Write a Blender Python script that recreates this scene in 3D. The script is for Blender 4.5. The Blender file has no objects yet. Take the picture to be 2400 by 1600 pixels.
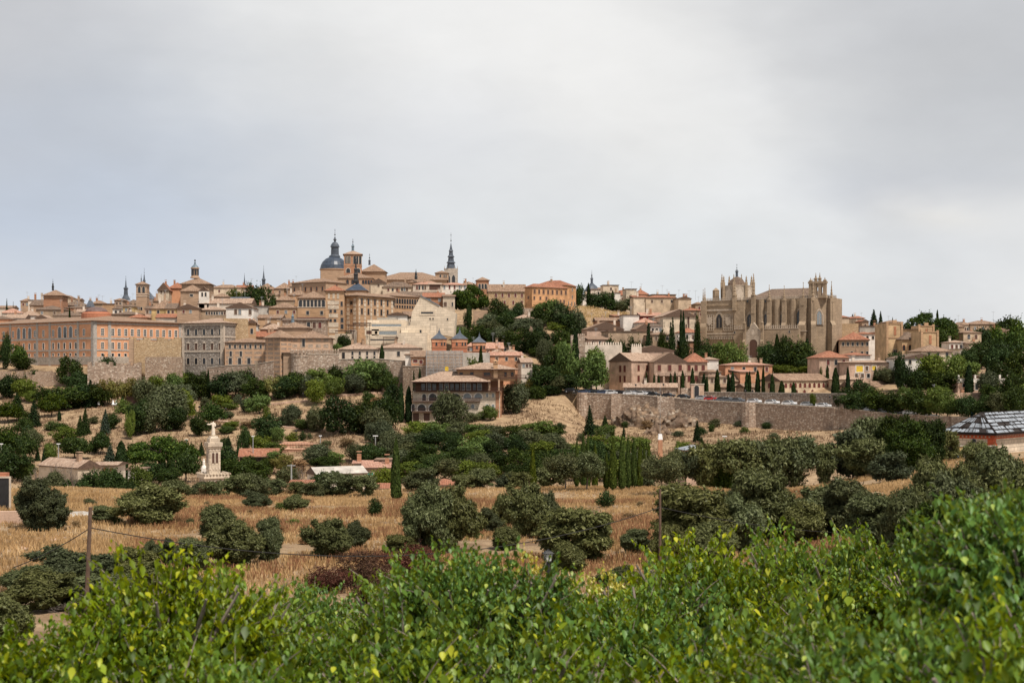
import bpy, math, random
import numpy as np
from mathutils import Vector, Matrix, noise
R = math.radians
random.seed(7)
sc = bpy.context.scene
col = sc.collection
F = 3333.0      # focal length in photo pixels (2400 wide)
HY = 870.0      # photo row of eye level

# ---------------------------------------------------------------- camera
cd = bpy.data.cameras.new('camera')
cam = bpy.data.objects.new('camera', cd); col.objects.link(cam)
cam.location = (0, 0, 0); cam.rotation_euler = (R(90), 0, 0)
cd.sensor_width = 36.0; cd.lens = 36.0 * F / 2400.0
cd.shift_y = (HY - 800) / 2400.0
cd.clip_start = 0.5; cd.clip_end = 40000
cd.dof.use_dof = True; cd.dof.focus_distance = 260; cd.dof.aperture_fstop = 2.8
sc.camera = cam
# ---------------------------------------------------------------- exposure
sc.view_settings.view_transform = 'Standard'; sc.view_settings.look = 'None'
sc.view_settings.gamma = 1; sc.view_settings.exposure = 0.0
sc.cycles.max_bounces = 6; sc.cycles.transparent_max_bounces = 8
sc.cycles.diffuse_bounces = 2; sc.cycles.glossy_bounces = 2
# ---------------------------------------------------------------- sun
SUN_EL, SUN_AZ = R(61), R(38)      # behind the camera, to the right
sl = bpy.data.lights.new('sun', 'SUN'); sl.energy = 5.0; sl.angle = R(6); sl.color = (1, .92, .82)
so = bpy.data.objects.new('sun', sl); col.objects.link(so)
sd = Vector((math.sin(SUN_AZ) * math.cos(SUN_EL), -math.cos(SUN_AZ) * math.cos(SUN_EL), math.sin(SUN_EL)))
so.rotation_euler = sd.to_track_quat('Z', 'Y').to_euler()

# ---------------------------------------------------------------- node helper
class N:
    def __init__(s, tree): s.t = tree; s.t.nodes.clear()
    def n(s, typ, ins=None, **kw):
        nd = s.t.nodes.new(typ)
        for k, v in kw.items(): setattr(nd, k, v)
        for k, v in (ins or {}).items():
            if isinstance(v, bpy.types.NodeSocket): s.t.links.new(v, nd.inputs[k])
            else: nd.inputs[k].default_value = v
        return nd
    def mix(s, f, a, b, mode='MIX'):
        nd = s.t.nodes.new('ShaderNodeMix'); nd.data_type = 'RGBA'; nd.blend_type = mode
        for k, v in ((0, f), (6, a), (7, b)):
            if isinstance(v, bpy.types.NodeSocket): s.t.links.new(v, nd.inputs[k])
            else: nd.inputs[k].default_value = v if k == 0 else c4(v)
        return nd.outputs[2]
    def rng(s, v, a, b, c=0., d=1., smooth=False):
        nd = s.n('ShaderNodeMapRange', {'Value': v, 'From Min': a, 'From Max': b, 'To Min': c, 'To Max': d})
        if smooth: nd.interpolation_type = 'SMOOTHSTEP'
        return nd.outputs[0]
    def noise(s, vec, scale, detail=4, rough=.6, dim=None):
        return s.n('ShaderNodeTexNoise', {'Vector': vec, 'Scale': scale, 'Detail': detail, 'Roughness': rough}).outputs[0]
    def sc(s, vec, k):
        return s.n('ShaderNodeVectorMath', {0: vec, 1: k}, operation='MULTIPLY').outputs[0]
    def m(s, op, a, b=0.):
        return s.n('ShaderNodeMath', {0: a, 1: b}, operation=op).outputs[0]
def c4(c): return tuple(c) + (1,) if len(c) == 3 else tuple(c)

# ---------------------------------------------------------------- world: hazy sky under thin broken cloud
w = bpy.data.worlds.new('World'); sc.world = w; w.use_nodes = True
g = N(w.node_tree)
tc = g.n('ShaderNodeTexCoord').outputs['Generated']
sky = g.n('ShaderNodeTexSky', sky_type='NISHITA', sun_disc=False, sun_elevation=SUN_EL, sun_rotation=R(180) - SUN_AZ,
          air_density=1.0, dust_density=2.0, ozone_density=1.0).outputs[0]
dirn = g.n('ShaderNodeVectorMath', {0: tc}, operation='NORMALIZE').outputs[0]
st = g.sc(dirn, (1, 1, 2.4))
warp = g.n('ShaderNodeTexNoise', {'Vector': st, 'Scale': 2.2, 'Detail': 5, 'Roughness': .55}).outputs['Color']
wv = g.n('ShaderNodeVectorMath', {0: g.sc(warp, (.34, .34, .14)), 1: (-.17, -.17, -.07)}, operation='ADD').outputs[0]
dw_ = g.n('ShaderNodeVectorMath', {0: dirn, 1: wv}, operation='ADD').outputs[0]
def skydir(px, py):
    v = Vector(((px - 1200) / F, 1, (HY - py) / F)); v.normalize(); return v
def blob(px, py, r0, r1, zs=1.0):
    c = skydir(px, py)
    a = g.sc(dw_, (1, 1, zs))
    dd = g.n('ShaderNodeVectorMath', {0: a, 1: (c.x, c.y, c.z * zs)}, operation='DISTANCE').outputs[1]
    return g.rng(dd, r0, r1, 1, 0, True)
cloud = g.mix(g.rng(g.noise(st, 3.1, 6, .5), .35, .65), (7.5, 7.75, 8.1), (8.9, 8.9, 8.85))
cloud = g.mix(blob(1350, 120, .0, .34, 1.6), cloud, (9.25, 9.15, 8.95))
cloud = g.mix(blob(1250, 700, .0, .30, 2.2), cloud, (8.6, 8.9, 9.1))
cloud = g.mix(g.m('MULTIPLY', blob(120, 480, .02, .26, 1.5), .9), cloud, (5.6, 6.3, 7.5))
cloud = g.mix(g.m('MULTIPLY', blob(1000, 330, .0, .16, 3), .35), cloud, (7.3, 7.6, 8.3))
cloud = g.mix(g.m('MULTIPLY', blob(2450, 150, .02, .22, 1.2), .8), cloud, (6.0, 6.1, 6.3))
cloud = g.mix(g.m('MULTIPLY', blob(2150, 440, .0, .14, 4), .6), cloud, (6.2, 6.4, 6.9))
cloud = g.mix(g.m('MULTIPLY', blob(2360, 520, .0, .05, 3), .7), cloud, (7.8, 7.7, 7.5))
cloud = g.mix(g.m('MULTIPLY', blob(-50, -40, .02, .24, 1.2), .75), cloud, (5.6, 5.6, 5.8))
cloud = g.mix(g.m('MULTIPLY', blob(2100, 60, .02, .16, 1.5), .45), cloud, (6.6, 6.6, 6.7))
cloud = g.mix(g.m('MULTIPLY', blob(2320, 490, .0, .10, 2.5), .5), cloud, (9.4, 9.2, 8.9))
cloud = g.mix(g.m('MULTIPLY', blob(2400, 400, .0, .10, 3), .45), cloud, (5.6, 5.8, 6.2))
fine = g.rng(g.noise(g.sc(dirn, (1, 1, 2.2)), 7, 7, .6), .3, .7, .95, 1.03)
cloud = g.sc(cloud, fine)
cloud = g.sc(cloud, g.rng(g.noise(g.sc(dw_, (1, 1, 2.0)), 3.2, 5, .55), .35, .65, .95, 1.045, True))
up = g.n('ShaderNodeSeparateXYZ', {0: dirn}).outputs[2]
overhead_dim = g.rng(up, .22, .75, 1, .5, True)       # overhead sky dimmed, mostly out of view, to make the light more directional
cloud = g.sc(cloud, overhead_dim)
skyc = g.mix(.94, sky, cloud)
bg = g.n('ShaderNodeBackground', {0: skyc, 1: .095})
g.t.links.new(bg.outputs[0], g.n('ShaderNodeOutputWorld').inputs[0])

# ---------------------------------------------------------------- materials
M = {}
def newmat(name):
    m = bpy.data.materials.new(name); m.use_nodes = True; M[name] = m
    return m, N(m.node_tree)
def finish(g, colr, rough=.85, bump=None, bs=.3, bd=.05, spec=.3, metal=0.):
    ins = {'Base Color': colr if isinstance(colr, bpy.types.NodeSocket) else c4(colr), 'Roughness': rough, 'Metallic': metal, 'Specular IOR Level': spec}
    if bump is not None:
        ins['Normal'] = g.n('ShaderNodeBump', {'Height': bump, 'Strength': bs, 'Distance': bd}).outputs[0]
    p = g.n('ShaderNodeBsdfPrincipled', ins)
    g.t.links.new(p.outputs[0], g.n('ShaderNodeOutputMaterial').inputs[0])
def sh(c, k): return tuple(min(1, x * k) for x in c)
def uvw(g):
    return g.n('ShaderNodeTexCoord').outputs['UV']
def obrand(g): return g.n('ShaderNodeObjectInfo').outputs['Random']
def stucco(name, c, var=.42, stain=(.25, .19, .14)):
    m, g = newmat(name); uv = uvw(g)
    geo = g.n('ShaderNodeNewGeometry').outputs['Position']
    a = g.rng(g.noise(geo, .35, 5, .65), .35, .68)
    k = g.mix(a, sh(c, 1 - var), sh(c, 1.1))
    s = g.rng(g.noise(g.sc(uv, (1.6, .12, 1)), 1.5, 4, .7), .55, .8, 0, .5)
    k = g.mix(s, k, stain)
    sp = g.rng(g.noise(geo, 2.2, 3, .7), .52, .72, 0, .35)
    k = g.mix(sp, k, sh(c, .55))
    finish(g, k, .9, g.noise(uv, 6, 3), .3, .05)
def brick(name, c, c2=None):
    m, g = newmat(name); uv = uvw(g)
    c2 = c2 or sh(c, .6)
    geo = g.n('ShaderNodeNewGeometry').outputs['Position']
    row = g.n('ShaderNodeTexWave', {'Vector': g.sc(uv, (0, 1, 0)), 'Scale': .9, 'Distortion': .4, 'Detail': 2}, bands_direction='Y').outputs['Fac'] if False else g.noise(g.sc(uv, (.25, 3.4, 1)), 1.0, 3, .7)
    k = g.mix(g.rng(row, .38, .62), c2, c)
    k = g.mix(g.rng(g.noise(geo, .3, 5, .7), .45, .75, 0, .6), k, sh(c, .5))
    finish(g, k, .92, row, .3, .05)
def rubble(name, c1, c2, c3, size=.45):
    m, g = newmat(name)
    geo = g.n('ShaderNodeNewGeometry').outputs['Position']
    v = g.n('ShaderNodeTexVoronoi', {'Vector': g.sc(geo, (1, 1, 1.5)), 'Scale': 1 / size, 'Randomness': 1.})
    sep = g.n('ShaderNodeSeparateColor', {0: v.outputs['Color']})
    k = g.mix(g.rng(sep.outputs[0], .1, .9), c1, c2)
    k = g.mix(g.rng(sep.outputs[1], .7, .95), k, c3)
    edge = g.rng(v.outputs['Distance'], .25, .62, 0, 1)
    k = g.mix(g.m('MULTIPLY', edge, .55), k, sh(c1, .55))
    k = g.mix(g.rng(g.noise(g.sc(uvw(g), (.5, .045, 1)), 1, 4, .7), .56, .74, 0, .6), k, sh(c1, .4))
    big = g.noise(geo, .12, 5, .7)
    k = g.mix(g.rng(big, .48, .68, 0, .55), k, sh(c1, .62))
    k = g.mix(g.rng(g.noise(geo, .5, 4, .7), .58, .75, 0, .5), k, sh(c2, 1.25))
    finish(g, k, .95, v.outputs['Distance'], .6, -.12)
def banded(name, bk, pn, rw=3.2, rh=1.5, mort=.34):
    """courses of brick framing panels of rubble"""
    m, g = newmat(name); uv = uvw(g)
    geo = g.n('ShaderNodeNewGeometry').outputs['Position']
    v = g.n('ShaderNodeTexVoronoi', {'Vector': geo, 'Scale': 2.4})
    sep = g.n('ShaderNodeSeparateColor', {0: v.outputs['Color']})
    pan = g.mix(g.rng(sep.outputs[0], 0, 1), sh(pn, .7), sh(pn, 1.2))
    brk = g.mix(g.rng(g.noise(g.sc(uv, (.3, 3, 1)), 1, 3, .7), .38, .62), sh(bk, .75), sh(bk, 1.1))
    b = g.n('ShaderNodeTexBrick', {'Vector': uv, 'Scale': 1., 'Mortar Size': mort, 'Mortar Smooth': .1, 'Brick Width': rw, 'Row Height': rh})
    b.offset = 0.0
    k = g.mix(b.outputs['Fac'], pan, brk)
    k = g.mix(g.rng(g.noise(geo, .25, 4, .7), .5, .75, 0, .45), k, sh(bk, .5))
    finish(g, k, .93, g.noise(geo, 3, 3), .4, .06)
def ashlar(name, c, sz=(1.1, .55), var=.3):
    m, g = newmat(name); uv = uvw(g)
    geo = g.n('ShaderNodeNewGeometry').outputs['Position']
    b = g.n('ShaderNodeTexBrick', {'Vector': uv, 'Color1': c4(sh(c, .85)), 'Color2': c4(sh(c, 1.15)), 'Mortar': c4(sh(c, .55)),
            'Scale': 1., 'Mortar Size': .04, 'Brick Width': sz[0], 'Row Height': sz[1]})
    k = g.mix(g.rng(g.noise(geo, .22, 6, .7), .42, .7, 0, .75), b.outputs[0], sh(c, 1 - var - .15))
    k = g.mix(g.rng(g.noise(g.sc(uv, (1.2, .1, 1)), 1, 4, .7), .55, .78, 0, .6), k, (.09, .075, .06))
    finish(g, k, .9, b.outputs['Fac'], .3, -.05)
def tiles(name, c1, c2, c3):
    m, g = newmat(name); uv = uvw(g)
    geo = g.n('ShaderNodeNewGeometry').outputs['Position']
    a = g.noise(g.sc(uv, (1.5, .4, 1)), 1.0, 4, .85)
    k = g.mix(g.rng(a, .40, .58), sh(c1, .8), c2)
    k = g.mix(g.rng(g.noise(g.sc(uv, (1.9, .9, 1)), 1.1, 2, .8), .56, .64, 0, .85), k, c3)
    k = g.mix(g.rng(g.noise(g.sc(uv, (1.3, .7, 1)), 1.3, 3, .8), .56, .66, 0, .7), k, sh(c1, .5))
    k = g.mix(g.rng(g.noise(geo, .16, 4, .7), .45, .7, 0, .55), k, sh(c1, .75))
    wv = g.n('ShaderNodeTexWave', {'Vector': uv, 'Scale': .95, 'Distortion': .6, 'Detail': 1}, bands_direction='X').outputs['Fac']
    k = g.mix(g.rng(wv, .0, .35, .5, 0), k, sh(c1, .35))
    k = g.mix(g.rng(obrand(g), 0, 1, 0, .35), k, sh(c2, .8))
    finish(g, k, .9, wv, .5, .12)
def plain(name, c, rough=.6, var=.25, metal=0., scale=1.5, spec=.4):
    m, g = newmat(name)
    oc = g.n('ShaderNodeTexCoord').outputs['Object']
    k = g.mix(g.rng(g.noise(oc, scale, 4, .65), .35, .65), sh(c, 1 - var), sh(c, 1 + var * .4))
    finish(g, k, rough, None, metal=metal, spec=spec)
def leafm(name, c1, c2, c3, tr=.3, size=1.2, val=.35, gl=.06):
    m, g = newmat(name)
    geo = g.n('ShaderNodeNewGeometry').outputs
    oc = g.n('ShaderNodeTexCoord').outputs['Object']
    isl = geo['Random Per Island']
    if name[0] == 'g': isl = g.m('ADD', g.m('MULTIPLY', isl, .55), g.rng(g.noise(geo['Position'], .11, 4, .7), .38, .64, -.1, .5))
    k = g.mix(g.rng(isl, 0, 1), c1, c2)
    k = g.mix(g.rng(isl, .86, 1.0, 0, .8), k, c3)
    r = obrand(g)
    k = g.n('ShaderNodeHueSaturation', {'Hue': g.rng(r, 0, 1, .475, .52), 'Saturation': g.rng(r, 0, 1, 1.0, .8),
             'Value': g.rng(g.m('FRACT', g.m('MULTIPLY', r, 7.3)), 0, 1, 1 - val, 1 + val), 'Color': k}).outputs[0]
    d = g.n('ShaderNodeBsdfDiffuse', {0: k}).outputs[0]
    t = g.n('ShaderNodeBsdfTranslucent', {0: g.mix(.5, k, sh(c3, 1.2))}).outputs[0]
    x = g.n('ShaderNodeMixShader', {0: tr, 1: d, 2: t}).outputs[0]
    gs = g.n('ShaderNodeBsdfGlossy', {'Color': (.9, 1, .9, 1), 'Roughness': .45}).outputs[0]
    x = g.n('ShaderNodeMixShader', {0: gl, 1: x, 2: gs}).outputs[0]
    g.t.links.new(x, g.n('ShaderNodeOutputMaterial').inputs[0])

stucco('orange', (.68, .35, .20), .22); stucco('ochre', (.62, .43, .25)); stucco('orangebright', (.62, .34, .17)); stucco('cream', (.70, .57, .43)); stucco('white', (.78, .72, .65), .2)
stucco('pink', (.63, .44, .33)); stucco('salmon', (.66, .34, .20)); stucco('tan', (.44, .32, .22)); stucco('yellow', (.64, .46, .22))
stucco('grey', (.42, .38, .33)); stucco('buff', (.62, .48, .34)); stucco('red', (.36, .07, .055)); stucco('modern', (.66, .55, .42), .2, (.3, .24, .18))
stucco('whitish', (.70, .60, .50), .3)
brick('brick', (.48, .25, .15)); brick('brickred', (.52, .21, .12)); brick('brickpale', (.50, .34, .23)); brick('bricktan', (.58, .37, .22))
rubble('rubble', (.30, .21, .15), (.46, .34, .25), (.60, .50, .40)); rubble('rubblegrey', (.24, .20, .17), (.40, .34, .29), (.58, .53, .47), .5)
rubble('rubbletan', (.42, .29, .17), (.56, .40, .24), (.62, .48, .32), .4)
rubble('rubblewall', (.33, .235, .175), (.52, .40, .31), (.68, .58, .48), .6)
rubble('rock', (.15, .10, .07), (.27, .185, .12), (.38, .31, .24), 1.3)
banded('mudejar', (.52, .33, .21), (.34, .25, .19)); banded('mudejarpale', (.60, .40, .27), (.40, .31, .24), 2.6, 2.2, .5)
ashlar('church', (.38, .285, .195)); ashlar('churchlight', (.52, .43, .34)); ashlar('modern', (.68, .57, .44), (2.6, .9), .1); ashlar('stone', (.46, .40, .34)); ashlar('palestone', (.66, .55, .43))
tiles('tile', (.20, .125, .085), (.36, .235, .16), (.52, .40, .30)); tiles('tilered', (.28, .11, .065), (.40, .17, .10), (.50, .31, .21))
tiles('tilepale', (.30, .195, .14), (.48, .34, .25), (.66, .53, .42)); tiles('tiledark', (.13, .09, .07), (.23, .16, .115), (.36, .27, .20))
tiles('tilepink', (.40, .20, .14), (.56, .32, .23), (.68, .49, .39))
plain('slate', (.075, .09, .115), .45, .35, 0, .6); plain('slateblue', (.05, .066, .095), .4, .35, 0, .6); plain('lead', (.14, .19, .23), .45, .3)
plain('glass', (.02, .022, .026), .25, .3, 0, 1.5, .6); plain('glasslight', (.22, .25, .27), .3, .4, 0, 2.5, .6); plain('shutter', (.10, .05, .035), .6); plain('burgundy', (.13, .035, .03), .5)
plain('wood', (.13, .08, .055), .8, .4, 0, 3); plain('darkwood', (.075, .035, .025), .7, .4, 0, 2); plain('iron', (.03, .03, .032), .5)
plain('stonetrim', (.56, .47, .38), .85, .25); plain('greytrim', (.42, .38, .34), .85, .3); plain('whitetrim', (.75, .70, .63), .8); plain('statue', (.74, .66, .55), .8, .2, 0, 2)
plain('bark', (.10, .075, .055), .95, .5, 0, 3); plain('barkgrey', (.22, .18, .15), .95, .4, 0, 3); plain('steel', (.45, .47, .48), .4, .2, .5)
plain('lampwhite', (.8, .8, .8), .4, .05); plain('tyre', (.02, .02, .02), .8); plain('carglass', (.03, .035, .04), .15, .1, 0, 1, .8)
plain('net', (.42, .42, .42), .9, .3, 0, .4); plain('teal', (.05, .45, .40), .6); plain('brickpaint', (.5, .1, .04), .8); plain('frieze', (.40, .17, .09), .8, .3); plain('domebrown', (.15, .095, .085), .6, .4, 0, .8)
plain('asphalt', (.055, .053, .05), .9, .2); plain('path', (.50, .34, .25), .95, .25, 0, .6); plain('roofmetal', (.30, .33, .37), .5, .45, 0, .9); plain('nearblack', (.025, .018, .016), .9)  # last one: near-black fill for the lean-to opening, roof gaps and battens
plain('concrete', (.48, .44, .39), .9, .35, 0, .4); plain('lampglass', (.75, .75, .72), .3, .06); plain('yellowp', (.75, .5, .05), .6); plain('cable', (.015, .015, .015), .6)
for nm, c in (('car_white', (.75, .76, .78)), ('car_black', (.02, .022, .028)), ('car_blue', (.05, .08, .15)), ('car_silver', (.42, .44, .47)), ('car_red', (.45, .03, .03)), ('car_grey', (.13, .14, .16))):
    plain(nm, c, .25, .03, .0, 1, .7)
leafm('l_dark', (.012, .026, .004), (.034, .058, .009), (.078, .108, .018), .10, gl=.008)
leafm('l_pine', (.016, .036, .003), (.048, .088, .006), (.12, .165, .013), .10, gl=.008)
leafm('l_light', (.052, .085, .008), (.10, .14, .014), (.16, .20, .03), .16, gl=.01)
leafm('l_yellow', (.15, .14, .02), (.22, .20, .04), (.30, .24, .06), .2, gl=.01)
leafm('l_cyp', (.011, .024, .005), (.024, .043, .009), (.045, .068, .015), .06, val=.3, gl=.005)
leafm('l_cypg', (.032, .052, .004), (.070, .10, .008), (.14, .17, .02), .08, val=.15, gl=.005)
leafm('l_blue', (.028, .046, .028), (.052, .076, .044), (.085, .11, .07), .06, val=.2, gl=.01)
leafm('l_olive', (.056, .066, .018), (.130, .145, .048), (.26, .27, .12), .12, val=.18, gl=.01)
leafm('l_greyg', (.050, .062, .024), (.088, .10, .042), (.14, .15, .07), .12, val=.25, gl=.01)
leafm('l_fg', (.020, .062, .001), (.120, .245, .002), (.42, .46, .008), .30, val=.22, gl=.02)
leafm('l_fg2', (.035, .085, .001), (.200, .33, .003), (.50, .52, .010), .36, val=.12, gl=.02)
leafm('l_fgy', (.45, .46, .03), (.6, .58, .05), (.65, .45, .03), .4, val=.1)
leafm('l_dry', (.14, .085, .035), (.24, .16, .07), (.34, .24, .12), .12, val=.25, gl=.0)
leafm('l_redd', (.055, .024, .015), (.10, .042, .026), (.18, .09, .05), .1, val=.2, gl=.0)
leafm('g_dry', (.33, .205, .075), (.62, .44, .19), (.84, .68, .40), .2, val=.1, gl=.0)
leafm('l_slope', (.17, .11, .06), (.32, .215, .125), (.52, .38, .24), .15, val=.1, gl=.0)
leafm('g_rust', (.22, .13, .055), (.40, .25, .115), (.56, .40, .21), .2, val=.1, gl=.0)

# ---------------------------------------------------------------- mesh builder
class MB:
    def __init__(s): s.v = []; s.f = []; s.m = []; s.uv = []
    def poly(s, pts, mat=0):
        pts = [Vector(p) for p in pts]
        n = Vector((0, 0, 0)); L = len(pts)
        for i in range(L):
            a, b = pts[i], pts[(i + 1) % L]
            n += Vector(((a.y - b.y) * (a.z + b.z), (a.z - b.z) * (a.x + b.x), (a.x - b.x) * (a.y + b.y)))
        if n.length < 1e-12: return
        n.normalize()
        t = Vector((-n.y, n.x, 0))
        t = Vector((1, 0, 0)) if t.length < 1e-3 else t.normalized()
        u = n.cross(t); b0 = len(s.v)
        for p in pts:
            s.v.append(p[:]); s.uv.append((p.dot(t), p.dot(u)))
        s.f.append(tuple(range(b0, b0 + L))); s.m.append(mat)
    def box(s, x0, x1, y0, y1, z0, z1, mat=0, top=True, bot=True):
        a, b, c, d = (x0, y0), (x1, y0), (x1, y1), (x0, y1)
        for p, q in ((a, b), (b, c), (c, d), (d, a)):
            s.poly([(*p, z0), (*q, z0), (*q, z1), (*p, z1)], mat)
        if top: s.poly([(*a, z1), (*b, z1), (*c, z1), (*d, z1)], mat)
        if bot: s.poly([(*d, z0), (*c, z0), (*b, z0), (*a, z0)], mat)
    def prism(s, pts, z0, z1, mat=0):      # pts ccw in xy
        n = len(pts)
        for i in range(n):
            p, q = pts[i], pts[(i + 1) % n]
            s.poly([(*p, z0), (*q, z0), (*q, z1), (*p, z1)], mat)
        s.poly([(*p, z1) for p in pts], mat); s.poly([(*p, z0) for p in pts[::-1]], mat)
    def front(s, pts, y0, y1, mat=0):      # outline in xz (ccw seen from -y), extruded from y0 back to y1
        n = len(pts)
        s.poly([(p[0], y0, p[1]) for p in pts], mat)
        s.poly([(p[0], y1, p[1]) for p in pts[::-1]], mat)
        for i in range(n):
            p, q = pts[i], pts[(i + 1) % n]
            s.poly([(p[0], y0, p[1]), (p[0], y1, p[1]), (q[0], y1, q[1]), (q[0], y0, q[1])], mat)
    def lathe(s, prof, n=12, c=(0, 0), mat=0, rot=0., cap=True):
        P = [[(c[0] + r * math.cos(rot + 2 * math.pi * i / n), c[1] + r * math.sin(rot + 2 * math.pi * i / n), z) for i in range(n)] for r, z in prof]
        for k in range(len(prof) - 1):
            for i in range(n):
                j = (i + 1) % n
                pts = [P[k][i], P[k][j], P[k + 1][j], P[k + 1][i]]
                if prof[k][0] < 1e-6: pts = pts[1:]
                elif prof[k + 1][0] < 1e-6: pts = pts[:3]
                s.poly(pts, mat)
        if cap and prof[-1][0] > 1e-6: s.poly(P[-1], mat)
        if cap and prof[0][0] > 1e-6: s.poly(P[0][::-1], mat)
    def tube(s, pts, rad, n=6, mat=0):
        pts = [Vector(p) for p in pts]; rings = []
        if not hasattr(rad, '__len__'): rad = [rad] * len(pts)
        for i, p in enumerate(pts):
            d = (pts[min(i + 1, len(pts) - 1)] - pts[max(i - 1, 0)]).normalized()
            a = d.orthogonal().normalized(); b = d.cross(a)
            rings.append([p + (a * math.cos(2 * math.pi * k / n) + b * math.sin(2 * math.pi * k / n)) * rad[i] for k in range(n)])
        for i in range(len(pts) - 1):
            for k in range(n):
                j = (k + 1) % n
                s.poly([rings[i][k], rings[i][j], rings[i + 1][j], rings[i + 1][k]], mat)
        s.poly(rings[-1], mat); s.poly(rings[0][::-1], mat)
    def mesh(s, name, mats, smooth=False):
        me = bpy.data.meshes.new(name)
        me.from_pydata(s.v, [], s.f)
        for m in (mats if isinstance(mats, (list, tuple)) else [mats]): me.materials.append(M[m])
        me.polygons.foreach_set('material_index', s.m)
        uvl = me.uv_layers.new(name='uv')
        buf = np.array([s.uv[l.vertex_index] for l in me.loops], dtype=np.float32).ravel()
        uvl.data.foreach_set('uv', buf)
        if smooth: me.polygons.foreach_set('use_smooth', [True] * len(me.polygons))
        me.update(); return me
    def build(s, name, mats, parent=None, smooth=False):
        return link(bpy.data.objects.new(name, s.mesh(name, mats, smooth)), parent)
def link(o, parent=None):
    col.objects.link(o)
    if parent is not None: o.parent = parent
    return o
def tag(o, label=None, cat=None, group=None, kind=None):
    if label: o['label'] = label
    if cat: o['category'] = cat
    if group: o['group'] = group
    if kind: o['kind'] = kind
    return o
def empty(name, loc=(0, 0, 0), rz=0.):
    o = bpy.data.objects.new(name, None); col.objects.link(o); o.location = loc; o.rotation_euler = (0, 0, rz)
    o.empty_display_size = .5; return o
def kids(o): return [c for c in o.children]
def copy_tree(o, parent=None):
    c = o.copy(); col.objects.link(c); c.parent = parent
    for ch in kids(o): copy_tree(ch, c)
    return c
def P(px, py, d): return Vector(((px - 1200) * d / F, d, (HY - py) * d / F))

# ---------------------------------------------------------------- terrain: the river bank, the walled hill
COLS = [  # px, wall distance, wall foot row, ground row on top, then rows at +35, +90, 620, 700, 800, 950
 (0,    508, 897, 868,  850, 820, 800, 765, 745, 735),
 (220,  498, 902, 862,  848, 812, 790, 752, 730, 722),
 (430,  500, 905, 868,  845, 805, 780, 728, 706, 700),
 (640,  490, 900, 862,  842, 800, 765, 715, 698, 690),
 (800,  478, 905, 858,  838, 800, 752, 700, 678, 664),
 (960,  480, 915, 862,  845, 790, 742, 700, 683, 675),
 (1100, 470, 935, 928,  870, 795, 738, 700, 690, 686),
 (1230, 466, 928, 922,  858, 775, 725, 712, 703, 692),
 (1325, 465, 925, 920,  872, 790, 728, 716, 712, 705),
 (1370, 462, 982, 927,  905, 835, 772, 720, 716, 712),
 (1500, 452, 985, 931,  922, 850, 790, 740, 728, 725),
 (1700, 432, 992, 946,  932, 875, 845, 770, 740, 738),
 (1900, 408, 1006, 958, 940, 875, 845, 790, 775, 775),
 (2100, 384, 1006, 976, 955, 880, 825, 790, 775, 770),
 (2400, 346, 1014, 992, 968, 895, 840, 795, 772, 768),
]
D0 = [1.5, 6, 14, 26, 45, 80, 115, 150, 178, 205, 250, 300]
ZL = [-1.7, -3.6, -6.0, -7.6, -9.0, -10.2, -11.6, -13.3, -15.0, -18.5, -22.5, -25.0]
ZR = [-1.7, -3.4, -5.4, -6.8, -8.0, -9.4, -9.9, -10.8, -11.3, -11.6, -14.5, -17.5]
MID = {0: (1085, 1012, 955), 430: (1100, 1022, 958), 960: (1085, 1030, 972), 1230: (1080, 1022, 972), 1370: (1095, 1050, 1012), 1500: (1095, 1060, 1015),
       1900: (1080, 1050, 1030), 2400: (1062, 1046, 1030)}
def lerpmap(dct, x):
    ks = sorted(dct); x = min(max(x, ks[0]), ks[-1])
    for a, b in zip(ks, ks[1:]):
        if x <= b:
            t = (x - a) / (b - a); return [u * (1 - t) + v * t for u, v in zip(dct[a], dct[b])]
def column(px):
    q = min(max(px, 0), 2400)
    for a, b in zip(COLS, COLS[1:]):
        if q <= b[0]:
            t = (q - a[0]) / (b[0] - a[0]); c = [u * (1 - t) + v * t for u, v in zip(a, b)]; break
    _, dw, fp, tp, r1, r2, r3, r4, r5, r6 = c
    t = min(max((q - 1750) / 550., 0), 1); t = t * t * (3 - 2 * t)
    ds = list(D0); zs = [a * (1 - t) + b * t for a, b in zip(ZL, ZR)]
    m1, m2, m3 = lerpmap(MID, q)
    z = lambda py, d: (HY - py) * d / F
    k = (dw - 300) / 165.0
    for dd, py in ((300 + 45 * k, m1), (300 + 85 * k, m2), (300 + 125 * k, m3), (dw + .1, fp), (dw + .9, tp), (dw + 35, r1), (dw + 90, r2), (max(620, dw + 130), r3), (max(700, dw + 200), r4), (800, r5), (950, r6)):
        ds.append(dd); zs.append(z(py, dd))
    ds += [1250, 2200, 6000, 30000]; zs += [zs[-1] * .9 - 6, -60, -90, -90]
    return ds, zs
def road_d(px): return np.interp(px, [c[0] for c in COLS], [c[1] for c in COLS])
def road_row(px): return np.interp(px, [c[0] for c in COLS], [c[3] for c in COLS])
PXS = np.concatenate([np.linspace(-2600, -200, 41)[:-1], np.arange(-200, 2601, 12), np.linspace(2600, 5000, 41)[1:]])
NSUB = [3, 4, 6, 8, 14, 14, 14, 12, 12, 16, 16, 22, 20, 20, 20, 1, 14, 24, 18, 12, 12, 14, 6, 4, 2, 2]
def base_z(px, d):
    ds, zs = column(px); return float(np.interp(d, ds, zs))
def bump(x, y):
    a = noise.noise(Vector((x * .03, y * .03, 0))) * (.5 + min(y, 500) * .0018)
    b = noise.noise(Vector((x * .12, y * .12, 3))) * (.22 if y > 60 else .12)
    k = 1 if y < 1100 else 0
    return (a + b) * k
def gz(x, y):
    d = max(y, 1.5); px = 1200 + F * x / d
    return base_z(px, d) + bump(x, y)
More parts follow.
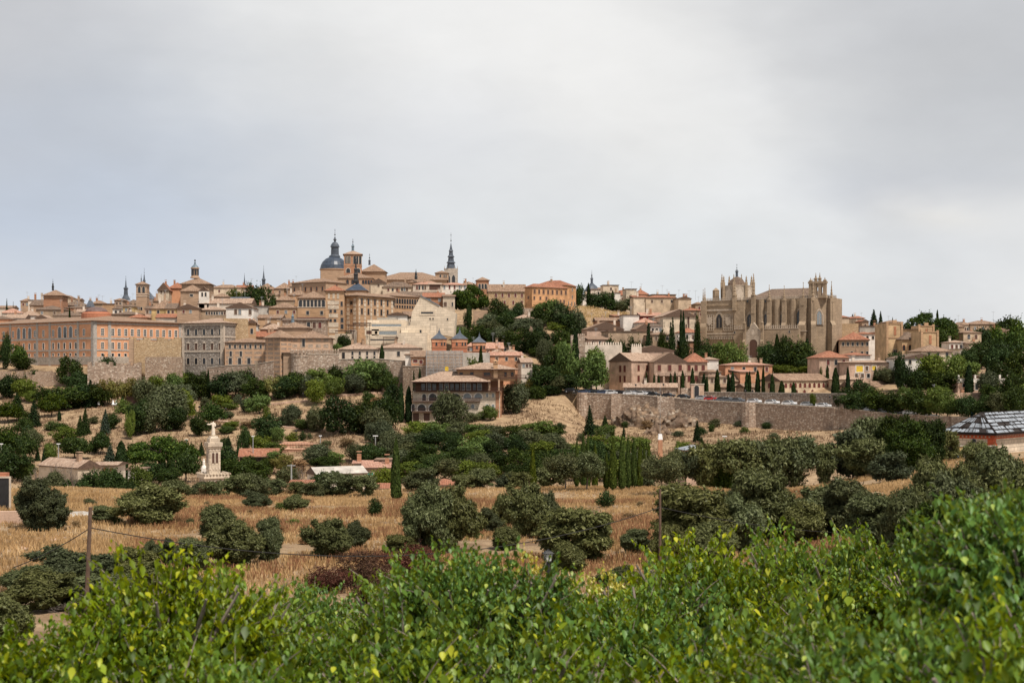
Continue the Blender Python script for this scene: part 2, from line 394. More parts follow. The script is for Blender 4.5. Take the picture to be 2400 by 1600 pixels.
def inv(px, py, d0=190, d1=1000):
    """distance at which the ground is seen at row py in column px"""
    d = d0; ds, zs = column(px)
    while d < d1:
        if HY - F * (np.interp(d, ds, zs) + bump((px - 1200) * d / F, d)) / d <= py: return d
        d += 1.5
    return d1
# ---------------------------------------------------------------- ground sheet
def fastmesh(name, V, Q, mats, mi=None, smooth=False, tri=False):
    V = np.asarray(V, np.float32); Q = np.asarray(Q, np.int32); k = Q.shape[1]
    me = bpy.data.meshes.new(name)
    me.vertices.add(len(V)); me.vertices.foreach_set('co', V.ravel())
    me.loops.add(Q.size); me.loops.foreach_set('vertex_index', Q.ravel())
    me.polygons.add(len(Q)); me.polygons.foreach_set('loop_start', np.arange(len(Q), dtype=np.int32) * k)
    try: me.polygons.foreach_set('loop_total', np.full(len(Q), k, np.int32))
    except Exception: pass
    for m in (mats if isinstance(mats, (list, tuple)) else [mats]): me.materials.append(M[m])
    if mi is not None: me.polygons.foreach_set('material_index', np.asarray(mi, np.int32))
    if smooth: me.polygons.foreach_set('use_smooth', np.ones(len(Q), bool))
    me.update(calc_edges=True); return me
m, g = newmat('ground')
geo = g.n('ShaderNodeNewGeometry').outputs['Position']
k = g.mix(g.rng(g.noise(geo, .045, 6, .65), .38, .62), (.215, .14, .082), (.35, .24, .138))
k = g.mix(g.rng(g.noise(geo, .35, 5, .75), .45, .62), k, (.45, .32, .195))
k = g.mix(g.rng(g.noise(geo, .16, 5, .7), .54, .66, 0, .75), k, (.17, .10, .06))
k = g.mix(g.rng(g.noise(geo, .9, 4, .75), .55, .72, 0, .6), k, (.14, .095, .055))
k = g.mix(g.rng(g.noise(geo, .5, 4, .7), .62, .74, 0, .5), k, (.10, .10, .045))
finish(g, k, .95, g.noise(geo, 1.2, 6, .75), .9, .5)
V = []
for px in PXS:
    ds, zs = column(px); nd = 0
    for i_ in range(len(ds) - 1):
        for k_ in range(NSUB[i_] + (i_ == len(ds) - 2)):
            d = ds[i_] + (ds[i_ + 1] - ds[i_]) * k_ / NSUB[i_]
            x = (px - 1200) * d / F; V.append((x, d, float(np.interp(d, ds, zs)) + bump(x, d))); nd += 1
npx = len(PXS)
ii, jj = np.meshgrid(np.arange(npx - 1), np.arange(nd - 1), indexing='ij')
q0 = (ii * nd + jj).ravel()
Q = np.stack([q0, q0 + nd, q0 + nd + 1, q0 + 1], 1)
go = link(bpy.data.objects.new('ground', fastmesh('ground', V, Q, 'ground', smooth=True)))
tag(go, kind='structure')

# ---------------------------------------------------------------- foliage generators (unit trees: width 1, height 1)
def leafquads(C, Nn, size, rs, aspect=1.5, up=.0):
    """bent leaf cards at centres C facing roughly Nn"""
    n = len(C)
    Nn = Nn + rs.normal(0, .55, (n, 3)); Nn /= np.linalg.norm(Nn, axis=1)[:, None] + 1e-9
    A = np.cross(Nn, rs.normal(0, 1, (n, 3)) + np.array([0, 0, up])); A /= np.linalg.norm(A, axis=1)[:, None] + 1e-9
    B = np.cross(Nn, A)
    s = (size * rs.uniform(.6, 1.35, n))[:, None]
    a = A * s * .5; b = B * s * .5 * aspect
    V = np.stack([C - b, C + a * .9 - b * .1, C + b, C - a + b * .15], 1).reshape(-1, 3)
    Q = np.arange(4 * n).reshape(n, 4)
    return V, Q
def norm_crown(V, zlo):
    for k in (0, 1): s = np.percentile(np.abs(V[:, k]), 98.5); V[:, k] *= .5 / s
    a, b = np.percentile(V[:, 2], 1), np.percentile(V[:, 2], 99.6)
    V[:, 2] = zlo + (V[:, 2] - a) * (1 - zlo) / (b - a)
    return V
def clumps(rs, centres, radii, nper, leaf, squash=.8, aspect=1.5, up=0., shell=.55, spray=0.):
    Cs, Ns = [], []
    for c, r in zip(centres, radii):
        k = max(6, int(nper * (r / np.mean(radii)) ** 2))
        d = rs.normal(0, 1, (k, 3)); d /= np.linalg.norm(d, axis=1)[:, None]
        rr = r * (shell + (1.08 - shell) * rs.random(k) ** .6)
        p = d * rr[:, None]; p[:, 2] *= squash
        Cs.append(c + p); Ns.append(d + np.array([0, 0, .35]))
        if spray:     # short leafy shoots breaking the outline
            for _ in range(int(k * spray / 7)):
                e = rs.normal(0, 1, 3); e[2] = abs(e[2]) * .8 + .1; e /= np.linalg.norm(e); t = np.linspace(.7, rs.uniform(1.15, 1.7), 7)[:, None] * r
                q = c + e * t + rs.normal(0, r * .06, (7, 3)) - np.array([0, 0, 1.]) * (t ** 2) * .25 / max(r, .01) * rs.uniform(-.2, .6); Cs.append(q); Ns.append(np.tile(e + np.array([0, 0, .3]), (7, 1)))
    C = np.concatenate(Cs); Nn = np.concatenate(Ns)
    return leafquads(C, Nn, leaf, rs, aspect, up)
def trunk_mesh(name, mat, h, r, limbs, rs, lean=.02):
    mb = MB()
    top = (rs.normal(0, lean), rs.normal(0, lean), h)
    mid = (rs.normal(0, lean), rs.normal(0, lean), h * .5)
    mb.tube([(0, 0, -.12), (0, 0, 0), mid, top], [r * 1.3, r, r * .75, r * .5], 7)
    for e in limbs:
        e = Vector(e); s = Vector(mid).lerp(Vector(top), rs.uniform(.1, 1))
        c = s.lerp(e, .55) + Vector((0, 0, .04))
        mb.tube([s, c, e], [r * .42, r * .28, r * .1], 5)
    return mb.mesh(name, mat)
KIND = {}
def reg(kind, name, crownmat, barkmat, variants): KIND[kind] = (name, crownmat, barkmat, variants)
def mk_round(seed, nc, nper, leaf, zlo=.22, rad=.17, squash=.8, flat=0., trunkr=.03, bark='bark', aspect=1.5, hollow=.55, lop=.25, up=0., spray=.2):
    rs = np.random.RandomState(seed); cs = []
    cz = (1 + zlo) / 2; hz = (1 - zlo) / 2
    lob = rs.normal(0, 1, (5, 3)); lob /= np.linalg.norm(lob, axis=1)[:, None]
    while len(cs) < nc:
        d = rs.normal(0, 1, 3); d /= np.linalg.norm(d)
        if flat and d[2] < -.25: d[2] *= .3
        k = 1 - lop + lop * max(0, max(lob @ d)) ** 2 * 1.2
        q = k * (hollow + (1 - hollow) * rs.random() ** .5)
        cs.append(np.array([d[0] * (.5 - rad * .7) * q, d[1] * (.5 - rad * .7) * q, cz + d[2] * (hz - rad * .6) * q]))
    rr = rs.uniform(.6, 1.25, nc) * rad
    V, Q = clumps(rs, cs, rr, nper, leaf, squash, aspect, up, .55, spray); V = norm_crown(V, zlo)
    limbs = [cs[i] for i in rs.choice(nc, min(9, nc), False)]
    return V, Q, trunk_mesh('trunk', bark, max(.3, cz), trunkr, limbs, rs), bark
def mk_cypress(seed, n, leaf, full=.5, tip=.0, blunt=.6):
    rs = np.random.RandomState(seed)
    t = rs.random(n) ** .85; a = rs.uniform(0, 2 * np.pi, n)
    prof = full * np.minimum(1, (t / .12 + .25)) * (1 - t ** 2.2) ** blunt
    wob = 1 + .12 * np.sin(a * 3 + t * 9 + seed) + .10 * np.sin(a * 5 - t * 17) + rs.normal(0, .07, n)
    r = prof * wob * rs.uniform(.72, 1, n)
    C = np.stack([r * np.cos(a), r * np.sin(a), .02 + t * .97], 1)
    Nn = np.stack([np.cos(a), np.sin(a), .5 + 0 * a], 1)
    V, Q = leafquads(C, Nn, leaf, rs, 1.0)
    V = V.reshape(-1, 4, 3); c = V.mean(1, keepdims=True); V = c + (V - c) * np.array([1, 1, .45]); V = V.reshape(-1, 3)
    return V, Q, trunk_mesh('trunk', 'bark', .8, .05, [], rs, .003), 'bark'
def mk_conifer(seed, tiers, per, leaf, droop=.25):
    rs = np.random.RandomState(seed); Cs = []; Nn = []
    for i in range(tiers):
        t = (i + .5) / tiers; z = .06 + t * .92; rad = .5 * (1 - t) ** .85 + .015
        nb = max(4, int(12 * (1 - t) + 4)); a0 = rs.uniform(0, 6)
        for b in range(nb):
            a = a0 + 2 * np.pi * b / nb + rs.normal(0, .12); rl = rad * rs.uniform(.75, 1.1)
            k = int(per * (rl / .5 + .15)); s = rs.random(k) ** .6
            Cs.append(np.stack([np.cos(a) * s * rl + rs.normal(0, .02, k), np.sin(a) * s * rl + rs.normal(0, .02, k), z - droop * s * s * rl * .6 + rs.normal(0, .012, k)], 1))
            Nn.append(np.stack([np.cos(a) * np.ones(k) * .5, np.sin(a) * np.ones(k) * .5, np.ones(k)], 1))
    V, Q = leafquads(np.concatenate(Cs), np.concatenate(Nn), leaf, rs, 1.3)
    return V, Q, trunk_mesh('trunk', 'bark', .95, .022, [], rs, .003), 'bark'
def mk_bare(seed, r0=.02, up=.5, bark='barkgrey', n1=9):
    rs = np.random.RandomState(seed); mb = MB()
    def br(p, d, L, r, lv):
        q = p + d * L * .5 + Vector(rs.normal(0, .03, 3)) * L * 2; e = q + (d + Vector((0, 0, .12))).normalized() * L * .5
        mb.tube([p, q, e], [r, r * .8, r * .5], 4 if lv else 6)
        if lv < 4:
            for _ in range(3 if lv else n1):
                dd = (d * .9 + Vector(rs.normal(0, .55, 3)) + Vector((0, 0, .2))).normalized()
                br(p.lerp(e, rs.uniform(.45, 1)), dd, L * rs.uniform(.5, .75), r * .5, lv + 1)
    br(Vector((0, 0, -.05)), Vector((0, 0, 1)), .42, r0, 0)
    v = np.array(mb.v); v[:, :2] *= .5 / max(.01, np.abs(v[:, :2]).max()); v[:, 2] = np.where(v[:, 2] > 0, v[:, 2] / v[:, 2].max(), v[:, 2])
    mb.v = [tuple(a) for a in v]
    return mb.mesh('branches', bark)
def mk_palm(seed):
    rs = np.random.RandomState(seed); Cs = []; Ns = []
    for i in range(44):
        a = rs.uniform(0, 6.28); el = rs.uniform(-.3, 1.4); L = .5
        for s in np.linspace(.1, 1, 16):
            r = L * s * math.cos(el * (1 - .4 * s)); z = .62 + L * .8 * s * math.sin(el) - .35 * s * s
            for k in (-1, 1):
                Cs.append((r * math.cos(a) - k * .02 * math.sin(a), r * math.sin(a) + k * .02 * math.cos(a), z)); Ns.append((0, 0, 1))
    V, Q = leafquads(np.array(Cs), np.array(Ns, float), .055, rs, 1.4)
    return V, Q, trunk_mesh('trunk', 'bark', .62, .035, [], rs, .005), 'bark'
MESH = {}
def register(kind, name, mats, gen, seeds):
    MESH[kind] = (name, [])
    for i, sd in enumerate(seeds):
        V, Q, tm, bk = gen(sd)
        cm = [fastmesh(kind + '_crown', V, Q, mt) for mt in (mats[i % len(mats)],)]
        MESH[kind][1].append((cm[0], tm))
register('broad', 'broadleaf_tree', ['l_dark', 'l_light', 'l_dark', 'l_greyg'], lambda s: mk_round(s, 40, 120, .032, .16, .14, .75, 0, .025, hollow=.4, lop=.42), [1, 2, 3, 4])
register('light', 'broadleaf_tree', ['l_light'], lambda s: mk_round(s, 42, 115, .032, .14, .14, .75, 0, .025, hollow=.4, lop=.42), [5, 6])
register('dark', 'evergreen_tree', ['l_dark'], lambda s: mk_round(s, 38, 130, .033, .08, .15, .8, 0, .025, hollow=.4, lop=.42), [7, 8, 9])
register('yellow', 'broadleaf_tree', ['l_yellow'], lambda s: mk_round(s, 34, 90, .034, .3, .14, .8, 0, .02, 'barkgrey'), [10])
register('grey', 'willow_tree', ['l_greyg'], lambda s: mk_round(s, 50, 120, .030, .04, .15, 1.1, 0, .03, aspect=2.2), [11, 12])
register('pine', 'pine_tree', ['l_pine', 'l_dark'], lambda s: mk_round(s, 34, 150, .030, .28, .15, .55, 1, .028, hollow=.35, lop=.35), [13, 14, 15, 16])
register('stonepine', 'umbrella_pine', ['l_pine'], lambda s: mk_round(s, 90, 170, .020, .46, .10, .5, 1, .035, hollow=.7, lop=.12, spray=.05), [17, 18])
register('cypress', 'cypress_tree', ['l_cyp'], lambda s: mk_cypress(s, 3200, .16), [19, 20])
register('cypressg', 'cypress_tree', ['l_cypg'], lambda s: mk_cypress(s, 9000, .10, .47, 0, .75), [21, 22, 23])
register('conifer', 'fir_tree', ['l_cyp'], lambda s: mk_conifer(s, 20, 34, .045), [24, 25])
register('blueconifer', 'cedar_tree', ['l_blue'], lambda s: mk_conifer(s, 16, 44, .05), [26])
register('shrub', 'shrub', ['l_dark', 'l_greyg', 'l_light'], lambda s: mk_round(s, 30, 90, .045, -.1, .2, .8, 0, .02), [27, 28, 29])
register('dryshrub', 'dry_shrub', ['l_dry'], lambda s: mk_round(s, 26, 90, .05, -.1, .2, .8, 0, .02), [30])
register('hedge', 'clipped_hedge', ['l_dark'], lambda s: mk_round(s, 80, 130, .035, -.1, .2, .9, 0, .02, hollow=.6, lop=0.), [31])
register('palm', 'palm_tree', ['l_greyg'], mk_palm, [32])
# near trees: many small narrow leaves
register('olive', 'olive_tree', ['l_olive', 'l_olive', 'l_olive', 'l_greyg'], lambda s: mk_round(s, 92, 250, .0165, (s % 4) * .05 - .02, .088, .85, 0, .035, 'barkgrey', 2.8, .35, .5, .8, 1.2), [41, 42, 43, 44])
register('olivefar', 'olive_tree', ['l_olive', 'l_greyg'], lambda s: mk_round(s, 60, 130, .023, .06, .105, .85, 0, .03, 'barkgrey', 2.4, .35, .5, .8, 1.0), [45, 46, 47])
register('almond', 'almond_tree', ['l_olive', 'l_greyg'], lambda s: mk_round(s, 55, 150, .024, .34, .13, .8, 0, .022, 'barkgrey', 1.8, .4, .4), [48, 49])
register('darknear', 'evergreen_oak', ['l_dark', 'l_pine'], lambda s: mk_round(s, 110, 200, .020, .03, .10, .85, 0, .03, 'bark', 1.8, .5, .3, 0, .6), [50, 51])
register('redshrub', 'red_shrub', ['l_redd'], lambda s: mk_round(s, 60, 80, .020, -.05, .15, .9, 0, .015, 'bark', 1.6, .3, .3, 0, 1.4), [52, 53])
BARE = [mk_bare(s) for s in (60, 61, 62)]
BARENAME = 'bare_tree'
_vi = [0]
# ---------------------------------------------------------------- tree placement
ORD = ['first', 'second', 'third', 'fourth', 'fifth', 'sixth', 'seventh', 'eighth', 'ninth', 'tenth', 'eleventh', 'twelfth', 'thirteenth', 'fourteenth', 'fifteenth', 'sixteenth', 'seventeenth', 'eighteenth', 'nineteenth', 'twentieth']
LOOK = dict(broad='leafy green tree', light='light green leafy tree', dark='dark green bushy tree', yellow='yellowing leafy tree', grey='grey-green willow-like tree', pine='green pine', stonepine='broad umbrella pine',
            cypress='narrow dark cypress', cypressg='tall green cypress', conifer='dark pointed fir', blueconifer='blue-green cedar', shrub='green shrub', dryshrub='dry brown shrub', hedge='clipped dark hedge', palm='feathery palm',
            olive='grey-green olive tree', olivefar='grey-green olive tree', almond='thin-trunked orchard tree', darknear='dense dark evergreen', redshrub='dark red shrub', bare='leafless grey tree')
CAT = dict(shrub='shrub', dryshrub='shrub', redshrub='shrub', hedge='hedge', palm='palm', cypress='cypress', cypressg='cypress', pine='pine', stonepine='pine')
rt = random.Random(11)
def place_tree(kind, px, top, base=None, wpx=50, d=None, dep=None, sink=.0):
    if d is None: d = inv(px, base)
    x = (px - 1200) * d / F
    zb = gz(x, d)
    if base is not None and dep is None and d is None: zb = gz(x, d)
    h = (HY - top) * d / F - zb; wd = wpx * d / F
    if h < .5: h = .5
    rz = rt.uniform(0, 6.28)
    if kind == 'bare':
        t = empty('bare_tree', (x, d, zb), rz)
        o = link(bpy.data.objects.new('branches', rt.choice(BARE)), t); o.scale = (wd, wd, h)
        return t
    nm, var = MESH[kind]
    cm, tm = var[_vi[0] % len(var)]; _vi[0] += 1
    t = empty(nm, (x, d, zb), rz)
    o = link(bpy.data.objects.new('crown', cm), t); o.scale = (wd, wd * rt.uniform(.85, 1.1), h)
    o2 = link(bpy.data.objects.new('trunk', tm), t); o2.scale = ((wd + h) / 2, (wd + h) / 2, h)
    return t
def cluster(where, specs, d=None, dmax=9999):
    """each spec: (kind, px, top, base, width px) - labelled by kind and order from the left within the place named"""
    by = {}
    for s in specs: by.setdefault(LOOK[s[0]], []).append(s)
    for look, ss in by.items():
        ss.sort(key=lambda s: s[1])
        for i, s in enumerate(ss):
            dd = s[5] if len(s) > 5 else (d or min(inv(s[1], s[3]), dmax)); t = place_tree(s[0], s[1], s[2], s[3], s[4], d=dd)
            if len(ss) == 1: lb = look + ' ' + where
            elif i == len(ss) - 1: lb = 'rightmost ' + look + ' ' + where
            elif i == 0: lb = 'leftmost ' + look + ' ' + where
            else: lb = ORD[i] + ' ' + look + ' from left ' + where
            tag(t, lb, CAT.get(s[0], 'tree'), look + 's ' + where)
A = 'on the bank below the long orange palace'
cluster(A, [('dark', 12, 783, 866, 34), ('pine', 43, 806, 866, 40), ('dark', 48, 835, 868, 50), ('dark', 75, 866, 905, 46), ('dark', 92, 870, 900, 24)])
cluster('against the foot of the orange palace', [('dark', 165, 835, 905, 60), ('broad', 182, 872, 915, 60), ('hedge', 252, 838, 856, 52, 493), ('shrub', 375, 829, 845, 34, 515), ('shrub', 408, 832, 846, 22, 518),
        ('cypress', 423, 798, 842, 9, 512)])
cluster('below the wall near the grey palace', [('dark', 235, 880, 915, 70), ('dark', 312, 874, 915, 50), ('broad', 440, 872, 912, 50), ('dark', 285, 868, 910, 56), ('dark', 340, 860, 905, 60), ('dark', 375, 845, 905, 88), ('dark', 405, 855, 905, 50), ('light', 420, 870, 915, 50), ('dark', 462, 846, 905, 56), ('broad', 480, 870, 915, 40)])
cluster('in the left part of the hillside park', [('dark', 15, 878, 935, 80), ('broad', 62, 888, 940, 60), ('dark', 110, 905, 955, 70), ('light', 75, 915, 945, 34), ('dark', 155, 905, 960, 90), ('broad', 190, 898, 950, 80),
        ('conifer', 212, 888, 955, 40), ('yellow', 252, 888, 950, 46), ('yellow', 275, 892, 950, 50), ('yellow', 305, 886, 948, 42), ('grey', 340, 886, 950, 60), ('light', 375, 880, 945, 60), ('light', 408, 876, 950, 50),
        ('grey', 400, 900, 990, 90), ('broad', 435, 900, 960, 60), ('dark', 232, 900, 952, 60), ('cypress', 287, 928, 962, 11)])
cluster('on the bare left hillside', [('pine', 120, 922, 978, 56), ('conifer', 40, 920, 965, 40), ('pine', 18, 942, 990, 70), ('pine', 45, 960, 985, 60), ('conifer', 80, 935, 1000, 38), ('cypress', 139, 962, 988, 9),
        ('conifer', 200, 955, 1020, 30), ('conifer', 188, 972, 1022, 34), ('shrub', 218, 975, 992, 28), ('shrub', 176, 940, 958, 34), ('blueconifer', 247, 957, 1018, 30), ('dark', 322, 940, 1022, 60), ('grey', 352, 935, 1012, 72), ('light', 430, 912, 985, 46),
        ('dark', 405, 955, 1010, 55), ('grey', 385, 940, 990, 60), ('shrub', 128, 986, 1008, 44), ('light', 152, 1000, 1042, 60), ('pine', 175, 1020, 1078, 66), ('pine', 236, 1012, 1064, 48), ('light', 305, 962, 1030, 22),
        ('blueconifer', 258, 1040, 1088, 36), ('conifer', 88, 1042, 1082, 16), ('conifer', 103, 1048, 1084, 15), ('light', 118, 1038, 1082, 34)])
rz = random.Random(21); ex = []
for i in range(15):
    x = rz.uniform(0, 470); b0 = rz.uniform(965, 1085); h = rz.uniform(26, 50)
    if 300 < x < 470 and b0 > 1030: continue
    ex.append((rz.choice(['pine', 'dark', 'light', 'shrub', 'dryshrub', 'grey']), x, b0 - h, b0, h * rz.uniform(.9, 1.3)))
cluster('scattered over the left slope', ex)
ex = [(rz.choice(['shrub', 'dryshrub', 'grey', 'light', 'shrub']), rz.uniform(520, 900), b0 - rz.uniform(14, 36), b0, rz.uniform(18, 44)) for b0 in [rz.uniform(950, 1050) for _ in range(14)]]
cluster('scattered over the middle park slope', ex)
ex = [(rz.choice(['shrub', 'dryshrub', 'shrub']), rz.uniform(1120, 1900), b0 - rz.uniform(9, 22), b0, rz.uniform(14, 34)) for b0 in [rz.uniform(1000, 1060) for _ in range(22)]]
cluster('on the dry slope below the retaining wall', ex)
cluster('in the dark grove at the left edge', [('pine', 20, 1000, 1080, 80), ('pine', 55, 1015, 1085, 60), ('broad', 40, 1062, 1130, 80), ('dark', 5, 1045, 1120, 50), ('light', 60, 1085, 1130, 40)])
cluster('beside the cream gabled house', [('bare', 85, 1085, 1150, 34, 262), ('bare', 170, 1078, 1160, 60, 240), ('bare', 132, 1075, 1150, 55, 262), ('dark', 215, 1100, 1158, 60, 255), ('light', 250, 1098, 1150, 40, 262), ('dark', 155, 1118, 1165, 90, 250), ('dark', 300, 1125, 1165, 60, 250), ('dark', 270, 1098, 1160, 70, 248), ('grey', 120, 1105, 1160, 60, 248), ('broad', 325, 1090, 1150, 60, 255)])
cluster('between cream house and white monument', [('cypress', 284, 1034, 1130, 32), ('stonepine', 372, 1023, 1125, 128), ('pine', 437, 1033, 1100, 54), ('pine', 436, 1056, 1130, 68), ('pine', 318, 1045, 1100, 46), ('cypress', 400, 1050, 1112, 18),
        ('cypress', 380, 1068, 1118, 22), ('dark', 340, 1080, 1135, 90), ('dark', 395, 1095, 1135, 60)])
cluster('in the tree row under the city wall', [('dark', 468, 878, 935, 60), ('cypress', 488, 866, 938, 9), ('broad', 520, 876, 940, 66), ('broad', 552, 870, 936, 74), ('dark', 590, 861, 915, 62), ('dark', 602, 885, 940, 70), ('yellow', 640, 882, 938, 50),
        ('broad', 690, 872, 930, 80), ('dark', 665, 880, 935, 60), ('light', 745, 864, 925, 66), ('grey', 722, 880, 930, 50), ('dark', 790, 858, 912, 60), ('light', 785, 885, 930, 46), ('grey', 830, 876, 925, 54), ('light', 850, 842, 920, 70), ('broad', 890, 848, 920, 62), ('broad', 912, 870, 925, 40), ('dark', 868, 846, 915, 50)])
cluster('between the park paths', [('pine', 499, 941, 1003, 58), ('pine', 450, 950, 980, 24), ('shrub', 480, 930, 955, 24), ('light', 520, 925, 955, 44), ('shrub', 536, 936, 952, 22), ('shrub', 557, 924, 948, 24), ('grey', 583, 930, 966, 40), ('light', 608, 925, 970, 56),
        ('light', 738, 890, 950, 50), ('grey', 680, 948, 998, 46), ('shrub', 662, 975, 995, 30), ('dark', 628, 970, 1035, 66), ('light', 650, 1000, 1038, 34), ('shrub', 590, 988, 1002, 18), ('shrub', 551, 986, 996, 9), ('shrub', 568, 994, 1006, 12),
        ('dark', 574, 1000, 1062, 34), ('grey', 742, 950, 1014, 46), ('bare', 722, 970, 1012, 24), ('shrub', 684, 1012, 1036, 30), ('shrub', 710, 1010, 1034, 18), ('shrub', 726, 1014, 1030, 14), ('dark', 800, 928, 1018, 95), ('dark', 845, 940, 1018, 80), ('grey', 880, 955, 1020, 80), ('light', 610, 1020, 1060, 50), ('light', 640, 1035, 1068, 46)])
cluster('on the slope left of the arcaded villa', [('dark', 905, 925, 1010, 70), ('cypress', 940, 898, 992, 15), ('cypress', 958, 905, 992, 17), ('broad', 920, 900, 985, 50), ('cypress', 984, 862, 905, 9, 462), ('grey', 888, 985, 1040, 60), ('shrub', 868, 922, 948, 30), ('cypress', 970, 868, 905, 6, 462)])
cluster('around the white monument', [('dark', 530, 1045, 1125, 70), ('conifer', 472, 1035, 1070, 22), ('dark', 560, 1070, 1128, 90), ('cypress', 558, 1042, 1075, 8), ('dark', 602, 1078, 1130, 70), ('shrub', 527, 1025, 1050, 30), ('conifer', 535, 1020, 1060, 28)])
cluster('below the terracotta terraces', [('light', 644, 1056, 1092, 42), ('yellow', 662, 1066, 1112, 56), ('grey', 675, 1092, 1140, 60), ('grey', 740, 1040, 1088, 66), ('broad', 785, 1058, 1092, 44), ('grey', 842, 1038, 1085, 60), ('broad', 870, 1038, 1090, 60), ('pine', 625, 1072, 1110, 34), ('broad', 760, 1070, 1100, 70), ('dark', 748, 1105, 1140, 50, 262), ('light', 900, 1095, 1135, 60, 262), ('bare', 706, 1085, 1135, 40, 285), ('bare', 820, 1095, 1140, 34, 262), ('dryshrub', 700, 1075, 1110, 40)])
cluster('beside the arcaded villa', [('grey', 1054, 918, 1010, 82, 405), ('grey', 1205, 895, 968, 62), ('yellow', 1246, 888, 925, 36), ('dark', 1272, 856, 920, 84), ('broad', 1305, 880, 925, 46), ('dark', 1235, 850, 895, 60), ('light', 1150, 950, 985, 34), ('light', 1212, 836, 880, 60), ('broad', 1332, 876, 925, 48), ('broad', 1385, 826, 924, 78), ('shrub', 1225, 898, 925, 30),
        ('shrub', 1105, 965, 990, 40), ('shrub', 1128, 962, 982, 40), ('hedge', 1255, 905, 935, 50), ('hedge', 1290, 900, 926, 50), ('light', 1110, 840, 862, 46, 448), ('cypress', 1127, 812, 850, 15, 445), ('shrub', 975, 985, 1000, 30)])
val = []
rv = random.Random(5)
for row, (py, b, step, x0, x1) in enumerate([(988, 1030, 44, 985, 1350), (1008, 1052, 46, 925, 1330), (1030, 1078, 48, 905, 1420), (1052, 1100, 46, 930, 1500), (1078, 1128, 50, 960, 1530)]):
    x = x0
    while x < x1:
        val.append((rv.choice(['broad', 'broad', 'dark', 'grey', 'light']), x + rv.uniform(-9, 9), py + rv.uniform(-6, 9), b, rv.uniform(56, 80))); x += step * rv.uniform(.85, 1.15)
for r_ in range(5):
    cluster(['in the top row of the wooded valley', 'in the upper row of the wooded valley', 'in the middle row of the wooded valley', 'in the lower row of the wooded valley', 'in the lowest row of the wooded valley'][r_],
            [v for v in val if v[3] == [1030, 1052, 1078, 1100, 1128][r_]])
cluster('at the foot of the long retaining wall', [('conifer', 1382, 948, 1022, 34), ('conifer', 1418, 972, 1000, 20), ('light', 1418, 995, 1028, 46), ('light', 1455, 1020, 1062, 60), ('light', 1500, 1025, 1068, 60), ('cypress', 1437, 995, 1028, 8), ('conifer', 1462, 992, 1030, 12), ('conifer', 1634, 984, 1036, 24),
        ('shrub', 1668, 993, 1012, 18), ('shrub', 1730, 985, 1000, 20), ('shrub', 1600, 1035, 1060, 40), ('conifer', 1645, 1020, 1045, 12), ('light', 1400, 1020, 1060, 60), ('light', 1440, 1036, 1080, 60)])
cluster('on the wooded slope right of the museum', [('stonepine', 1102, 669, 735, 90, 585), ('dark', 1098, 714, 775, 22), ('grey', 1140, 735, 790, 60), ('broad', 1180, 735, 790, 60), ('dark', 1170, 700, 745, 46), ('palm', 1182, 700, 722, 40), ('dark', 1212, 708, 735, 30), ('dark', 1120, 760, 805, 60), ('dark', 1160, 770, 812, 60), ('grey', 1175, 765, 812, 46),
        ('broad', 1225, 745, 790, 60), ('grey', 1250, 744, 790, 50), ('dark', 1205, 770, 820, 50), ('dark', 1245, 770, 830, 46), ('broad', 1285, 702, 750, 60), ('dark', 1320, 715, 755, 60), ('grey', 1350, 720, 760, 46), ('grey', 1305, 705, 745, 50), ('dark', 1340, 735, 775, 60), ('shrub', 1300, 755, 775, 42), ('broad', 1355, 760, 800, 50), ('light', 1080, 765, 800, 40),
        ('dark', 1105, 785, 830, 60), ('grey', 1280, 795, 830, 32), ('dark', 1262, 815, 838, 40), ('dark', 1225, 795, 828, 50), ('light', 1325, 805, 835, 60), ('cypress', 1347, 773, 820, 18), ('dark', 1372, 765, 800, 30), ('dark', 1145, 800, 830, 60), ('dark', 1200, 728, 765, 50), ('broad', 1262, 722, 768, 50), ('grey', 1155, 750, 800, 50), ('dark', 1270, 770, 815, 60), ('dark', 1320, 770, 820, 60), ('cypress', 1349, 773, 0, 18, 485), ('light', 1325, 800, 0, 60, 484), ('dark', 1298, 812, 0, 50, 486), ('light', 1398, 815, 0, 46, 487), ('grey', 1275, 795, 0, 34, 500)], dmax=575)
cluster('on the skyline left of the gothic church', [('dark', 1355, 668, 712, 34), ('cypress', 1379, 664, 716, 9), ('dark', 1400, 684, 722, 50), ('dark', 1425, 686, 722, 40), ('cypress', 1436, 680, 724, 9), ('grey', 1455, 703, 726, 34), ('dark', 1490, 694, 726, 46), ('cypress', 1538, 690, 730, 12), ('dark', 1560, 707, 736, 40), ('light', 1500, 724, 738, 30), ('grey', 1600, 710, 730, 30)], d=708)
cluster('among the houses left of the gothic church', [('conifer', 1520, 754, 812, 42), ('conifer', 1572, 752, 815, 32), ('conifer', 1577, 740, 812, 26), ('cypress', 1596, 729, 805, 9), ('cypress', 1602, 730, 805, 10), ('dark', 1600, 790, 815, 40), ('dark', 1650, 795, 822, 50), ('dark', 1485, 790, 820, 44), ('dark', 1440, 795, 812, 60), ('broad', 1552, 775, 800, 30), ('dark', 1635, 735, 762, 18), ('light', 1415, 812, 824, 20), ('dark', 1438, 803, 822, 28), ('dark', 1460, 800, 822, 40)], d=504)
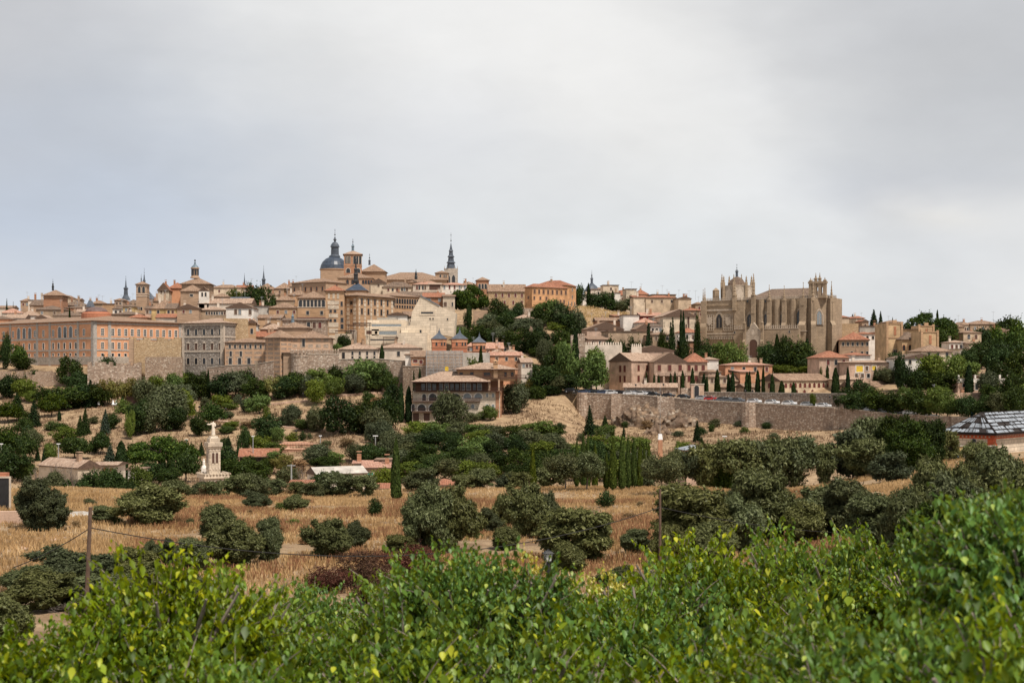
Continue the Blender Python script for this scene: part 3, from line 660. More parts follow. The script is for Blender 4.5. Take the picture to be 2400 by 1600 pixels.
cluster('in front of the gothic church', [('light', 1690, 802, 860, 50), ('light', 1725, 802, 850, 56), ('yellow', 1698, 825, 868, 40), ('dark', 1800, 800, 850, 50), ('dark', 1842, 790, 855, 60), ('dark', 1865, 792, 856, 60), ('cypress', 1821, 784, 860, 17), ('cypress', 1892, 794, 862, 16), ('light', 1787, 835, 850, 20), ('dark', 1815, 810, 858, 60), ('light', 1840, 855, 878, 60), ('dark', 1880, 820, 862, 60), ('light', 1890, 858, 878, 40), ('dark', 1910, 824, 880, 30)], dmax=512)
cy = [(1515, 872, 905, 6), (1533, 876, 908, 6), (1544, 878, 908, 7), (1572, 874, 906, 8), (1582, 870, 906, 8), (1600, 868, 912, 9), (1623, 862, 912, 11), (1650, 874, 915, 11), (1657, 880, 915, 8), (1681, 866, 916, 14), (1707, 875, 905, 8), (1717, 870, 918, 13), (1751, 872, 918, 15), (1757, 870, 905, 8), (1776, 867, 916, 13), (1789, 858, 900, 9), (1810, 876, 918, 12), (1832, 892, 918, 16), (1860, 896, 918, 14), (1958, 862, 920, 19), (1987, 862, 918, 13)]
cluster('in the cypress line behind the road wall', [('cypress',) + c + (471 if c[0] < 1640 else float(road_d(c[0])) + 19,) for c in cy])
cluster('in the dark belt over the right road wall', [('dark', 1985, 908, 962, 60), ('dark', 2025, 890, 962, 60), ('dark', 2010, 918, 966, 80), ('dark', 2060, 912, 970, 80), ('dark', 2095, 915, 972, 70), ('broad', 2130, 908, 972, 70), ('dark', 2160, 910, 976, 60), ('light', 2195, 905, 978, 56), ('light', 2220, 918, 978, 46), ('broad', 2250, 935, 982, 60), ('dark', 2275, 925, 985, 60), ('dark', 2310, 925, 988, 60), ('broad', 2345, 920, 990, 60), ('dark', 2385, 905, 992, 60), ('grey', 2320, 870, 940, 50), ('dark', 2370, 880, 960, 60)])
cluster('among the houses on the right hillside', [('conifer', 1998, 735, 765, 22), ('conifer', 2048, 724, 770, 26), ('conifer', 2064, 728, 770, 18), ('conifer', 2092, 742, 768, 10), ('conifer', 2100, 746, 768, 8), ('stonepine', 2175, 735, 830, 122), ('dark', 2215, 762, 835, 56), ('cypress', 2197, 726, 760, 7, 800), ('light', 2180, 830, 912, 70), ('light', 2225, 832, 900, 60), ('dark', 2150, 868, 905, 60), ('dark', 2200, 870, 925, 90), ('cypress', 2271, 855, 925, 20), ('light', 2275, 848, 890, 50), ('cypress', 2066, 832, 848, 9), ('cypress', 2054, 836, 848, 8), ('grey', 2078, 860, 900, 50), ('conifer', 2052, 858, 900, 22), ('dark', 2112, 830, 900, 44, 440), ('dark', 2140, 862, 915, 60, 440), ('cypress', 2160, 828, 870, 8), ('dark', 2240, 810, 850, 36), ('light', 2170, 840, 890, 40), ('dark', 2095, 825, 870, 40), ('shrub', 1924, 860, 875, 10, 470), ('cypress', 1939, 856, 880, 8, 468)])
cluster('in the pine wood at the right edge', [('pine', 2370, 742, 800, 60), ('pine', 2330, 764, 830, 60), ('pine', 2362, 775, 860, 80), ('dark', 2290, 800, 865, 60), ('dark', 2330, 815, 880, 70), ('pine', 2390, 752, 850, 60), ('dark', 2380, 820, 890, 70), ('dark', 2350, 850, 910, 60), ('cypress', 2316, 850, 890, 12), ('dark', 2270, 815, 870, 50), ('pine', 2300, 768, 830, 50), ('pine', 2345, 800, 870, 90, 500), ('dark', 2395, 870, 930, 60), ('dark', 2330, 900, 945, 60), ('dark', 2250, 830, 880, 50), ('light', 2395, 900, 950, 40)])
cluster('tucked among the roofs of the old town', [('conifer', 16, 698, 722, 10, 700), ('conifer', 31, 705, 722, 6, 700), ('cypress', 163, 722, 748, 9, 560), ('dark', 590, 664, 718, 46, 640), ('dark', 618, 672, 720, 52, 620), ('light', 552, 678, 712, 44, 650), ('dark', 640, 690, 714, 20, 640), ('cypress', 716, 793, 826, 13, 484), ('cypress', 895, 808, 840, 11, 484), ('dark', 810, 778, 815, 34, 500), ('light', 792, 805, 826, 26, 490), ('cypress', 668, 675, 700, 6, 700)])
# orchard cypresses and the near field
NEAR = 'in the tight cypress row at the field edge'
for s in [('cypressg', 1352, 1027, 1090, 13), ('cypressg', 1367, 1015, 1110, 15), ('cypressg', 1377, 1010, 1100, 10), ('cypressg', 1372, 1040, 1110, 14), ('cypressg', 1395, 1038, 1100, 13), ('cypressg', 1421, 1058, 1125, 12), ('cypressg', 1437, 1025, 1125, 18), ('cypressg', 1458, 1018, 1125, 19),
          ('cypressg', 1472, 1025, 1122, 15), ('cypressg', 1486, 1026, 1110, 15), ('cypressg', 1500, 1028, 1100, 13), ('cypressg', 1509, 1040, 1100, 9), ('cypressg', 1521, 1038, 1100, 14)]: pass
cluster(NEAR, [('cypressg', 1352, 1027, 0, 13, 176), ('cypressg', 1367, 1015, 0, 15, 180), ('cypressg', 1378, 1010, 0, 11, 186), ('cypressg', 1395, 1038, 0, 14, 182), ('cypressg', 1421, 1058, 0, 13, 170), ('cypressg', 1437, 1025, 0, 19, 168),
        ('cypressg', 1458, 1018, 0, 20, 168), ('cypressg', 1472, 1025, 0, 16, 170), ('cypressg', 1486, 1026, 0, 16, 173), ('cypressg', 1500, 1028, 0, 14, 178), ('cypressg', 1510, 1040, 0, 10, 182), ('cypressg', 1521, 1038, 0, 15, 180)])
cluster('standing alone at the field edge', [('cypressg', 928, 1026, 0, 24, 150), ('cypressg', 1249, 1048, 0, 16, 178)])
def dfield(px, base): return inv(px, base, 60, 180)
def fieldc(where, specs): cluster(where, [(k, x, t, 0, w_, dd if dd else dfield(x, b)) for (k, x, t, b, w_, dd) in specs])
fieldc('along the far field edge, left half', [('olivefar', 412, 1125, 1168, 66, 0), ('olivefar', 463, 1130, 1166, 50, 0), ('olivefar', 560, 1112, 1166, 80, 0), ('olivefar', 592, 1110, 1166, 66, 0), ('olivefar', 640, 1122, 1163, 56, 0), ('olivefar', 735, 1130, 1166, 60, 0), ('olivefar', 790, 1106, 1164, 80, 0), ('olivefar', 850, 1112, 1164, 66, 0), ('olivefar', 990, 1098, 1150, 84, 0), ('olivefar', 1085, 1112, 1146, 50, 0),
        ('olivefar', 1130, 1098, 1144, 66, 0), ('olivefar', 1215, 1106, 1146, 60, 0), ('olivefar', 1185, 1108, 1146, 50, 0), ('olivefar', 700, 1128, 1163, 44, 0), ('olivefar', 500, 1128, 1168, 50, 0), ('dryshrub', 680, 1130, 1160, 30, 0), ('dryshrub', 620, 1138, 1164, 24, 0), ('dryshrub', 480, 1135, 1168, 24, 0)])
fieldc('along the far field edge, right half', [('olivefar', 1290, 1092, 1130, 70, 0), ('almond', 1325, 1062, 1150, 80, 0), ('almond', 1375, 1060, 1150, 90, 0), ('olivefar', 1505, 1082, 1130, 70, 0), ('almond', 1552, 1068, 1160, 86, 0), ('almond', 1585, 1056, 1140, 80, 0), ('almond', 1608, 1056, 1140, 70, 0), ('olivefar', 1660, 1040, 1130, 110, 0), ('olivefar', 1720, 1030, 1130, 130, 0),
        ('darknear', 1690, 1060, 1130, 80, 0), ('olivefar', 1820, 1028, 1125, 110, 0), ('almond', 1870, 1022, 1130, 110, 0), ('olivefar', 1780, 1036, 1120, 90, 0), ('olivefar', 1930, 1040, 1098, 70, 0), ('olivefar', 2000, 1008, 1110, 110, 0), ('olivefar', 2035, 1030, 1118, 110, 0), ('darknear', 2090, 975, 1100, 90, 0), ('darknear', 2130, 990, 1108, 110, 0), ('darknear', 2165, 985, 1100, 90, 0), ('olivefar', 2090, 1060, 1130, 90, 0),
        ('olivefar', 2215, 1010, 1060, 60, 0), ('olivefar', 2050, 980, 1040, 110, 235)])
fieldc('on the dry field left of the big twin olive', [('olive', 96, 1122, 1245, 112, 0), ('olive', 338, 1134, 1228, 140, 0), ('olive', 522, 1184, 1266, 92, 0), ('olive', 550, 1222, 1330, 132, 0), ('olive', 637, 1216, 1325, 72, 0), ('olive', 770, 1218, 1312, 122, 0), ('olive', 460, 1262, 1340, 70, 0), ('olive', 355, 1268, 1330, 50, 0), ('olive', 395, 1262, 1330, 50, 0), ('shrub', 880, 1166, 1212, 36, 0), ('shrub', 690, 1215, 1235, 40, 0), ('olive', 600, 1150, 1195, 60, 0), ('olive', 690, 1160, 1200, 60, 0), ('olive', 250, 1185, 1225, 60, 0), ('olive', 830, 1225, 1290, 70, 0)])
rz = random.Random(33)
fieldc('dotted about the dry field', [(rz.choice(['shrub', 'dryshrub', 'dryshrub', 'shrub']), x, b0 - h, b0, h * rz.uniform(1.1, 1.9), 0) for x, b0, h in [(rz.uniform(150, 1950), rz.uniform(1175, 1290), rz.uniform(9, 24)) for _ in range(34)]])
fieldc('in the middle of the dry field', [('olive', 985, 1140, 1300, 130, 0), ('olive', 1052, 1144, 1292, 130, 0), ('olive', 948, 1255, 1312, 70, 0), ('olive', 1232, 1136, 1262, 110, 0), ('olive', 1275, 1158, 1250, 70, 0), ('olive', 1325, 1192, 1318, 188, 0), ('olive', 1175, 1160, 1240, 60, 0), ('shrub', 1422, 1150, 1190, 42, 0), ('olive', 1195, 1235, 1290, 70, 0), ('olive', 1330, 1270, 1350, 90, 0), ('olive', 1450, 1330, 1380, 110, 0), ('olive', 1395, 1215, 1285, 80, 0), ('olive', 1480, 1240, 1300, 70, 0), ('olive', 1140, 1190, 1250, 60, 0)])
fieldc('on the right part of the dry field', [('olive', 1640, 1140, 1300, 180, 0), ('olive', 1720, 1165, 1300, 140, 0), ('olive', 1800, 1106, 1270, 150, 0), ('olive', 1740, 1120, 1260, 110, 0), ('olive', 1562, 1232, 1330, 80, 0), ('olive', 1590, 1190, 1290, 90, 0), ('olive', 1690, 1225, 1330, 120, 0), ('olive', 1930, 1140, 1260, 150, 0), ('olive', 2000, 1125, 1260, 150, 0), ('olive', 2080, 1165, 1290, 150, 0), ('olive', 1870, 1180, 1280, 110, 0), ('olive', 2200, 1082, 1290, 170, 0), ('olive', 2270, 1120, 1330, 180, 0),
        ('olive', 2350, 1055, 1240, 160, 0), ('darknear', 2200, 1180, 1380, 180, 0), ('olive', 2390, 1110, 1330, 180, 0), ('olive', 2140, 1150, 1330, 120, 0), ('olive', 2310, 1040, 1150, 90, 0)])
fieldc('at the lower left below the earth path', [('olive', 170, 1288, 0, 210, 62), ('olive', 60, 1330, 0, 150, 60), ('olive', 290, 1285, 0, 130, 64), ('olive', 330, 1320, 0, 150, 60), ('olive', 110, 1340, 0, 180, 55), ('olive', 250, 1345, 0, 180, 55), ('olive', 20, 1400, 0, 150, 45), ('bare', 160, 1400, 0, 90, 52), ('bare', 235, 1420, 0, 70, 50), ('olive', 460, 1345, 0, 150, 54), ('darknear', 390, 1400, 0, 160, 46)])
cluster('among the olives above the foreground leaves', [('redshrub', 770, 1325, 0, 110, 60), ('redshrub', 850, 1290, 0, 130, 62), ('redshrub', 960, 1278, 0, 150, 66), ('redshrub', 900, 1335, 0, 150, 54)])
# ---------------------------------------------------------------- windows
WCACHE = {}
def win_mesh(w, h, style, wallt, pane):
    key = (round(w, 1), round(h, 1), style, wallt, pane)
    if key in WCACHE: return WCACHE[key]
    w, h = key[0], key[1]; mb = MB(); t = max(.14, w * .14); pr = -.1
    if style in ('r', 'm', 'g'):
        for b in ((-w / 2 - t, -w / 2, -h / 2 - t, h / 2 + t), (w / 2, w / 2 + t, -h / 2 - t, h / 2 + t), (-w / 2, w / 2, h / 2, h / 2 + t), (-w / 2, w / 2, -h / 2 - t, -h / 2)):
            mb.box(b[0], b[1], pr, .02, b[2], b[3], 0)
        if style == 'm':
            mb.box(-.05, .05, pr + .04, .0, -h / 2, h / 2, 0)
            for z in (-.17, .17): mb.box(-w / 2, w / 2, pr + .045, .0, h * z - .04, h * z + .04, 0)
        if style == 'g': mb.front([(-w / 2 - t * 2, h / 2 + t), (w / 2 + t * 2, h / 2 + t), (0, h / 2 + t + w * .45)], -.2, .02, 0)
        pts = [(-w / 2, -h / 2), (w / 2, -h / 2), (w / 2, h / 2), (-w / 2, h / 2)]
    else:   # a round head, p pointed head
        n = 8; r = w / 2; sp = h / 2 - r * (1 if style == 'a' else 1.5)
        arc = []
        for i in range(n + 1):
            a = math.pi * i / n
            x = r * math.cos(a); z = r * math.sin(a) if style == 'a' else r * 1.5 * (1 - abs(math.cos(a)) ** 1.6)
            arc.append((x, sp + z))
        pts = [(-r, -h / 2), (r, -h / 2)] + arc
        k = (r + t) / r
        outer = [(-r - t, -h / 2), (r + t, -h / 2)] + [(x * k, sp + (z - sp) * (1 + t / r)) for x, z in arc]
        for i in range(1, len(pts) - 1):
            a, b, c, d_ = pts[i], outer[i], outer[i + 1], pts[i + 1]
            mb.front([a, b, c, d_], pr, .02, 0)
        a, b, c, d_ = pts[-1], outer[-1], outer[0], pts[0]
        mb.front([a, b, c, d_], pr, .02, 0)
    mb.poly([(x, -.03, z) for x, z in pts], 1)
    me = mb.mesh('window', [wallt, pane]); WCACHE[key] = me
    return me
def add_window(root, face, x, z, w, h, style, dims, trim, pane, off=0.):
    W, L = dims
    o = link(bpy.data.objects.new('window', win_mesh(w, h, style, trim, pane)), root)
    if face == 'f': o.location = (x, -off, z)
    elif face == 'l': o.location = (-off, x, z); o.rotation_euler = (0, 0, -math.pi / 2)
    else: o.location = (W + off, x, z); o.rotation_euler = (0, 0, math.pi / 2)
    return o
def roof_mesh(mb, kind, W, L, h, rz, ov, wm=None, axis=None):
    a, b, c, d = (-ov, -ov), (W + ov, -ov), (W + ov, L + ov), (-ov, L + ov)
    e = .22; z0 = h - .05
    for p, q in ((a, b), (b, c), (c, d), (d, a)): mb.poly([(*p, z0), (*q, z0), (*q, z0 + e), (*p, z0 + e)], 1)
    mb.poly([(*d, z0), (*c, z0), (*b, z0), (*a, z0)], 1)
    z1 = z0 + e; w2, l2 = W + 2 * ov, L + 2 * ov
    if kind == 'flat': mb.poly([(*a, z1), (*b, z1), (*c, z1), (*d, z1)], 0)
    elif kind == 'pyr':
        m_ = (W / 2, L / 2, rz)
        for p, q in ((a, b), (b, c), (c, d), (d, a)): mb.poly([(*p, z1), (*q, z1), m_], 0)
    elif kind == 'hip':
        if W >= L: i = l2 / 2; r1, r2 = (-ov + i, L / 2, rz), (W + ov - i, L / 2, rz)
        else: i = w2 / 2; r1, r2 = (W / 2, -ov + i, rz), (W / 2, L + ov - i, rz)
        A, B_, C, D = (*a, z1), (*b, z1), (*c, z1), (*d, z1)
        if W >= L: mb.poly([A, B_, r2, r1]); mb.poly([B_, C, r2]); mb.poly([C, D, r1, r2]); mb.poly([D, A, r1])
        else: mb.poly([A, B_, r1]); mb.poly([B_, C, r2, r1]); mb.poly([C, D, r2]); mb.poly([D, A, r1, r2])
    elif kind == 'gs':     # ridge along the front
        A, B_, C, D = (*a, z1), (*b, z1), (*c, z1), (*d, z1); r1, r2 = (-ov, L / 2, rz), (W + ov, L / 2, rz)
        mb.poly([A, B_, r2, r1]); mb.poly([C, D, r1, r2]); mb.poly([B_, C, r2], 1); mb.poly([D, A, r1], 1)
    elif kind == 'gf':     # gable towards the front
        A, B_, C, D = (*a, z1), (*b, z1), (*c, z1), (*d, z1); r1, r2 = (W / 2, -ov, rz), (W / 2, L + ov, rz)
        mb.poly([A, r1, r2, D]); mb.poly([B_, C, r2, r1]); mb.poly([A, B_, r1], 1); mb.poly([C, D, r2], 1)
    elif kind == 'shed':
        A, B_, C, D = (*a, z1), (*b, z1), (*c, rz), (*d, rz)
        mb.poly([A, B_, C, D]); mb.poly([B_, (*c, z1), C], 1); mb.poly([D, (*d, z1), A], 1); mb.poly([C, (*c, z1), (*d, z1), D], 1)
def solve(xl, xc, xr, d, yaw, L):
    s, c = math.sin(R(yaw)), math.cos(R(yaw)); X = (xc - 1200) / F * d
    if yaw >= 0:
        k = (xr - 1200) / F; W = (k * d - X) / (c - k * s)
        if L is None: kl = (xl - 1200) / F; L = (X - kl * d) / (s + kl * c)
        o = (X, d)
    else:
        k = (xl - 1200) / F; W = (X - k * d) / (c - k * s)
        if L is None: kr = (xr - 1200) / F; L = (X - kr * d) / (s + kr * c)
        o = (X - W * c, d - W * s)
    return W, abs(L), o
WR = random.Random(3)
def pxfrac(px, face, o, W, L, s, c):
    k = (px - 1200) / F; ox, oy = o
    if face == 'f': return (k * oy - ox) / (c - k * s) / W
    if face == 'r': ox += W * c; oy += W * s
    return (ox - k * oy) / (s + k * c) / L
def B(name, label, cat, xl, xc, xr, d, yaw, eave, ridge, roof='hip', L=None, wall='tan', rm='tile', wins=(), group=None, bands=(), chim=0, ov=.45, trim=None, pane='glass', base=None, qu=None, ground=None, parapet=0):
    W, L, o = solve(xl, xc, xr, d, yaw, L)
    s, c = math.sin(R(yaw)), math.cos(R(yaw))
    cor = [(o[0] + a * W * c - b * L * s, o[1] + a * W * s + b * L * c) for a in (0, 1) for b in (0, 1)]
    ze = (HY - eave) * d / F
    zb = min(gz(*q) for q in cor) if base is None else (HY - base) * d / F
    if zb > ze - 2: zb = ze - 3
    root = empty(name, (o[0], o[1], zb), R(yaw)); tag(root, label, cat, group)
    h = ze - zb
    dr = d + (L * c / 2 if roof not in ('gf',) else 0)
    rz = (HY - ridge) * dr / F - zb if ridge else h
    if roof in ('hip', 'gs', 'pyr', 'gf', 'shed'): rz = max(rz, h + .6)
    mb = MB()
    if roof == 'gf':
        mb.front([(0, -1.5), (W, -1.5), (W, h), (W / 2, rz - .25), (0, h)], 0, L)
    elif roof == 'gs':
        e = [(0, -1.5), (L, -1.5), (L, h), (L / 2, rz - .25), (0, h)]
        mb.poly([(0, 0, -1.5), (W, 0, -1.5), (W, 0, h), (0, 0, h)]); mb.poly([(W, L, -1.5), (0, L, -1.5), (0, L, h), (W, L, h)])
        mb.poly([(W, y, z) for y, z in e]); mb.poly([(0, y, z) for y, z in e[::-1]])
    elif name == 'ruined_wall':
        nj = max(4, int(W / 1.1)); jr = random.Random(int(xc)); top = [(W * (1 - i / nj), h - jr.choice((0, 0, .15, .4, .8, 1.3)) * (1 if 0 < i < nj else .3)) for i in range(nj + 1)]
        ot = [(0, -1.5), (W, -1.5)] + [q for i in range(nj) for q in ((top[i][0], top[i][1]), (top[i + 1][0], top[i][1]))]
        mb.front(ot, 0, L)
    elif roof == 'none': mb.box(0, W, 0, L, -1.5, h, 0)
    elif roof == 'parapet':
        mb.box(0, W, 0, L, -1.5, h - .8, 0, top=True)
        for q in ((0, W, 0, .3), (0, W, L - .3, L), (0, .3, .3, L - .3), (W - .3, W, .3, L - .3)): mb.box(*q, h - .8, h, 0)
    else: mb.box(0, W, 0, L, -1.5, h, 0, top=False)
    mb.build('wall', wall, root)
    trim = trim or 'stonetrim'
    if roof not in ('none', 'parapet'):
        rb = MB(); roof_mesh(rb, roof, W, L, h, rz, ov)
        ro = rb.build('roof', [rm, 'wood'], root)
        rr = random.Random(int(xc * 7 + eave))
        if cat == 'house' and ov < .4 and rr.random() < .45:
            ab = MB(); fx, fy = rr.uniform(.2, .8) * W, L * .5; zt_ = max(rz, h + .5); hh_ = rr.uniform(2, 3.6); ab.tube([(fx, fy, zt_ - .6), (fx, fy, zt_ + hh_)], .045, 4); ab.box(fx - .7, fx + .7, fy - .03, fy + .03, zt_ + hh_ - .3, zt_ + hh_ - .22); ab.box(fx - .5, fx + .5, fy - .03, fy + .03, zt_ + hh_ - .75, zt_ + hh_ - .68)
            ab.build('antenna', 'steel', ro)
        for i in range(chim + (1 if cat == 'house' and rr.random() < .5 else 0)):
            cb = MB(); fx = rr.uniform(.15, .85) * W; fy = rr.uniform(.3, .6) * L
            cb.box(fx - .4, fx + .4, fy - .4, fy + .4, h + .1, max(rz, h + 1) + rr.uniform(.5, 1.3)); cb.box(fx - .5, fx + .5, fy - .5, fy + .5, max(rz, h + 1) + 1.3, max(rz, h + 1) + 1.45)
            cb.build('chimney', rr.choice(['brickpale', 'whitish', 'brick']), ro)
    for wn in wins:
        face, py, ww, hh, n, a, b = wn[:7]; stl = wn[7] if len(wn) > 7 else 'r'; pn = wn[8] if len(wn) > 8 else pane
        z = (HY - py) * d / F - zb
        if face == 's': face = 'l' if yaw >= 0 else 'r'
        ln = W if face == 'f' else L
        a, b = [q if abs(q) <= 1.5 else pxfrac(q, face, o, W, L, s, c) for q in (a, b)]
        for i in range(n):
            pq = pn
            if cat == 'house' and pn == 'glass': pq = WR.choice(('glass', 'glass', 'shutter', 'glasslight', 'burgundy', 'wood'))
            add_window(root, face, ln * (a if n == 1 else a + (b - a) * i / (n - 1)), z, ww, hh, stl, (W, L), trim, pq)
    for bd in bands:     # (row, thickness m, material)
        z = (HY - bd[0]) * d / F - zb; t = bd[1]; bb = MB()
        for q in ((-.14, W + .14, -.14, 0), (-.14, 0, 0, L), (W, W + .14, 0, L)): bb.box(*q, z - t / 2, z + t / 2)
        bb.build('cornice', bd[2] if len(bd) > 2 else trim, root)
    if qu:               # pilasters: (material, width m, fractions on front, fractions on side)
        q2, q3 = [[t if abs(t) <= 1.5 else pxfrac(t, fc, o, W, L, s, c) for t in q] for q, fc in ((qu[2], 'f'), (qu[3], 'l' if yaw >= 0 else 'r'))]
        for t in q2:
            pb = MB(); x = t * (W - qu[1]); pb.box(x, x + qu[1], -.16, 0, 0, h - .1); pb.build('pilaster', qu[0], root)
        for t in q3:
            pb = MB(); y = t * (L - qu[1])
            if yaw >= 0: pb.box(-.16, 0, y, y + qu[1], 0, h - .1)
            else: pb.box(W, W + .16, y, y + qu[1], 0, h - .1)
            pb.build('pilaster', qu[0], root)
    root['dims'] = (W, L, h, rz)
    return root
def spire(root, name, px, d, prof, mat, n=8, rot=None, x=None, smooth=False):
    """turned part: prof = [(half width px, row)] at distance d; child of root (world coords made local)"""
    mb = MB(); pr = [(hw * d / F, (HY - py) * d / F) for hw, py in prof]
    mb.lathe(pr, n, (0, 0), 0, math.pi / n if rot is None else rot)
    o = mb.build(name, mat, None, smooth)
    o.location = ((px - 1200) * d / F, d, 0)
    if root is not None:
        o.parent = root
        mw = Matrix.Translation(root.location) @ Matrix.Rotation(root.rotation_euler.z, 4, 'Z')
        o.matrix_parent_inverse = mw.inverted()
    return o
def finial(root, px, d, top, bot, ball=1.5, cross=True, mat='iron'):
    s = d / F; mb = MB(); zt, zb_ = (HY - top) * s, (HY - bot) * s
    mb.lathe([(.28 * s, zb_ - 1), (.28 * s, zt)], 5)
    zz = zb_ + (zt - zb_) * .3; r = ball * s
    mb.lathe([(0, zz - r), (r * .8, zz - r * .6), (r, zz), (r * .8, zz + r * .6), (0, zz + r)], 8)
    if ball > 1.2:
        z2 = zz + r * 2.2; r *= .6; mb.lathe([(0, z2 - r), (r, z2), (0, z2 + r)], 8)
    if cross: zc = zb_ + (zt - zb_) * .8; q = (zt - zb_) * .09; mb.box(-q, q, -.2 * s, .2 * s, zc - .35 * s, zc + .35 * s)
    o = mb.build('finial', mat, None); o.location = ((px - 1200) * s, d, 0)
    o.parent = root; mw = Matrix.Translation(root.location) @ Matrix.Rotation(root.rotation_euler.z, 4, 'Z'); o.matrix_parent_inverse = mw.inverted()
    return o
def child_at(o, root):
    o.parent = root; mw = Matrix.Translation(root.location) @ Matrix.Rotation(root.rotation_euler.z, 4, 'Z'); o.matrix_parent_inverse = mw.inverted(); return o
# ---------------------------------------------------------------- buildings: far left
H_ = 'house'
pal = B('palace', 'long orange palace with grey stone pilasters at the left edge', 'palace', -110, 219, 428, 505, 50, 752, 741, 'hip', wall='orange', rm='tile', trim='whitetrim', pane='carglass', ov=.9,
  wins=[('f', 777, 1.1, 2.4, 1, 240, 240, 'm'), ('f', 777, 1.1, 2.4, 11, 264, 412, 'm'), ('f', 809, 1.1, 2.2, 1, 240, 240, 'm'), ('f', 809, 1.1, 2.2, 3, 264, 294, 'm'), ('f', 831, 1.0, 1.0, 1, 240, 240, 'r', 'glass'), ('f', 831, 1.0, 1.0, 3, 264, 294, 'r', 'glass')]
  + [('s', 778, 1.1, 2.3, 1, p, p, 'm') for p in (197, 178, 125, 102, 82, 31, 9)] + [('s', 776, 1.9, 4.0, 3, 166, 140, 'a'), ('s', 776, 1.9, 4.0, 3, 70, 44, 'a')]
  + [('s', 809, 1.1, 2.2, 1, p, p, 'r', 'glass') for p in (197, 178, 165, 151, 138, 125, 102, 82, 69, 56, 31)] + [('s', 830, 1.0, 1.0, 1, p, p, 'r', 'glass') for p in (197, 178, 165, 151, 138, 125, 102, 82, 69, 56, 31)],
  bands=[(757, .5, 'greytrim'), (792, .7, 'greytrim'), (820, .5, 'greytrim'), (845, 2.9, 'stone')], qu=('greytrim', 1.3, (0, 254, .985), (0, 185, 118, 88, 24)))
dr_ = spire(pal, 'drum', 226, 535, [(34, 748), (34, 735), (30, 733), (30, 731), (27, 731)], 'brickred', 24); spire(pal, 'dome', 226, 535, [(27, 733), (25, 728), (20, 723), (11, 720), (3, 719), (0, 719)], 'domebrown', 24, smooth=True)
B('ruined_wall', 'tall patched tan brick and rubble wall covering the palace corner', 'wall', 304, 304, 426, 486, 22, 790, None, 'none', 2.2, wall='rubbletan')
tw = B('wall_buttress', 'brick buttress at the left end of the patched tan wall', 'buttress', 302, 302, 312, 483, 10, 794, None, 'none', 4, wall='brickpale')
B('ruined_wall', 'ragged pink rubble wall under the orange palace corner', 'wall', 205, 205, 330, 480, 8, 848, None, 'none', 2.5, wall='rubblewall')
B('ruined_wall', 'low rubble wall beneath the grass strip at the far left', 'wall', -120, -120, 180, 497, 0, 869, None, 'none', 2, wall='rubble')
B('garden_wall', 'low brown wall between the patched wall and grey palace', 'wall', 340, 340, 428, 484, 5, 836, None, 'none', 1.2, wall='rubble')
B('stone_palace', 'grey rubble palace with pedimented windows and tiled roof', 'palace', 427, 523, 600, 486, -22, 757, 745, 'hip', wall='rubblegrey', rm='tilepale', trim='stonetrim', ov=.7,
  wins=[('f', 777, 1.1, 2.1, 5, .15, .93, 'a'), ('f', 812, 1.0, 2.2, 5, .15, .93, 'g', 'shutter'), ('f', 846, 1.2, 2.2, 5, .15, .93)], bands=[(760, .5), (789, .5), (823, .5)], qu=('stonetrim', .9, (0, .99), (.0,)))
B('party_wall', 'tan brick gable wall rising behind the grey palace', 'wall', 524, 524, 582, 492, 14, 746, None, 'none', 9, wall='rubbletan')
B('house', 'narrow tan house with one small window behind the grey palace', H_, 580, 580, 600, 497, 10, 757, 748, 'gf', 12, wall='bricktan', wins=[('f', 776, .9, 1.8, 1, .5, .5)])
B('banded_house', 'long brick-banded building right of the grey palace', 'building', 527, 527, 626, 482, 0, 803, 792, 'hip', 13, wall='mudejar', rm='tile', chim=0, wins=[('f', 812, .7, 1.3, 8, .12, .97), ('f', 829, .8, 1.8, 2, .14, .38), ('f', 846, 1.1, 2.2, 3, .13, .57)])
B('convent', 'brick-banded convent with hipped roof, facing corner', 'convent', 622, 657, 690, 474, 52, 792, 773, 'hip', wall='mudejar', rm='tile', ov=.6)
B('convent_wing', 'pale banded convent wing with hipped roof under the slate cupola', 'convent', 682, 682, 774, 478, 3, 793, 775, 'hip', 14, wall='mudejarpale', rm='tile', ov=.6, wins=[('f', 803, .9, 2.6, 1, .32, .32)])
q = B('lantern_block', 'squat square block with pyramid roof and tiny slate cupola', 'tower', 652, 652, 722, 486, 0, 769, 754, 'pyr', 10, wall='brickpale', rm='tile')
spire(q, 'cupola', 686, 491, [(4.5, 756), (4.5, 752), (3, 751), (3, 743), (4, 742), (1.5, 738), (.6, 735), (.2, 728)], 'lead', 8)
B('gatehouse', 'tiny tiled hut behind the round wall tower', 'hut', 664, 664, 690, 474, 0, 827, 820, 'shed', 4, wall='brickpale')
B('white_hall', 'low white building with slit windows above the city wall', 'building', 793, 793, 885, 486, 0, 819, 803, 'hip', 12, wall='whitish', rm='tilepale', chim=3, wins=[('f', 833, 1.0, 2.2, 1, .13, .13), ('f', 828, .7, 1.6, 4, .36, .92), ('f', 838, .7, 1.4, 4, .36, .92)], bands=[(822, .3)])
B('white_hall', 'long cream-roofed white building right of the slit-windowed hall', 'building', 886, 886, 985, 488, 0, 816, 803, 'hip', 12, wall='whitish', rm='tilepale', chim=2, wins=[('f', 829, 1.0, 1.7, 3, .12, .85)])
B('house', 'orange-pink house with two dark windows left of the scaffolding', H_, 964, 964, 1002, 470, 4, 837, 820, 'shed', 9, wall='salmon', rm='tile', wins=[('f', 846, 1.5, 1.0, 1, .25, .25), ('f', 848, 1.1, 1.3, 1, .6, .6)])
B('house', 'blank white house end beside the orange-pink house', H_, 950, 950, 965, 472, 0, 832, 830, 'shed', 6, wall='white')
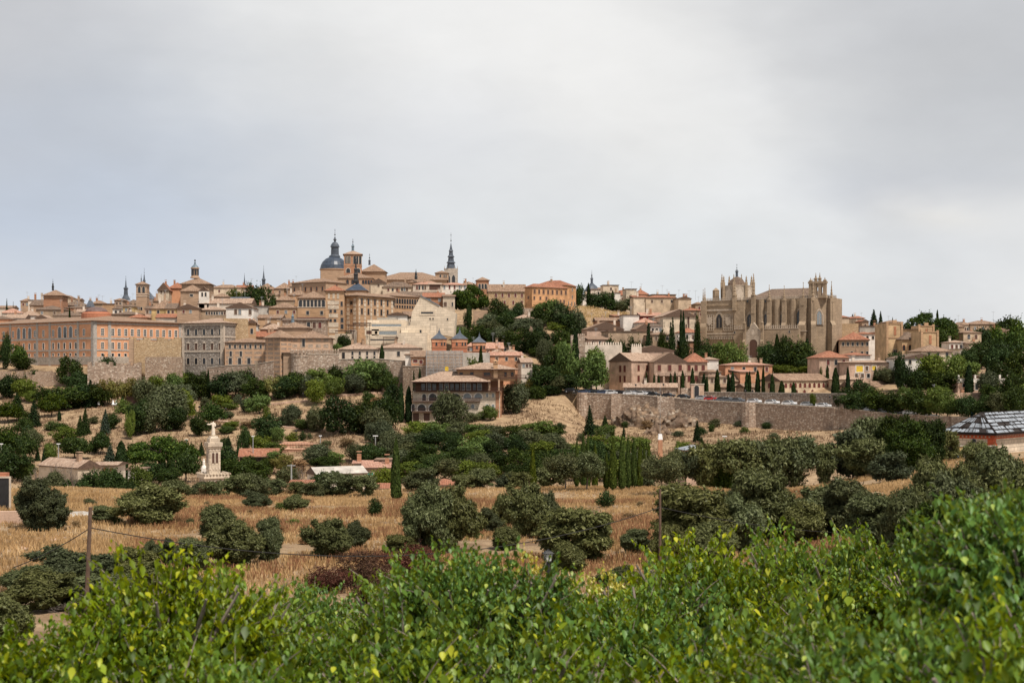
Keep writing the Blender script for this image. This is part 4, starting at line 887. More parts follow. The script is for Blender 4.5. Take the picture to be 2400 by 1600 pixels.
# seminary
sem = B('seminary', 'huge brick seminary with white stone quoins and red-tiled roof', 'building', 805, 839, 925, 545, 58, 693, 684, 'hip', wall='bricktan', rm='tile', ov=.8, trim='brickpale',
  wins=[('f', 706, 1.1, 2.3, 5, .10, .80), ('f', 729, 1.1, 2.3, 5, .10, .80), ('f', 706, 1.1, 2.3, 1, .97, .97), ('s', 709, 1.3, 1.3, 1, .45, .45), ('s', 728, 1.1, 1.3, 1, .45, .45)])
B('seminary_block', 'tall brick tower block with white panels left of seminary', 'tower', 763, 763, 806, 540, 4, 682, 669, 'hip', 11, wall='bricktan', rm='tilered', ov=.6, trim='brickpale', wins=[('f', 709, 1.5, 1.6, 1, .38, .38), ('f', 729, .9, 1.1, 2, .28, .52), ('f', 751, .9, 1.1, 2, .28, .52), ('f', 712, .8, 1.8, 1, .88, .88), ('f', 732, .8, 1.8, 1, .88, .88), ('f', 750, 1.1, 1.8, 1, .9, .9, 'r'), ('f', 765, 1.1, 1.8, 1, .9, .9)])
def panels(root, lst, d, mat='palestone'):
    """proud stone panels on the front face: (px0, px1, row0, row1), measured at distance d"""
    W, L, h, rz = root['dims']; loc = root.location; yw = root.rotation_euler.z
    for (a, b, r0, r1, face) in lst:
        mb = MB(); z0, z1 = (HY - r1) * d / F - loc.z, (HY - r0) * d / F - loc.z
        n = max(1, int((z1 - z0) / 1.6)); 
        for i in range(n):
            za = z0 + (z1 - z0) * i / n; zb2 = z0 + (z1 - z0) * (i + .8) / n; e = .15 if i % 2 else 0.
            if face == 'f': mb.box(a * W - e, b * W + e, -.12, 0, za, zb2)
            else: mb.box(-.12, 0, a * L - e, b * L + e, za, zb2)
        mb.build('quoin', mat, root)
tb = [o for o in col.objects if o.get('label', '').startswith('tall brick tower block')][0]
panels(tb, [(.13, .24, 684, 700, 'f'), (.38, .50, 684, 700, 'f'), (.62, .74, 684, 700, 'f'), (.13, .72, 703, 724, 'f'), (.18, .68, 733, 744, 'f'), (.18, .68, 753, 780, 'f'), (.18, .68, 783, 840, 'f')], 540)
panels(sem, [(.02, .05, 697, 770, 'f'), (.16, .20, 697, 770, 'f'), (.33, .37, 697, 770, 'f'), (.50, .54, 697, 770, 'f'), (.67, .71, 697, 770, 'f'), (.90, .95, 697, 770, 'f'), (.15, .3, 697, 790, 'l'), (.60, .76, 697, 790, 'l')], 545)
B('seminary_wing', 'receding brick wing with arched windows right of the seminary', 'building', 921, 921, 982, 590, 45, 694, 684, 'hip', 16, wall='bricktan', rm='tile', trim='brickpale', wins=[('f', 705, 1.1, 2.2, 10, .06, .94, 'a'), ('f', 718, .9, 1.2, 10, .06, .94)])
ss = B('slate_tower', 'brick tower hidden behind seminary, capped by blue slate pyramid', 'tower', 812, 812, 858, 556, 0, 681, 662, 'pyr', 9, wall='bricktan', rm='slateblue', ov=.4)
spire(ss, 'lantern', 834, 560, [(5.5, 664), (6.5, 658), (5, 656), (5, 645), (6, 643), (4, 640), (4, 634), (5, 632), (2.2, 627), (1.6, 620), (.4, 605)], 'iron', 8)
finial(ss, 834, 560, 597, 612, 1.6, True)
# arcaded building, long dormered block
B('arcaded_building', 'tan building with a row of seven arched windows', 'building', 697, 697, 764, 560, 0, 699, 683, 'hip', 14, wall='bricktan', rm='tile', wins=[('f', 711, 1.5, 2.9, 7, .12, .90, 'a'), ('f', 733, 1.1, 1.5, 2, .36, .85)], bands=[(745, .5, 'burgundy'), (720, .3)])
B('house', 'rough stone house with dark windows under the arcaded building', H_, 662, 662, 764, 520, 3, 751, 744, 'shed', 9, wall='rubblewall', rm='tiledark', wins=[('f', 762, 1.2, 2.2, 3, .60, .86), ('f', 764, 1.0, 1.6, 1, .12, .12)])
B('monastery', 'long brown monastery with white dormers along its roof', 'building', 684, 764, 813, 640, -32, 661, 651, 'hip', wall='brickpale', rm='tile', trim='brick', wins=[('f', 676, .9, 1.8, 6, .08, .9), ('s', 668, 1.2, 1.2, 1, .5, .5)])
for i, px in enumerate((716, 724, 732, 741, 750)): pass
# skyline churches
ch = B('domed_church', 'church body under the great blue-black dome', 'church', 752, 752, 812, 880, 0, 634, None, 'none', 16, wall='brickpale')
tag(ch, 'church with great blue-black dome and tall slate lantern')
spire(ch, 'drum', 783, 890, [(32, 660), (32, 634), (34, 633), (34, 631)], 'brickpale', 16)
spire(ch, 'dome', 783, 890, [(33, 631), (31, 622), (27, 614), (20, 607), (12, 603), (12, 600)], 'slateblue', 24, smooth=True)
spire(ch, 'lantern', 785, 890, [(12.5, 603), (12.5, 600), (9.5, 597), (9, 580), (11, 579), (9.5, 574), (6, 569), (2.5, 567), (2, 565), (4, 562), (2, 558), (1, 555)], 'slate', 12)
finial(ch, 785, 890, 536, 556, 1.8)
spire(ch, 'pinnacle', 774, 884, [(1.5, 632), (1.5, 626), (2, 625), (1, 620), (.3, 613)], 'iron', 6); spire(ch, 'pinnacle', 800, 884, [(1.5, 640), (1.5, 632), (2, 631), (1, 626), (.3, 620)], 'iron', 6)
bt = B('bell_tower', 'square brick bell tower with triple arches beside the big dome', 'tower', 806, 806, 848, 800, 6, 596, 587, 'pyr', 10, wall='brick', rm='tilepale', ov=.6, wins=[('f', 609, 1.3, 4.2, 2, .14, .30, 'a'), ('f', 609, 1.3, 4.2, 1, .22, .22, 'a'), ('f', 609, 1.5, 4.6, 3, .60, .90, 'a'), ('f', 634, 2.2, 2.6, 2, .24, .8, 'a')], bands=[(622, .4, 'brickpale'), (599, .5, 'brickpale')])
spire(bt, 'cupola', 827, 806, [(4, 590), (4, 588), (3, 587), (3, 579), (4.2, 578), (1.5, 573), (.6, 570)], 'lead', 8); finial(bt, 827, 806, 559, 571, 1.6)
dc = B('tiled_lantern_church', 'octagonal tiled church roof with small slate cupola beside bell tower', 'church', 846, 846, 902, 815, 0, 637, 619, 'pyr', 13, wall='brickpale', rm='tile', ov=.8)
spire(dc, 'cupola', 866, 822, [(3, 621), (2.5, 618), (2.5, 612), (3, 611), (1.2, 608)], 'slate', 8); finial(dc, 866, 822, 594, 609, 1.7)
B('church_apse', 'low brick apse with arched windows below the bell tower', 'church', 792, 792, 872, 760, 0, 652, 641, 'hip', 14, wall='brickpale', rm='tile', trim='brick', wins=[('f', 661, 1.4, 2.6, 3, .28, .58, 'a'), ('f', 661, 1.2, 2.2, 4, .74, .98, 'a')])
B('nave_roof_church', 'long low church nave with broad brown tiled roof on skyline', 'church', 878, 878, 1048, 850, 3, 656, 638, 'hip', 30, wall='brickpale', rm='tile', ov=.8)
cb = B('church_porch', 'small tiled church front with an iron bellcote', 'church', 955, 955, 1020, 800, 0, 662, 655, 'hip', 9, wall='brickpale', rm='tile')
spire(cb, 'bellcote', 975, 800, [(4, 655), (4, 648), (3, 646), (3, 640), (1, 636), (.3, 630)], 'iron', 6)
ct = B('cathedral_tower', 'grey gothic cathedral tower with tiered needle spire', 'tower', 1042, 1042, 1072, 1080, 0, 632, None, 'none', 10, wall='stone', trim='greytrim', wins=[('f', 655, 2.4, 7, 2, .3, .7, 'p')])
spire(ct, 'belfry', 1057, 1086, [(16, 665), (16, 634), (17.5, 633), (17.5, 630), (13, 630)], 'stone', 8)
spire(ct, 'spire', 1057, 1086, [(12, 631), (8.5, 617), (11.5, 616), (7.5, 612), (6.5, 603), (9, 602), (5.5, 598), (4.5, 589.5), (6, 589), (3.6, 585), (1.2, 573), (.6, 570)], 'slate', 8)
finial(ct, 1057, 1086, 546, 572, 1.6)
for px in (1042, 1049, 1065, 1072): spire(ct, 'pinnacle', px, 1084, [(.9, 634), (.9, 628), (.2, 623)], 'stone', 5)
B('chapel', 'small brick chapel with pyramid roof left of the needle spire', 'chapel', 1020, 1020, 1050, 900, 0, 640, 634, 'hip', 9, wall='brickpale', rm='tile', wins=[('f', 647, 1, 2, 1, .4, .4, 'a'), ('f', 647, .7, 2, 2, .7, .85, 'a')])
# houses under skyline, centre
B('house', 'cream gabled house below the long church nave', H_, 869, 869, 905, 690, 10, 664, 652, 'gf', 10, wall='cream', rm='tile', wins=[('f', 669, 1, 1.1, 1, .5, .5)])
B('row_house', 'white row house with small arched windows right of cream gable', H_, 897, 897, 970, 680, 4, 673, 660, 'hip', 10, wall='cream', rm='tiledark', wins=[('f', 679, .9, 1.3, 3, .18, .46), ('f', 678, .9, 1.6, 3, .62, .78, 'a')])
B('row_house', 'pinkish house with paired windows and shaded loggia', H_, 968, 968, 1037, 670, 3, 667, 660, 'hip', 10, wall='whitish', rm='tilepink', wins=[('f', 674, 1, 1.9, 2, .14, .21), ('f', 674, 1, 1.9, 2, .34, .41), ('f', 673, 5.2, 2.6, 1, .74, .74, 'r', 'shutter')])
B('row_house', 'white gallery house with five tall openings near cathedral tower', H_, 1036, 1036, 1094, 675, 6, 668, 662, 'hip', 9, wall='white', rm='tilepink', trim='whitetrim', wins=[('f', 673, .8, 1.9, 5, .1, .92)])
B('house', 'long brown-roofed house above the modern museum', H_, 900, 900, 1058, 610, 4, 694, 683, 'hip', 12, wall='brickpale', rm='tiledark', chim=1)
B('house', 'brick house with red roof and tall chimney behind museum', H_, 992, 992, 1040, 580, 2, 697, 686, 'gs', 9, wall='brick', rm='tilered', chim=1, wins=[('f', 703, 1, 1.2, 2, .3, .8, 'r', 'glasslight')])
B('house', 'yellow-cream house beside the umbrella pine', H_, 1038, 1038, 1066, 575, 2, 695, 688, 'shed', 8, wall='cream', rm='tile', wins=[('f', 713, 1.2, 1.8, 1, .2, .2), ('f', 713, .6, 1.6, 1, .8, .8)])
# museum of pale concrete terraces
def slab(label, x0, x1, top, d, dep, mat='modern', wins=(), yaw=0, name='museum_block', outline=None, ovh=None):
    r = B(name, label, 'building', x0, x0, x1, d, yaw, top, None, 'none', dep, wall=mat, wins=wins, trim=mat)
    return r
def poly_block(name, label, cat, pts, d, dep, mat, yaw=0):
    x0 = pts[0][0]; s = d / F
    o = empty(name, ((x0 - 1200) * s, d, 0), R(yaw)); tag(o, label, cat); mb = MB()
    mb.front([((x - x0) * s / math.cos(R(yaw)), (HY - y) * s) for x, y in pts], 0, dep); mb.build('wall', mat, o); return o
pb = poly_block('museum', 'pale stone museum block with sharp slanting roofline', 'museum', [(960, 770), (1064, 790), (1068, 733), (1052, 728), (1029, 717), (986, 694), (966, 730)], 535, 16, 'modern')
for (x, z, w_, h_) in ((1001, 733, 4.6, .7), (1008, 747, .5, .7), (1015, 747, .5, .7), (1049, 748, .5, .8)):
    add_window(pb, 'f', (x - 960) * 535 / F, (HY - z) * 535 / F, w_, h_, 'r', (1, 1), 'modern', 'glass')
rb = MB(); s_ = 535 / F; rb.front([((986 - 960) * s_, (HY - 694) * s_ + .05), ((1030 - 960) * s_, (HY - 717.5) * s_ + .05), ((1028 - 960) * s_, (HY - 714) * s_), ((985 - 960) * s_, (HY - 691) * s_)], -.3, 16, 0); rb.build('roof', 'lead', pb)
slab('highest cream terrace of the modern complex with long window band', 868, 952, 751, 525, 12, wins=[('f', 762, 11, .9, 1, .45, .45, 'r', 'glasslight')])
slab('middle cream terrace with wide window band', 857, 948, 767, 515, 12, wins=[('f', 780, 8, 1.4, 1, .52, .52, 'r', 'glasslight'), ('f', 779, 4, 1.3, 1, .16, .16, 'r', 'shutter')])
slab('large blank cream block with one square window', 940, 1022, 763, 512, 14, wins=[('f', 777, .7, 1.3, 1, .56, .56)])
slab('lower blank cream block in front of the square-window block', 930, 1000, 780, 506, 6)
slab('lowest cream terrace with long dark slit', 860, 935, 787, 508, 8, wins=[('f', 796, 9, .5, 1, .5, .5)])
slab('cream side block of the museum behind the small conifers', 820, 866, 772, 505, 10, mat='whitish', wins=[('f', 785, .6, 1.4, 1, .5, .5), ('f', 797, .9, 1.5, 1, .85, .85)], yaw=-8)
slab('small whitewashed block at the left end of the museum', 785, 822, 782, 500, 8, mat='cream', wins=[('f', 796, 1, 1.4, 1, .3, .3)])
slab('grey rooftop plant block over the museum terraces', 886, 930, 744, 532, 6, mat='grey')
B('house', 'white gabled shed above the museum terraces', H_, 908, 908, 955, 545, 4, 739, 731, 'gf', 8, wall='white', rm='tilepale')
B('house', 'narrow dark-roofed house left of the slanting museum block', H_, 950, 950, 990, 550, 10, 742, 728, 'shed', 8, wall='grey', rm='tile', wins=[('f', 752, 3, .8, 1, .5, .5, 'r', 'shutter')])
for i, (x0, x1, y) in enumerate(((785, 830, 775), (815, 868, 762), (826, 868, 757), (897, 932, 790))):
    pg = MB(); d_ = 503; a, b = P(x0, y, d_), P(x1, y, d_)
    pg.box(a.x, b.x, d_, d_ + 4, a.z - .15, a.z + .1)
    for xx in (a.x + .2, b.x - .3): pg.box(xx, xx + .15, d_ + .1, d_ + .25, gz(xx, d_) - 1, a.z - .15)
    tag(pg.build('pergola', 'darkwood'), ['lowest flat dark pergola', 'second flat dark pergola', 'topmost flat dark pergola', 'wide dark canopy'][i] + ' on the museum terraces', 'pergola')
# ---------------------------------------------------------------- left skyline and roofs
q = B('cupola_church', 'square brick church tower with tiled pyramid at far left', 'church', 102, 102, 146, 640, 2, 693, 679, 'pyr', 9, wall='brick', rm='tile', ov=.8, bands=[(697, .5, 'brickpale')])
spire(q, 'lantern', 124, 645, [(2.6, 681), (2.2, 674), (3, 673), (2.2, 669), (1.2, 667), (2.2, 665.5), (1.2, 663.5)], 'iron', 8); finial(q, 124, 645, 653, 664, 1.2, False)
t1 = B('bell_tower', 'slender brick bell tower with two open arches left of centre', 'tower', 319, 319, 344, 600, 4, 667, 659, 'pyr', 6, wall='brickpale', rm='tile', ov=.5, wins=[('f', 679, 1.1, 2.6, 2, .3, .7, 'a'), ('f', 723, .8, 1.4, 1, .5, .5, 'a')], bands=[(669, .3), (689, .3), (694, .3)])
spire(t1, 'cupola', 331, 603, [(1.2, 661), (1, 655), (1.4, 654), (.4, 650)], 'iron', 6); finial(t1, 331, 603, 642, 651, .8, False)
t2 = B('slate_church', 'church with steep slate roof and needle spire behind the bell tower', 'church', 333, 333, 356, 800, 0, 701, 681, 'pyr', 8, wall='brickpale', rm='slate')
spire(t2, 'spire', 338, 804, [(3, 682), (2.6, 660), (4, 659), (2, 655), (.7, 643)], 'slate', 8); finial(t2, 338, 804, 628, 644, .9, False)
t3 = B('slate_church', 'church with flared slate spire standing alone on left skyline', 'church', 287, 287, 303, 800, 0, 705, None, 'none', 8, wall='brickpale')
spire(t3, 'spire', 295, 802, [(11, 703), (8, 697), (5, 691), (4.2, 678), (5.6, 677), (5.6, 675), (2.6, 673), (1.6, 668), (.8, 657)], 'slate', 8); finial(t3, 295, 802, 646, 658, .9, False)
rc = B('round_lantern_church', 'church with tall columned lantern and round ball finial', 'church', 426, 426, 490, 640, 2, 666, 650, 'pyr', 12, wall='brickpale', rm='tile', ov=.9)
spire(rc, 'lantern', 457, 646, [(11, 652), (10.5, 649), (8.5, 648), (8, 631), (10, 630), (10, 627.5)], 'brickpale', 12)
for a in range(8):
    an = math.pi / 8 + a * math.pi / 4
    c_ = MB(); c_.box(-.45, .45, -.05, .1, 0, 2.6); c_.front([(-.45, 2.6), (.45, 2.6), (.25, 3.0), (-.25, 3.0)], -.05, .1)
    o = c_.build('lantern_opening', 'glass'); sx = 646 / F; rr_ = 8.35 * sx
    o.location = ((457 - 1200) * sx + rr_ * math.cos(an), 646 + rr_ * math.sin(an), (HY - 645) * sx); o.rotation_euler = (0, 0, an + math.pi / 2); child_at(o, rc)
spire(rc, 'cupola', 457, 646, [(9.6, 628), (7, 624), (3.5, 621), (2, 618), (2, 615), (.7, 613.5)], 'lead', 12)
spire(rc, 'ball', 457, 646, [(0, 613), (1.4, 612.3), (2, 610.5), (1.4, 608.7), (0, 608)], 'iron', 10)
B('church_transept', 'broad tiled church transept below the columned lantern', 'church', 423, 423, 470, 610, 2, 683, 668, 'hip', 12, wall='brickpale', rm='tile', wins=[('f', 692, 1.3, 1, 1, .55, .55)])
bg_ = B('bell_gable', 'white bell gable with two arched openings below the columned lantern', 'belfry', 466, 466, 489, 600, 0, 682, 672, 'gf', 1.6, wall='white', rm='tile', ov=.1, wins=[('f', 690, .7, 1.8, 2, .35, .7, 'a'), ('f', 677, .5, .8, 1, .5, .5, 'a')])
B('house', 'brick gabled church front with small arched window', H_, 370, 370, 396, 640, 6, 681, 662, 'gf', 12, wall='cream', rm='tilered', wins=[('f', 673, .8, 1.5, 1, .45, .45, 'a'), ('f', 684, .7, 1.3, 2, .3, .6)])
B('house', 'orange brick hall with red roof right of gabled church front', H_, 395, 395, 430, 650, 4, 676, 663, 'hip', 14, wall='orange', rm='tilered')
sky_rows = [  # xl, xr, eave, ridge, d, wall, roof, windows rows, descriptor
 (-60, 30, 722, 716, 700, 'whitish', 'tile', 0, 'low white house at the far left edge of the roofs'),
 (48, 70, 706, 700, 690, 'brickpale', 'tile', 1, 'tiny brown house under the leftmost skyline aerial'),
 (66, 104, 703, 694, 680, 'whitish', 'tile', 1, 'flat-roofed whitish house left of the brick pyramid church'),
 (70, 106, 716, 702, 650, 'brickpale', 'tiledark', 0, 'dark-tiled roof tucked against the brick pyramid church'),
 (144, 160, 697, 692, 680, 'cream', 'tile', 0, 'small cream annex right of the brick pyramid church'),
 (146, 206, 716, 704, 650, 'tan', 'tiledark', 0, 'long dark tiled house right of the brick pyramid church'),
 (166, 186, 703, 699, 720, 'tan', 'tile', 0, 'small hipped roof poking above the long dark tiled house'),
 (203, 212, 720, 704, 640, 'grey', 'slate', 0, 'narrow slate-grey turret house'),
 (212, 242, 712, 704, 660, 'tan', 'tile', 0, 'small brown house right of the slate turret'),
 (240, 272, 712, 707, 640, 'bricktan', 'tile', 0, 'flat tan house below the lone slate spire'),
 (268, 288, 704, 700, 640, 'brickpale', 'tile', 1, 'brick house left of the lone slate spire base'),
 (296, 322, 712, 703, 630, 'cream', 'tiledark', 0, 'cream house between slate spire and bell tower'),
 (342, 362, 714, 703, 630, 'brickpale', 'tiledark', 0, 'dark roofed house right of the bell tower'),
 (359, 392, 706, 693, 600, 'brickpale', 'tile', 0, 'brick house with flat brown top right of bell tower'),
 (355, 408, 724, 702, 560, 'yellow', 'tile', 1, 'yellow walled house with wide dark door'),
 (388, 412, 724, 710, 555, 'yellow', 'tiledark', 1, 'narrow yellow house with two openings'),
 (264, 290, 724, 717, 600, 'white', 'tiledark', 1, 'white house with dark roof left of the yellow one'),
 (288, 314, 719, 714, 590, 'yellow', 'tiledark', 2, 'bright yellow house with white window frames'),
 (340, 358, 724, 716, 565, 'pink', 'tiledark', 1, 'mauve-pink house beside the bell tower foot'),
 (0, 52, 734, 722, 610, 'whitish', 'tilepink', 0, 'pale house with sprawling tiled roof at the left'),
 (-40, 20, 748, 738, 560, 'orange', 'tiledark', 0, 'orange sliver of a house at the left edge'),
 (12, 58, 746, 736, 570, 'white', 'tilepale', 1, 'white house with pale roof behind the palace wing'),
 (50, 80, 740, 728, 580, 'white', 'tilepale', 0, 'plain white house left of the dark hipped one'),
 (76, 150, 726, 716, 590, 'tan', 'tiledark', 1, 'long dark hipped house over the palace roof'),
 (84, 110, 746, 737, 560, 'whitish', 'tilepale', 0, 'low gabled outhouse behind the palace roof'),
 (125, 194, 740, 729, 580, 'cream', 'tiledark', 0, 'long dark roofed block beside the small cypress'),
 (150, 205, 722, 716, 630, 'brick', 'tiledark', 0, 'long brick house under dark tiles above the copper dome'),
 (178, 215, 732, 724, 600, 'cream', 'tilepale', 0, 'cream wall block left of the palace dome'),
 (258, 334, 737, 729, 570, 'tan', 'tiledark', 0, 'wide low dark roof right of the palace dome'),
 (300, 345, 745, 736, 550, 'salmon', 'tilered', 0, 'orange-red roof just behind the palace ridge'),
 (365, 420, 745, 735, 545, 'whitish', 'tilered', 0, 'low red roof near the right end of the palace'),
 (415, 466, 723, 712, 540, 'brickpale', 'tile', 2, 'brick gabled house with twin windows'),
 (460, 530, 727, 718, 545, 'tan', 'tilepale', 3, 'long low house with a line of small windows'),
 (464, 588, 712, 699, 600, 'whitish', 'tilepale', 0, 'long house with bright patched tile roof'),
 (530, 594, 722, 708, 535, 'white', 'tile', 4, 'white block with three shuttered windows'),
 (498, 540, 696, 688, 620, 'brickpale', 'tile', 1, 'brown house below the round lantern church'),
 (540, 582, 700, 696, 610, 'lead', 'slate', 0, 'low blue-grey roof before the dark trees'),
 (594, 632, 717, 714, 560, 'concrete', 'tile', 0, 'blank grey retaining wall block'),
 (630, 700, 722, 709, 560, 'bricktan', 'tile', 5, 'tan house with brown roof above the grey block'),
 (604, 660, 746, 737, 535, 'bricktan', 'tile', 0, 'low tan house right of the white block'),
 (610, 664, 772, 758, 510, 'brickpale', 'tilepale', 0, 'small brown house left of the slate cupola convent'),
 (618, 646, 766, 755, 515, 'white', 'tile', 1, 'tiny white hut roof in front of the stone house'),
 (598, 650, 790, 776, 500, 'brickpale', 'tilered', 0, 'dark red roof left of the convent'),
 (582, 604, 762, 745, 515, 'white', 'tilepale', 1, 'whitewashed house end left of the low tan house'),
 (492, 565, 675, 667, 740, 'cream', 'tile', 1, 'cream skyline house right of the round lantern church'),
 (553, 590, 674, 668, 760, 'brickpale', 'tilered', 0, 'red roofed skyline house before the tree clump'),
 (602, 645, 678, 664, 720, 'cream', 'tile', 0, 'blank cream skyline house right of the twin needles'),
 (644, 683, 677, 663, 715, 'brickpale', 'tile', 1, 'brown skyline house left of the long monastery'),
 (625, 650, 692, 686, 690, 'cream', 'tile', 0, 'cream house right of the dark tree clump'),
 (648, 690, 704, 690, 630, 'tan', 'tile', 0, 'brown roofed house left of the arcaded building'),
 (676, 720, 692, 679, 640, 'bricktan', 'tile', 0, 'small hipped stone house below the monastery'),
 (680, 700, 672, 662, 700, 'whitish', 'tile', 0, 'bright end wall of the monastery row'),
 (1076, 1120, 668, 660, 750, 'tan', 'tile', 0, 'long low brown roof left of the arched mirador'),
]
for i, (xl, xr, ev, rg, d_, wl, rf, nw, desc) in enumerate(sky_rows):
    ws = {0: [], 1: [('f', ev + 7, .9, 1.2, 2, .3, .7)], 2: [('f', ev + 7, .9, 1.2, 2, .3, .62)], 3: [('f', ev + 7, .7, 1.1, 8, .35, .95)], 4: [('f', ev + 9, 1., 1.9, 2, .35, .5), ('f', ev + 9, 1., 1.9, 1, .88, .88)], 5: [('f', ev + 9, .9, 1.2, 3, .3, .85)]}[nw]
    rt_ = 'gf' if 'gabled' in desc or 'hut' in desc else ('flat' if 'flat' in desc or 'blank grey' in desc else ('hip' if i % 3 else 'gs'))
    B('house', desc, H_, xl, xl, xr, d_, (i * 37) % 11 - 0 if i % 2 else 2, ev, rg, rt_, 9 + (i * 13) % 6, wall=wl if wl != 'lead' else 'grey', rm=rf, wins=ws, chim=(i % 4 == 1) + (i % 5 == 2), ov=.35)
n1 = B('needle_church', 'church hidden below the left thin needle spire', 'church', 565, 565, 580, 900, 0, 672, None, 'none', 8, wall='brickpale'); tag(n1, 'shorter of the two thin blue needle spires on skyline')
spire(n1, 'spire', 573, 903, [(3, 672), (3, 669), (2, 667), (1.6, 660), (.5, 648)], 'slate', 8); finial(n1, 573, 903, 640, 650, .8, False)
n2 = B('needle_church', 'taller of the two thin blue needle spires on skyline', 'church', 609, 609, 626, 900, 0, 670, None, 'none', 8, wall='brickpale')
spire(n2, 'spire', 618, 903, [(4, 670), (4, 657), (5.5, 656), (3.5, 653), (2, 651), (2.4, 650), (1.4, 643), (.5, 634)], 'slate', 8); finial(n2, 618, 903, 622, 636, .8, False)
# ---------------------------------------------------------------- centre-right ridge
B('mirador', 'small tower house with three arches on the ridge', 'tower', 1118, 1118, 1146, 700, 6, 657, 649, 'pyr', 7, wall='brick', rm='tile', ov=.5, wins=[('f', 671, 1.1, 2.6, 3, .22, .72, 'a')])
B('stone_range', 'long rubble and brick range with red shutters on the ridge', 'building', 1145, 1145, 1232, 640, 3, 684, 666, 'gs', 13, wall='rubbletan', rm='tile', chim=1, pane='burgundy', wins=[('f', 692, .9, 1.7, 5, .20, .90), ('f', 709, .9, 1.7, 4, .2, .9)])
B('ochre_range', 'ochre plastered corner building at the end of the stone range', 'building', 1230, 1247, 1330, 610, 35, 673, 664, 'hip', wall='orangebright', rm='tilered', trim='brickpale', pane='shutter', wins=[('f', 683, .9, 1.8, 8, .07, .95), ('f', 698, .8, 1.3, 3, .06, .4), ('f', 705, .8, 1.8, 2, .8, .9), ('s', 697, .9, 1.1, 1, .5, .5)])
B('ochre_block', 'tallest ochre block with red roof at the ridge end', 'building', 1250, 1328, 1350, 640, -25, 669, 656, 'hip', wall='orangebright', rm='tilered', chim=1, wins=[('s', 677, .9, 1.4, 1, .6, .6), ('s', 695, .9, 1.6, 1, .6, .6), ('s', 711, .9, 1.9, 3, .2, .85)])
B('retaining_wall', 'pale terrace wall below the long stone range', 'wall', 1186, 1186, 1250, 590, 4, 722, None, 'none', 2, wall='rubblewall')
B('terrace_wall', 'garden terrace wall with pink posts by the umbrella pine', 'wall', 1110, 1110, 1162, 575, 4, 729, None, 'none', 1.5, wall='brickpale')
B('house', 'low hillside house with brown tiled roof among trees', H_, 1208, 1208, 1250, 560, 5, 746, 737, 'hip', 8, wall='whitish', rm='tilepale')
B('old_mansion', 'weathered grey mansion with tall windows in the trees', 'building', 1243, 1243, 1330, 520, -4, 778, 765, 'hip', 12, wall='grey', rm='tile', trim='stonetrim', wins=[('f', 795, 1.1, 2.4, 2, .29, .36), ('f', 795, 1.2, 2.6, 1, .80, .80, 'a')], qu=('whitish', .6, (0, .46), ()))
B('house', 'white house scrap behind the grey mansion', H_, 1310, 1310, 1328, 575, 0, 748, 745, 'flat', 6, wall='white')
gt = B('gate_tower', 'square crenellated gate tower of warm rubble', 'tower', 1354, 1354, 1371, 492, 6, 788, None, 'none', 4, wall='rubblewall')
def merlons(root, x0, x1, y0, y1, z, n, mat, w=.5, h=.9):
    mb = MB()
    for i in range(n):
        t = (i + .5) / n; x = x0 + (x1 - x0) * t; y = y0 + (y1 - y0) * t
        mb.box(x - w / 2, x + w / 2, y - .3, y + .3, z, z + h * .75); mb.lathe([(w * .62, z + h * .75), (0, z + h * 1.15)], 4, (x, y), 0, math.pi / 4)
    mb.build('battlement', mat, root)
W_, L_, h_, _ = gt['dims']; merlons(gt, 0, W_, .3, .3, h_, 4, 'rubblewall'); 
cw = B('crenellated_wall', 'low pale battlemented wall between gate tower and cypresses', 'wall', 1371, 1371, 1458, 494, 3, 808, None, 'none', 1.2, wall='whitish')
W_, L_, h_, _ = cw['dims']; merlons(cw, 0, W_, .4, .4, h_, 15, 'whitish')
cw = B('crenellated_wall', 'short battlemented wall stub right of the long one', 'wall', 1480, 1480, 1504, 494, 3, 812, None, 'none', 1.2, wall='whitish')
W_, L_, h_, _ = cw['dims']; merlons(cw, 0, W_, .4, .4, h_, 5, 'whitish')
B('bastion', 'old rubble wall stump beside the gate tower', 'wall', 1338, 1338, 1346, 492, 0, 785, None, 'none', 3, wall='rubblewall')
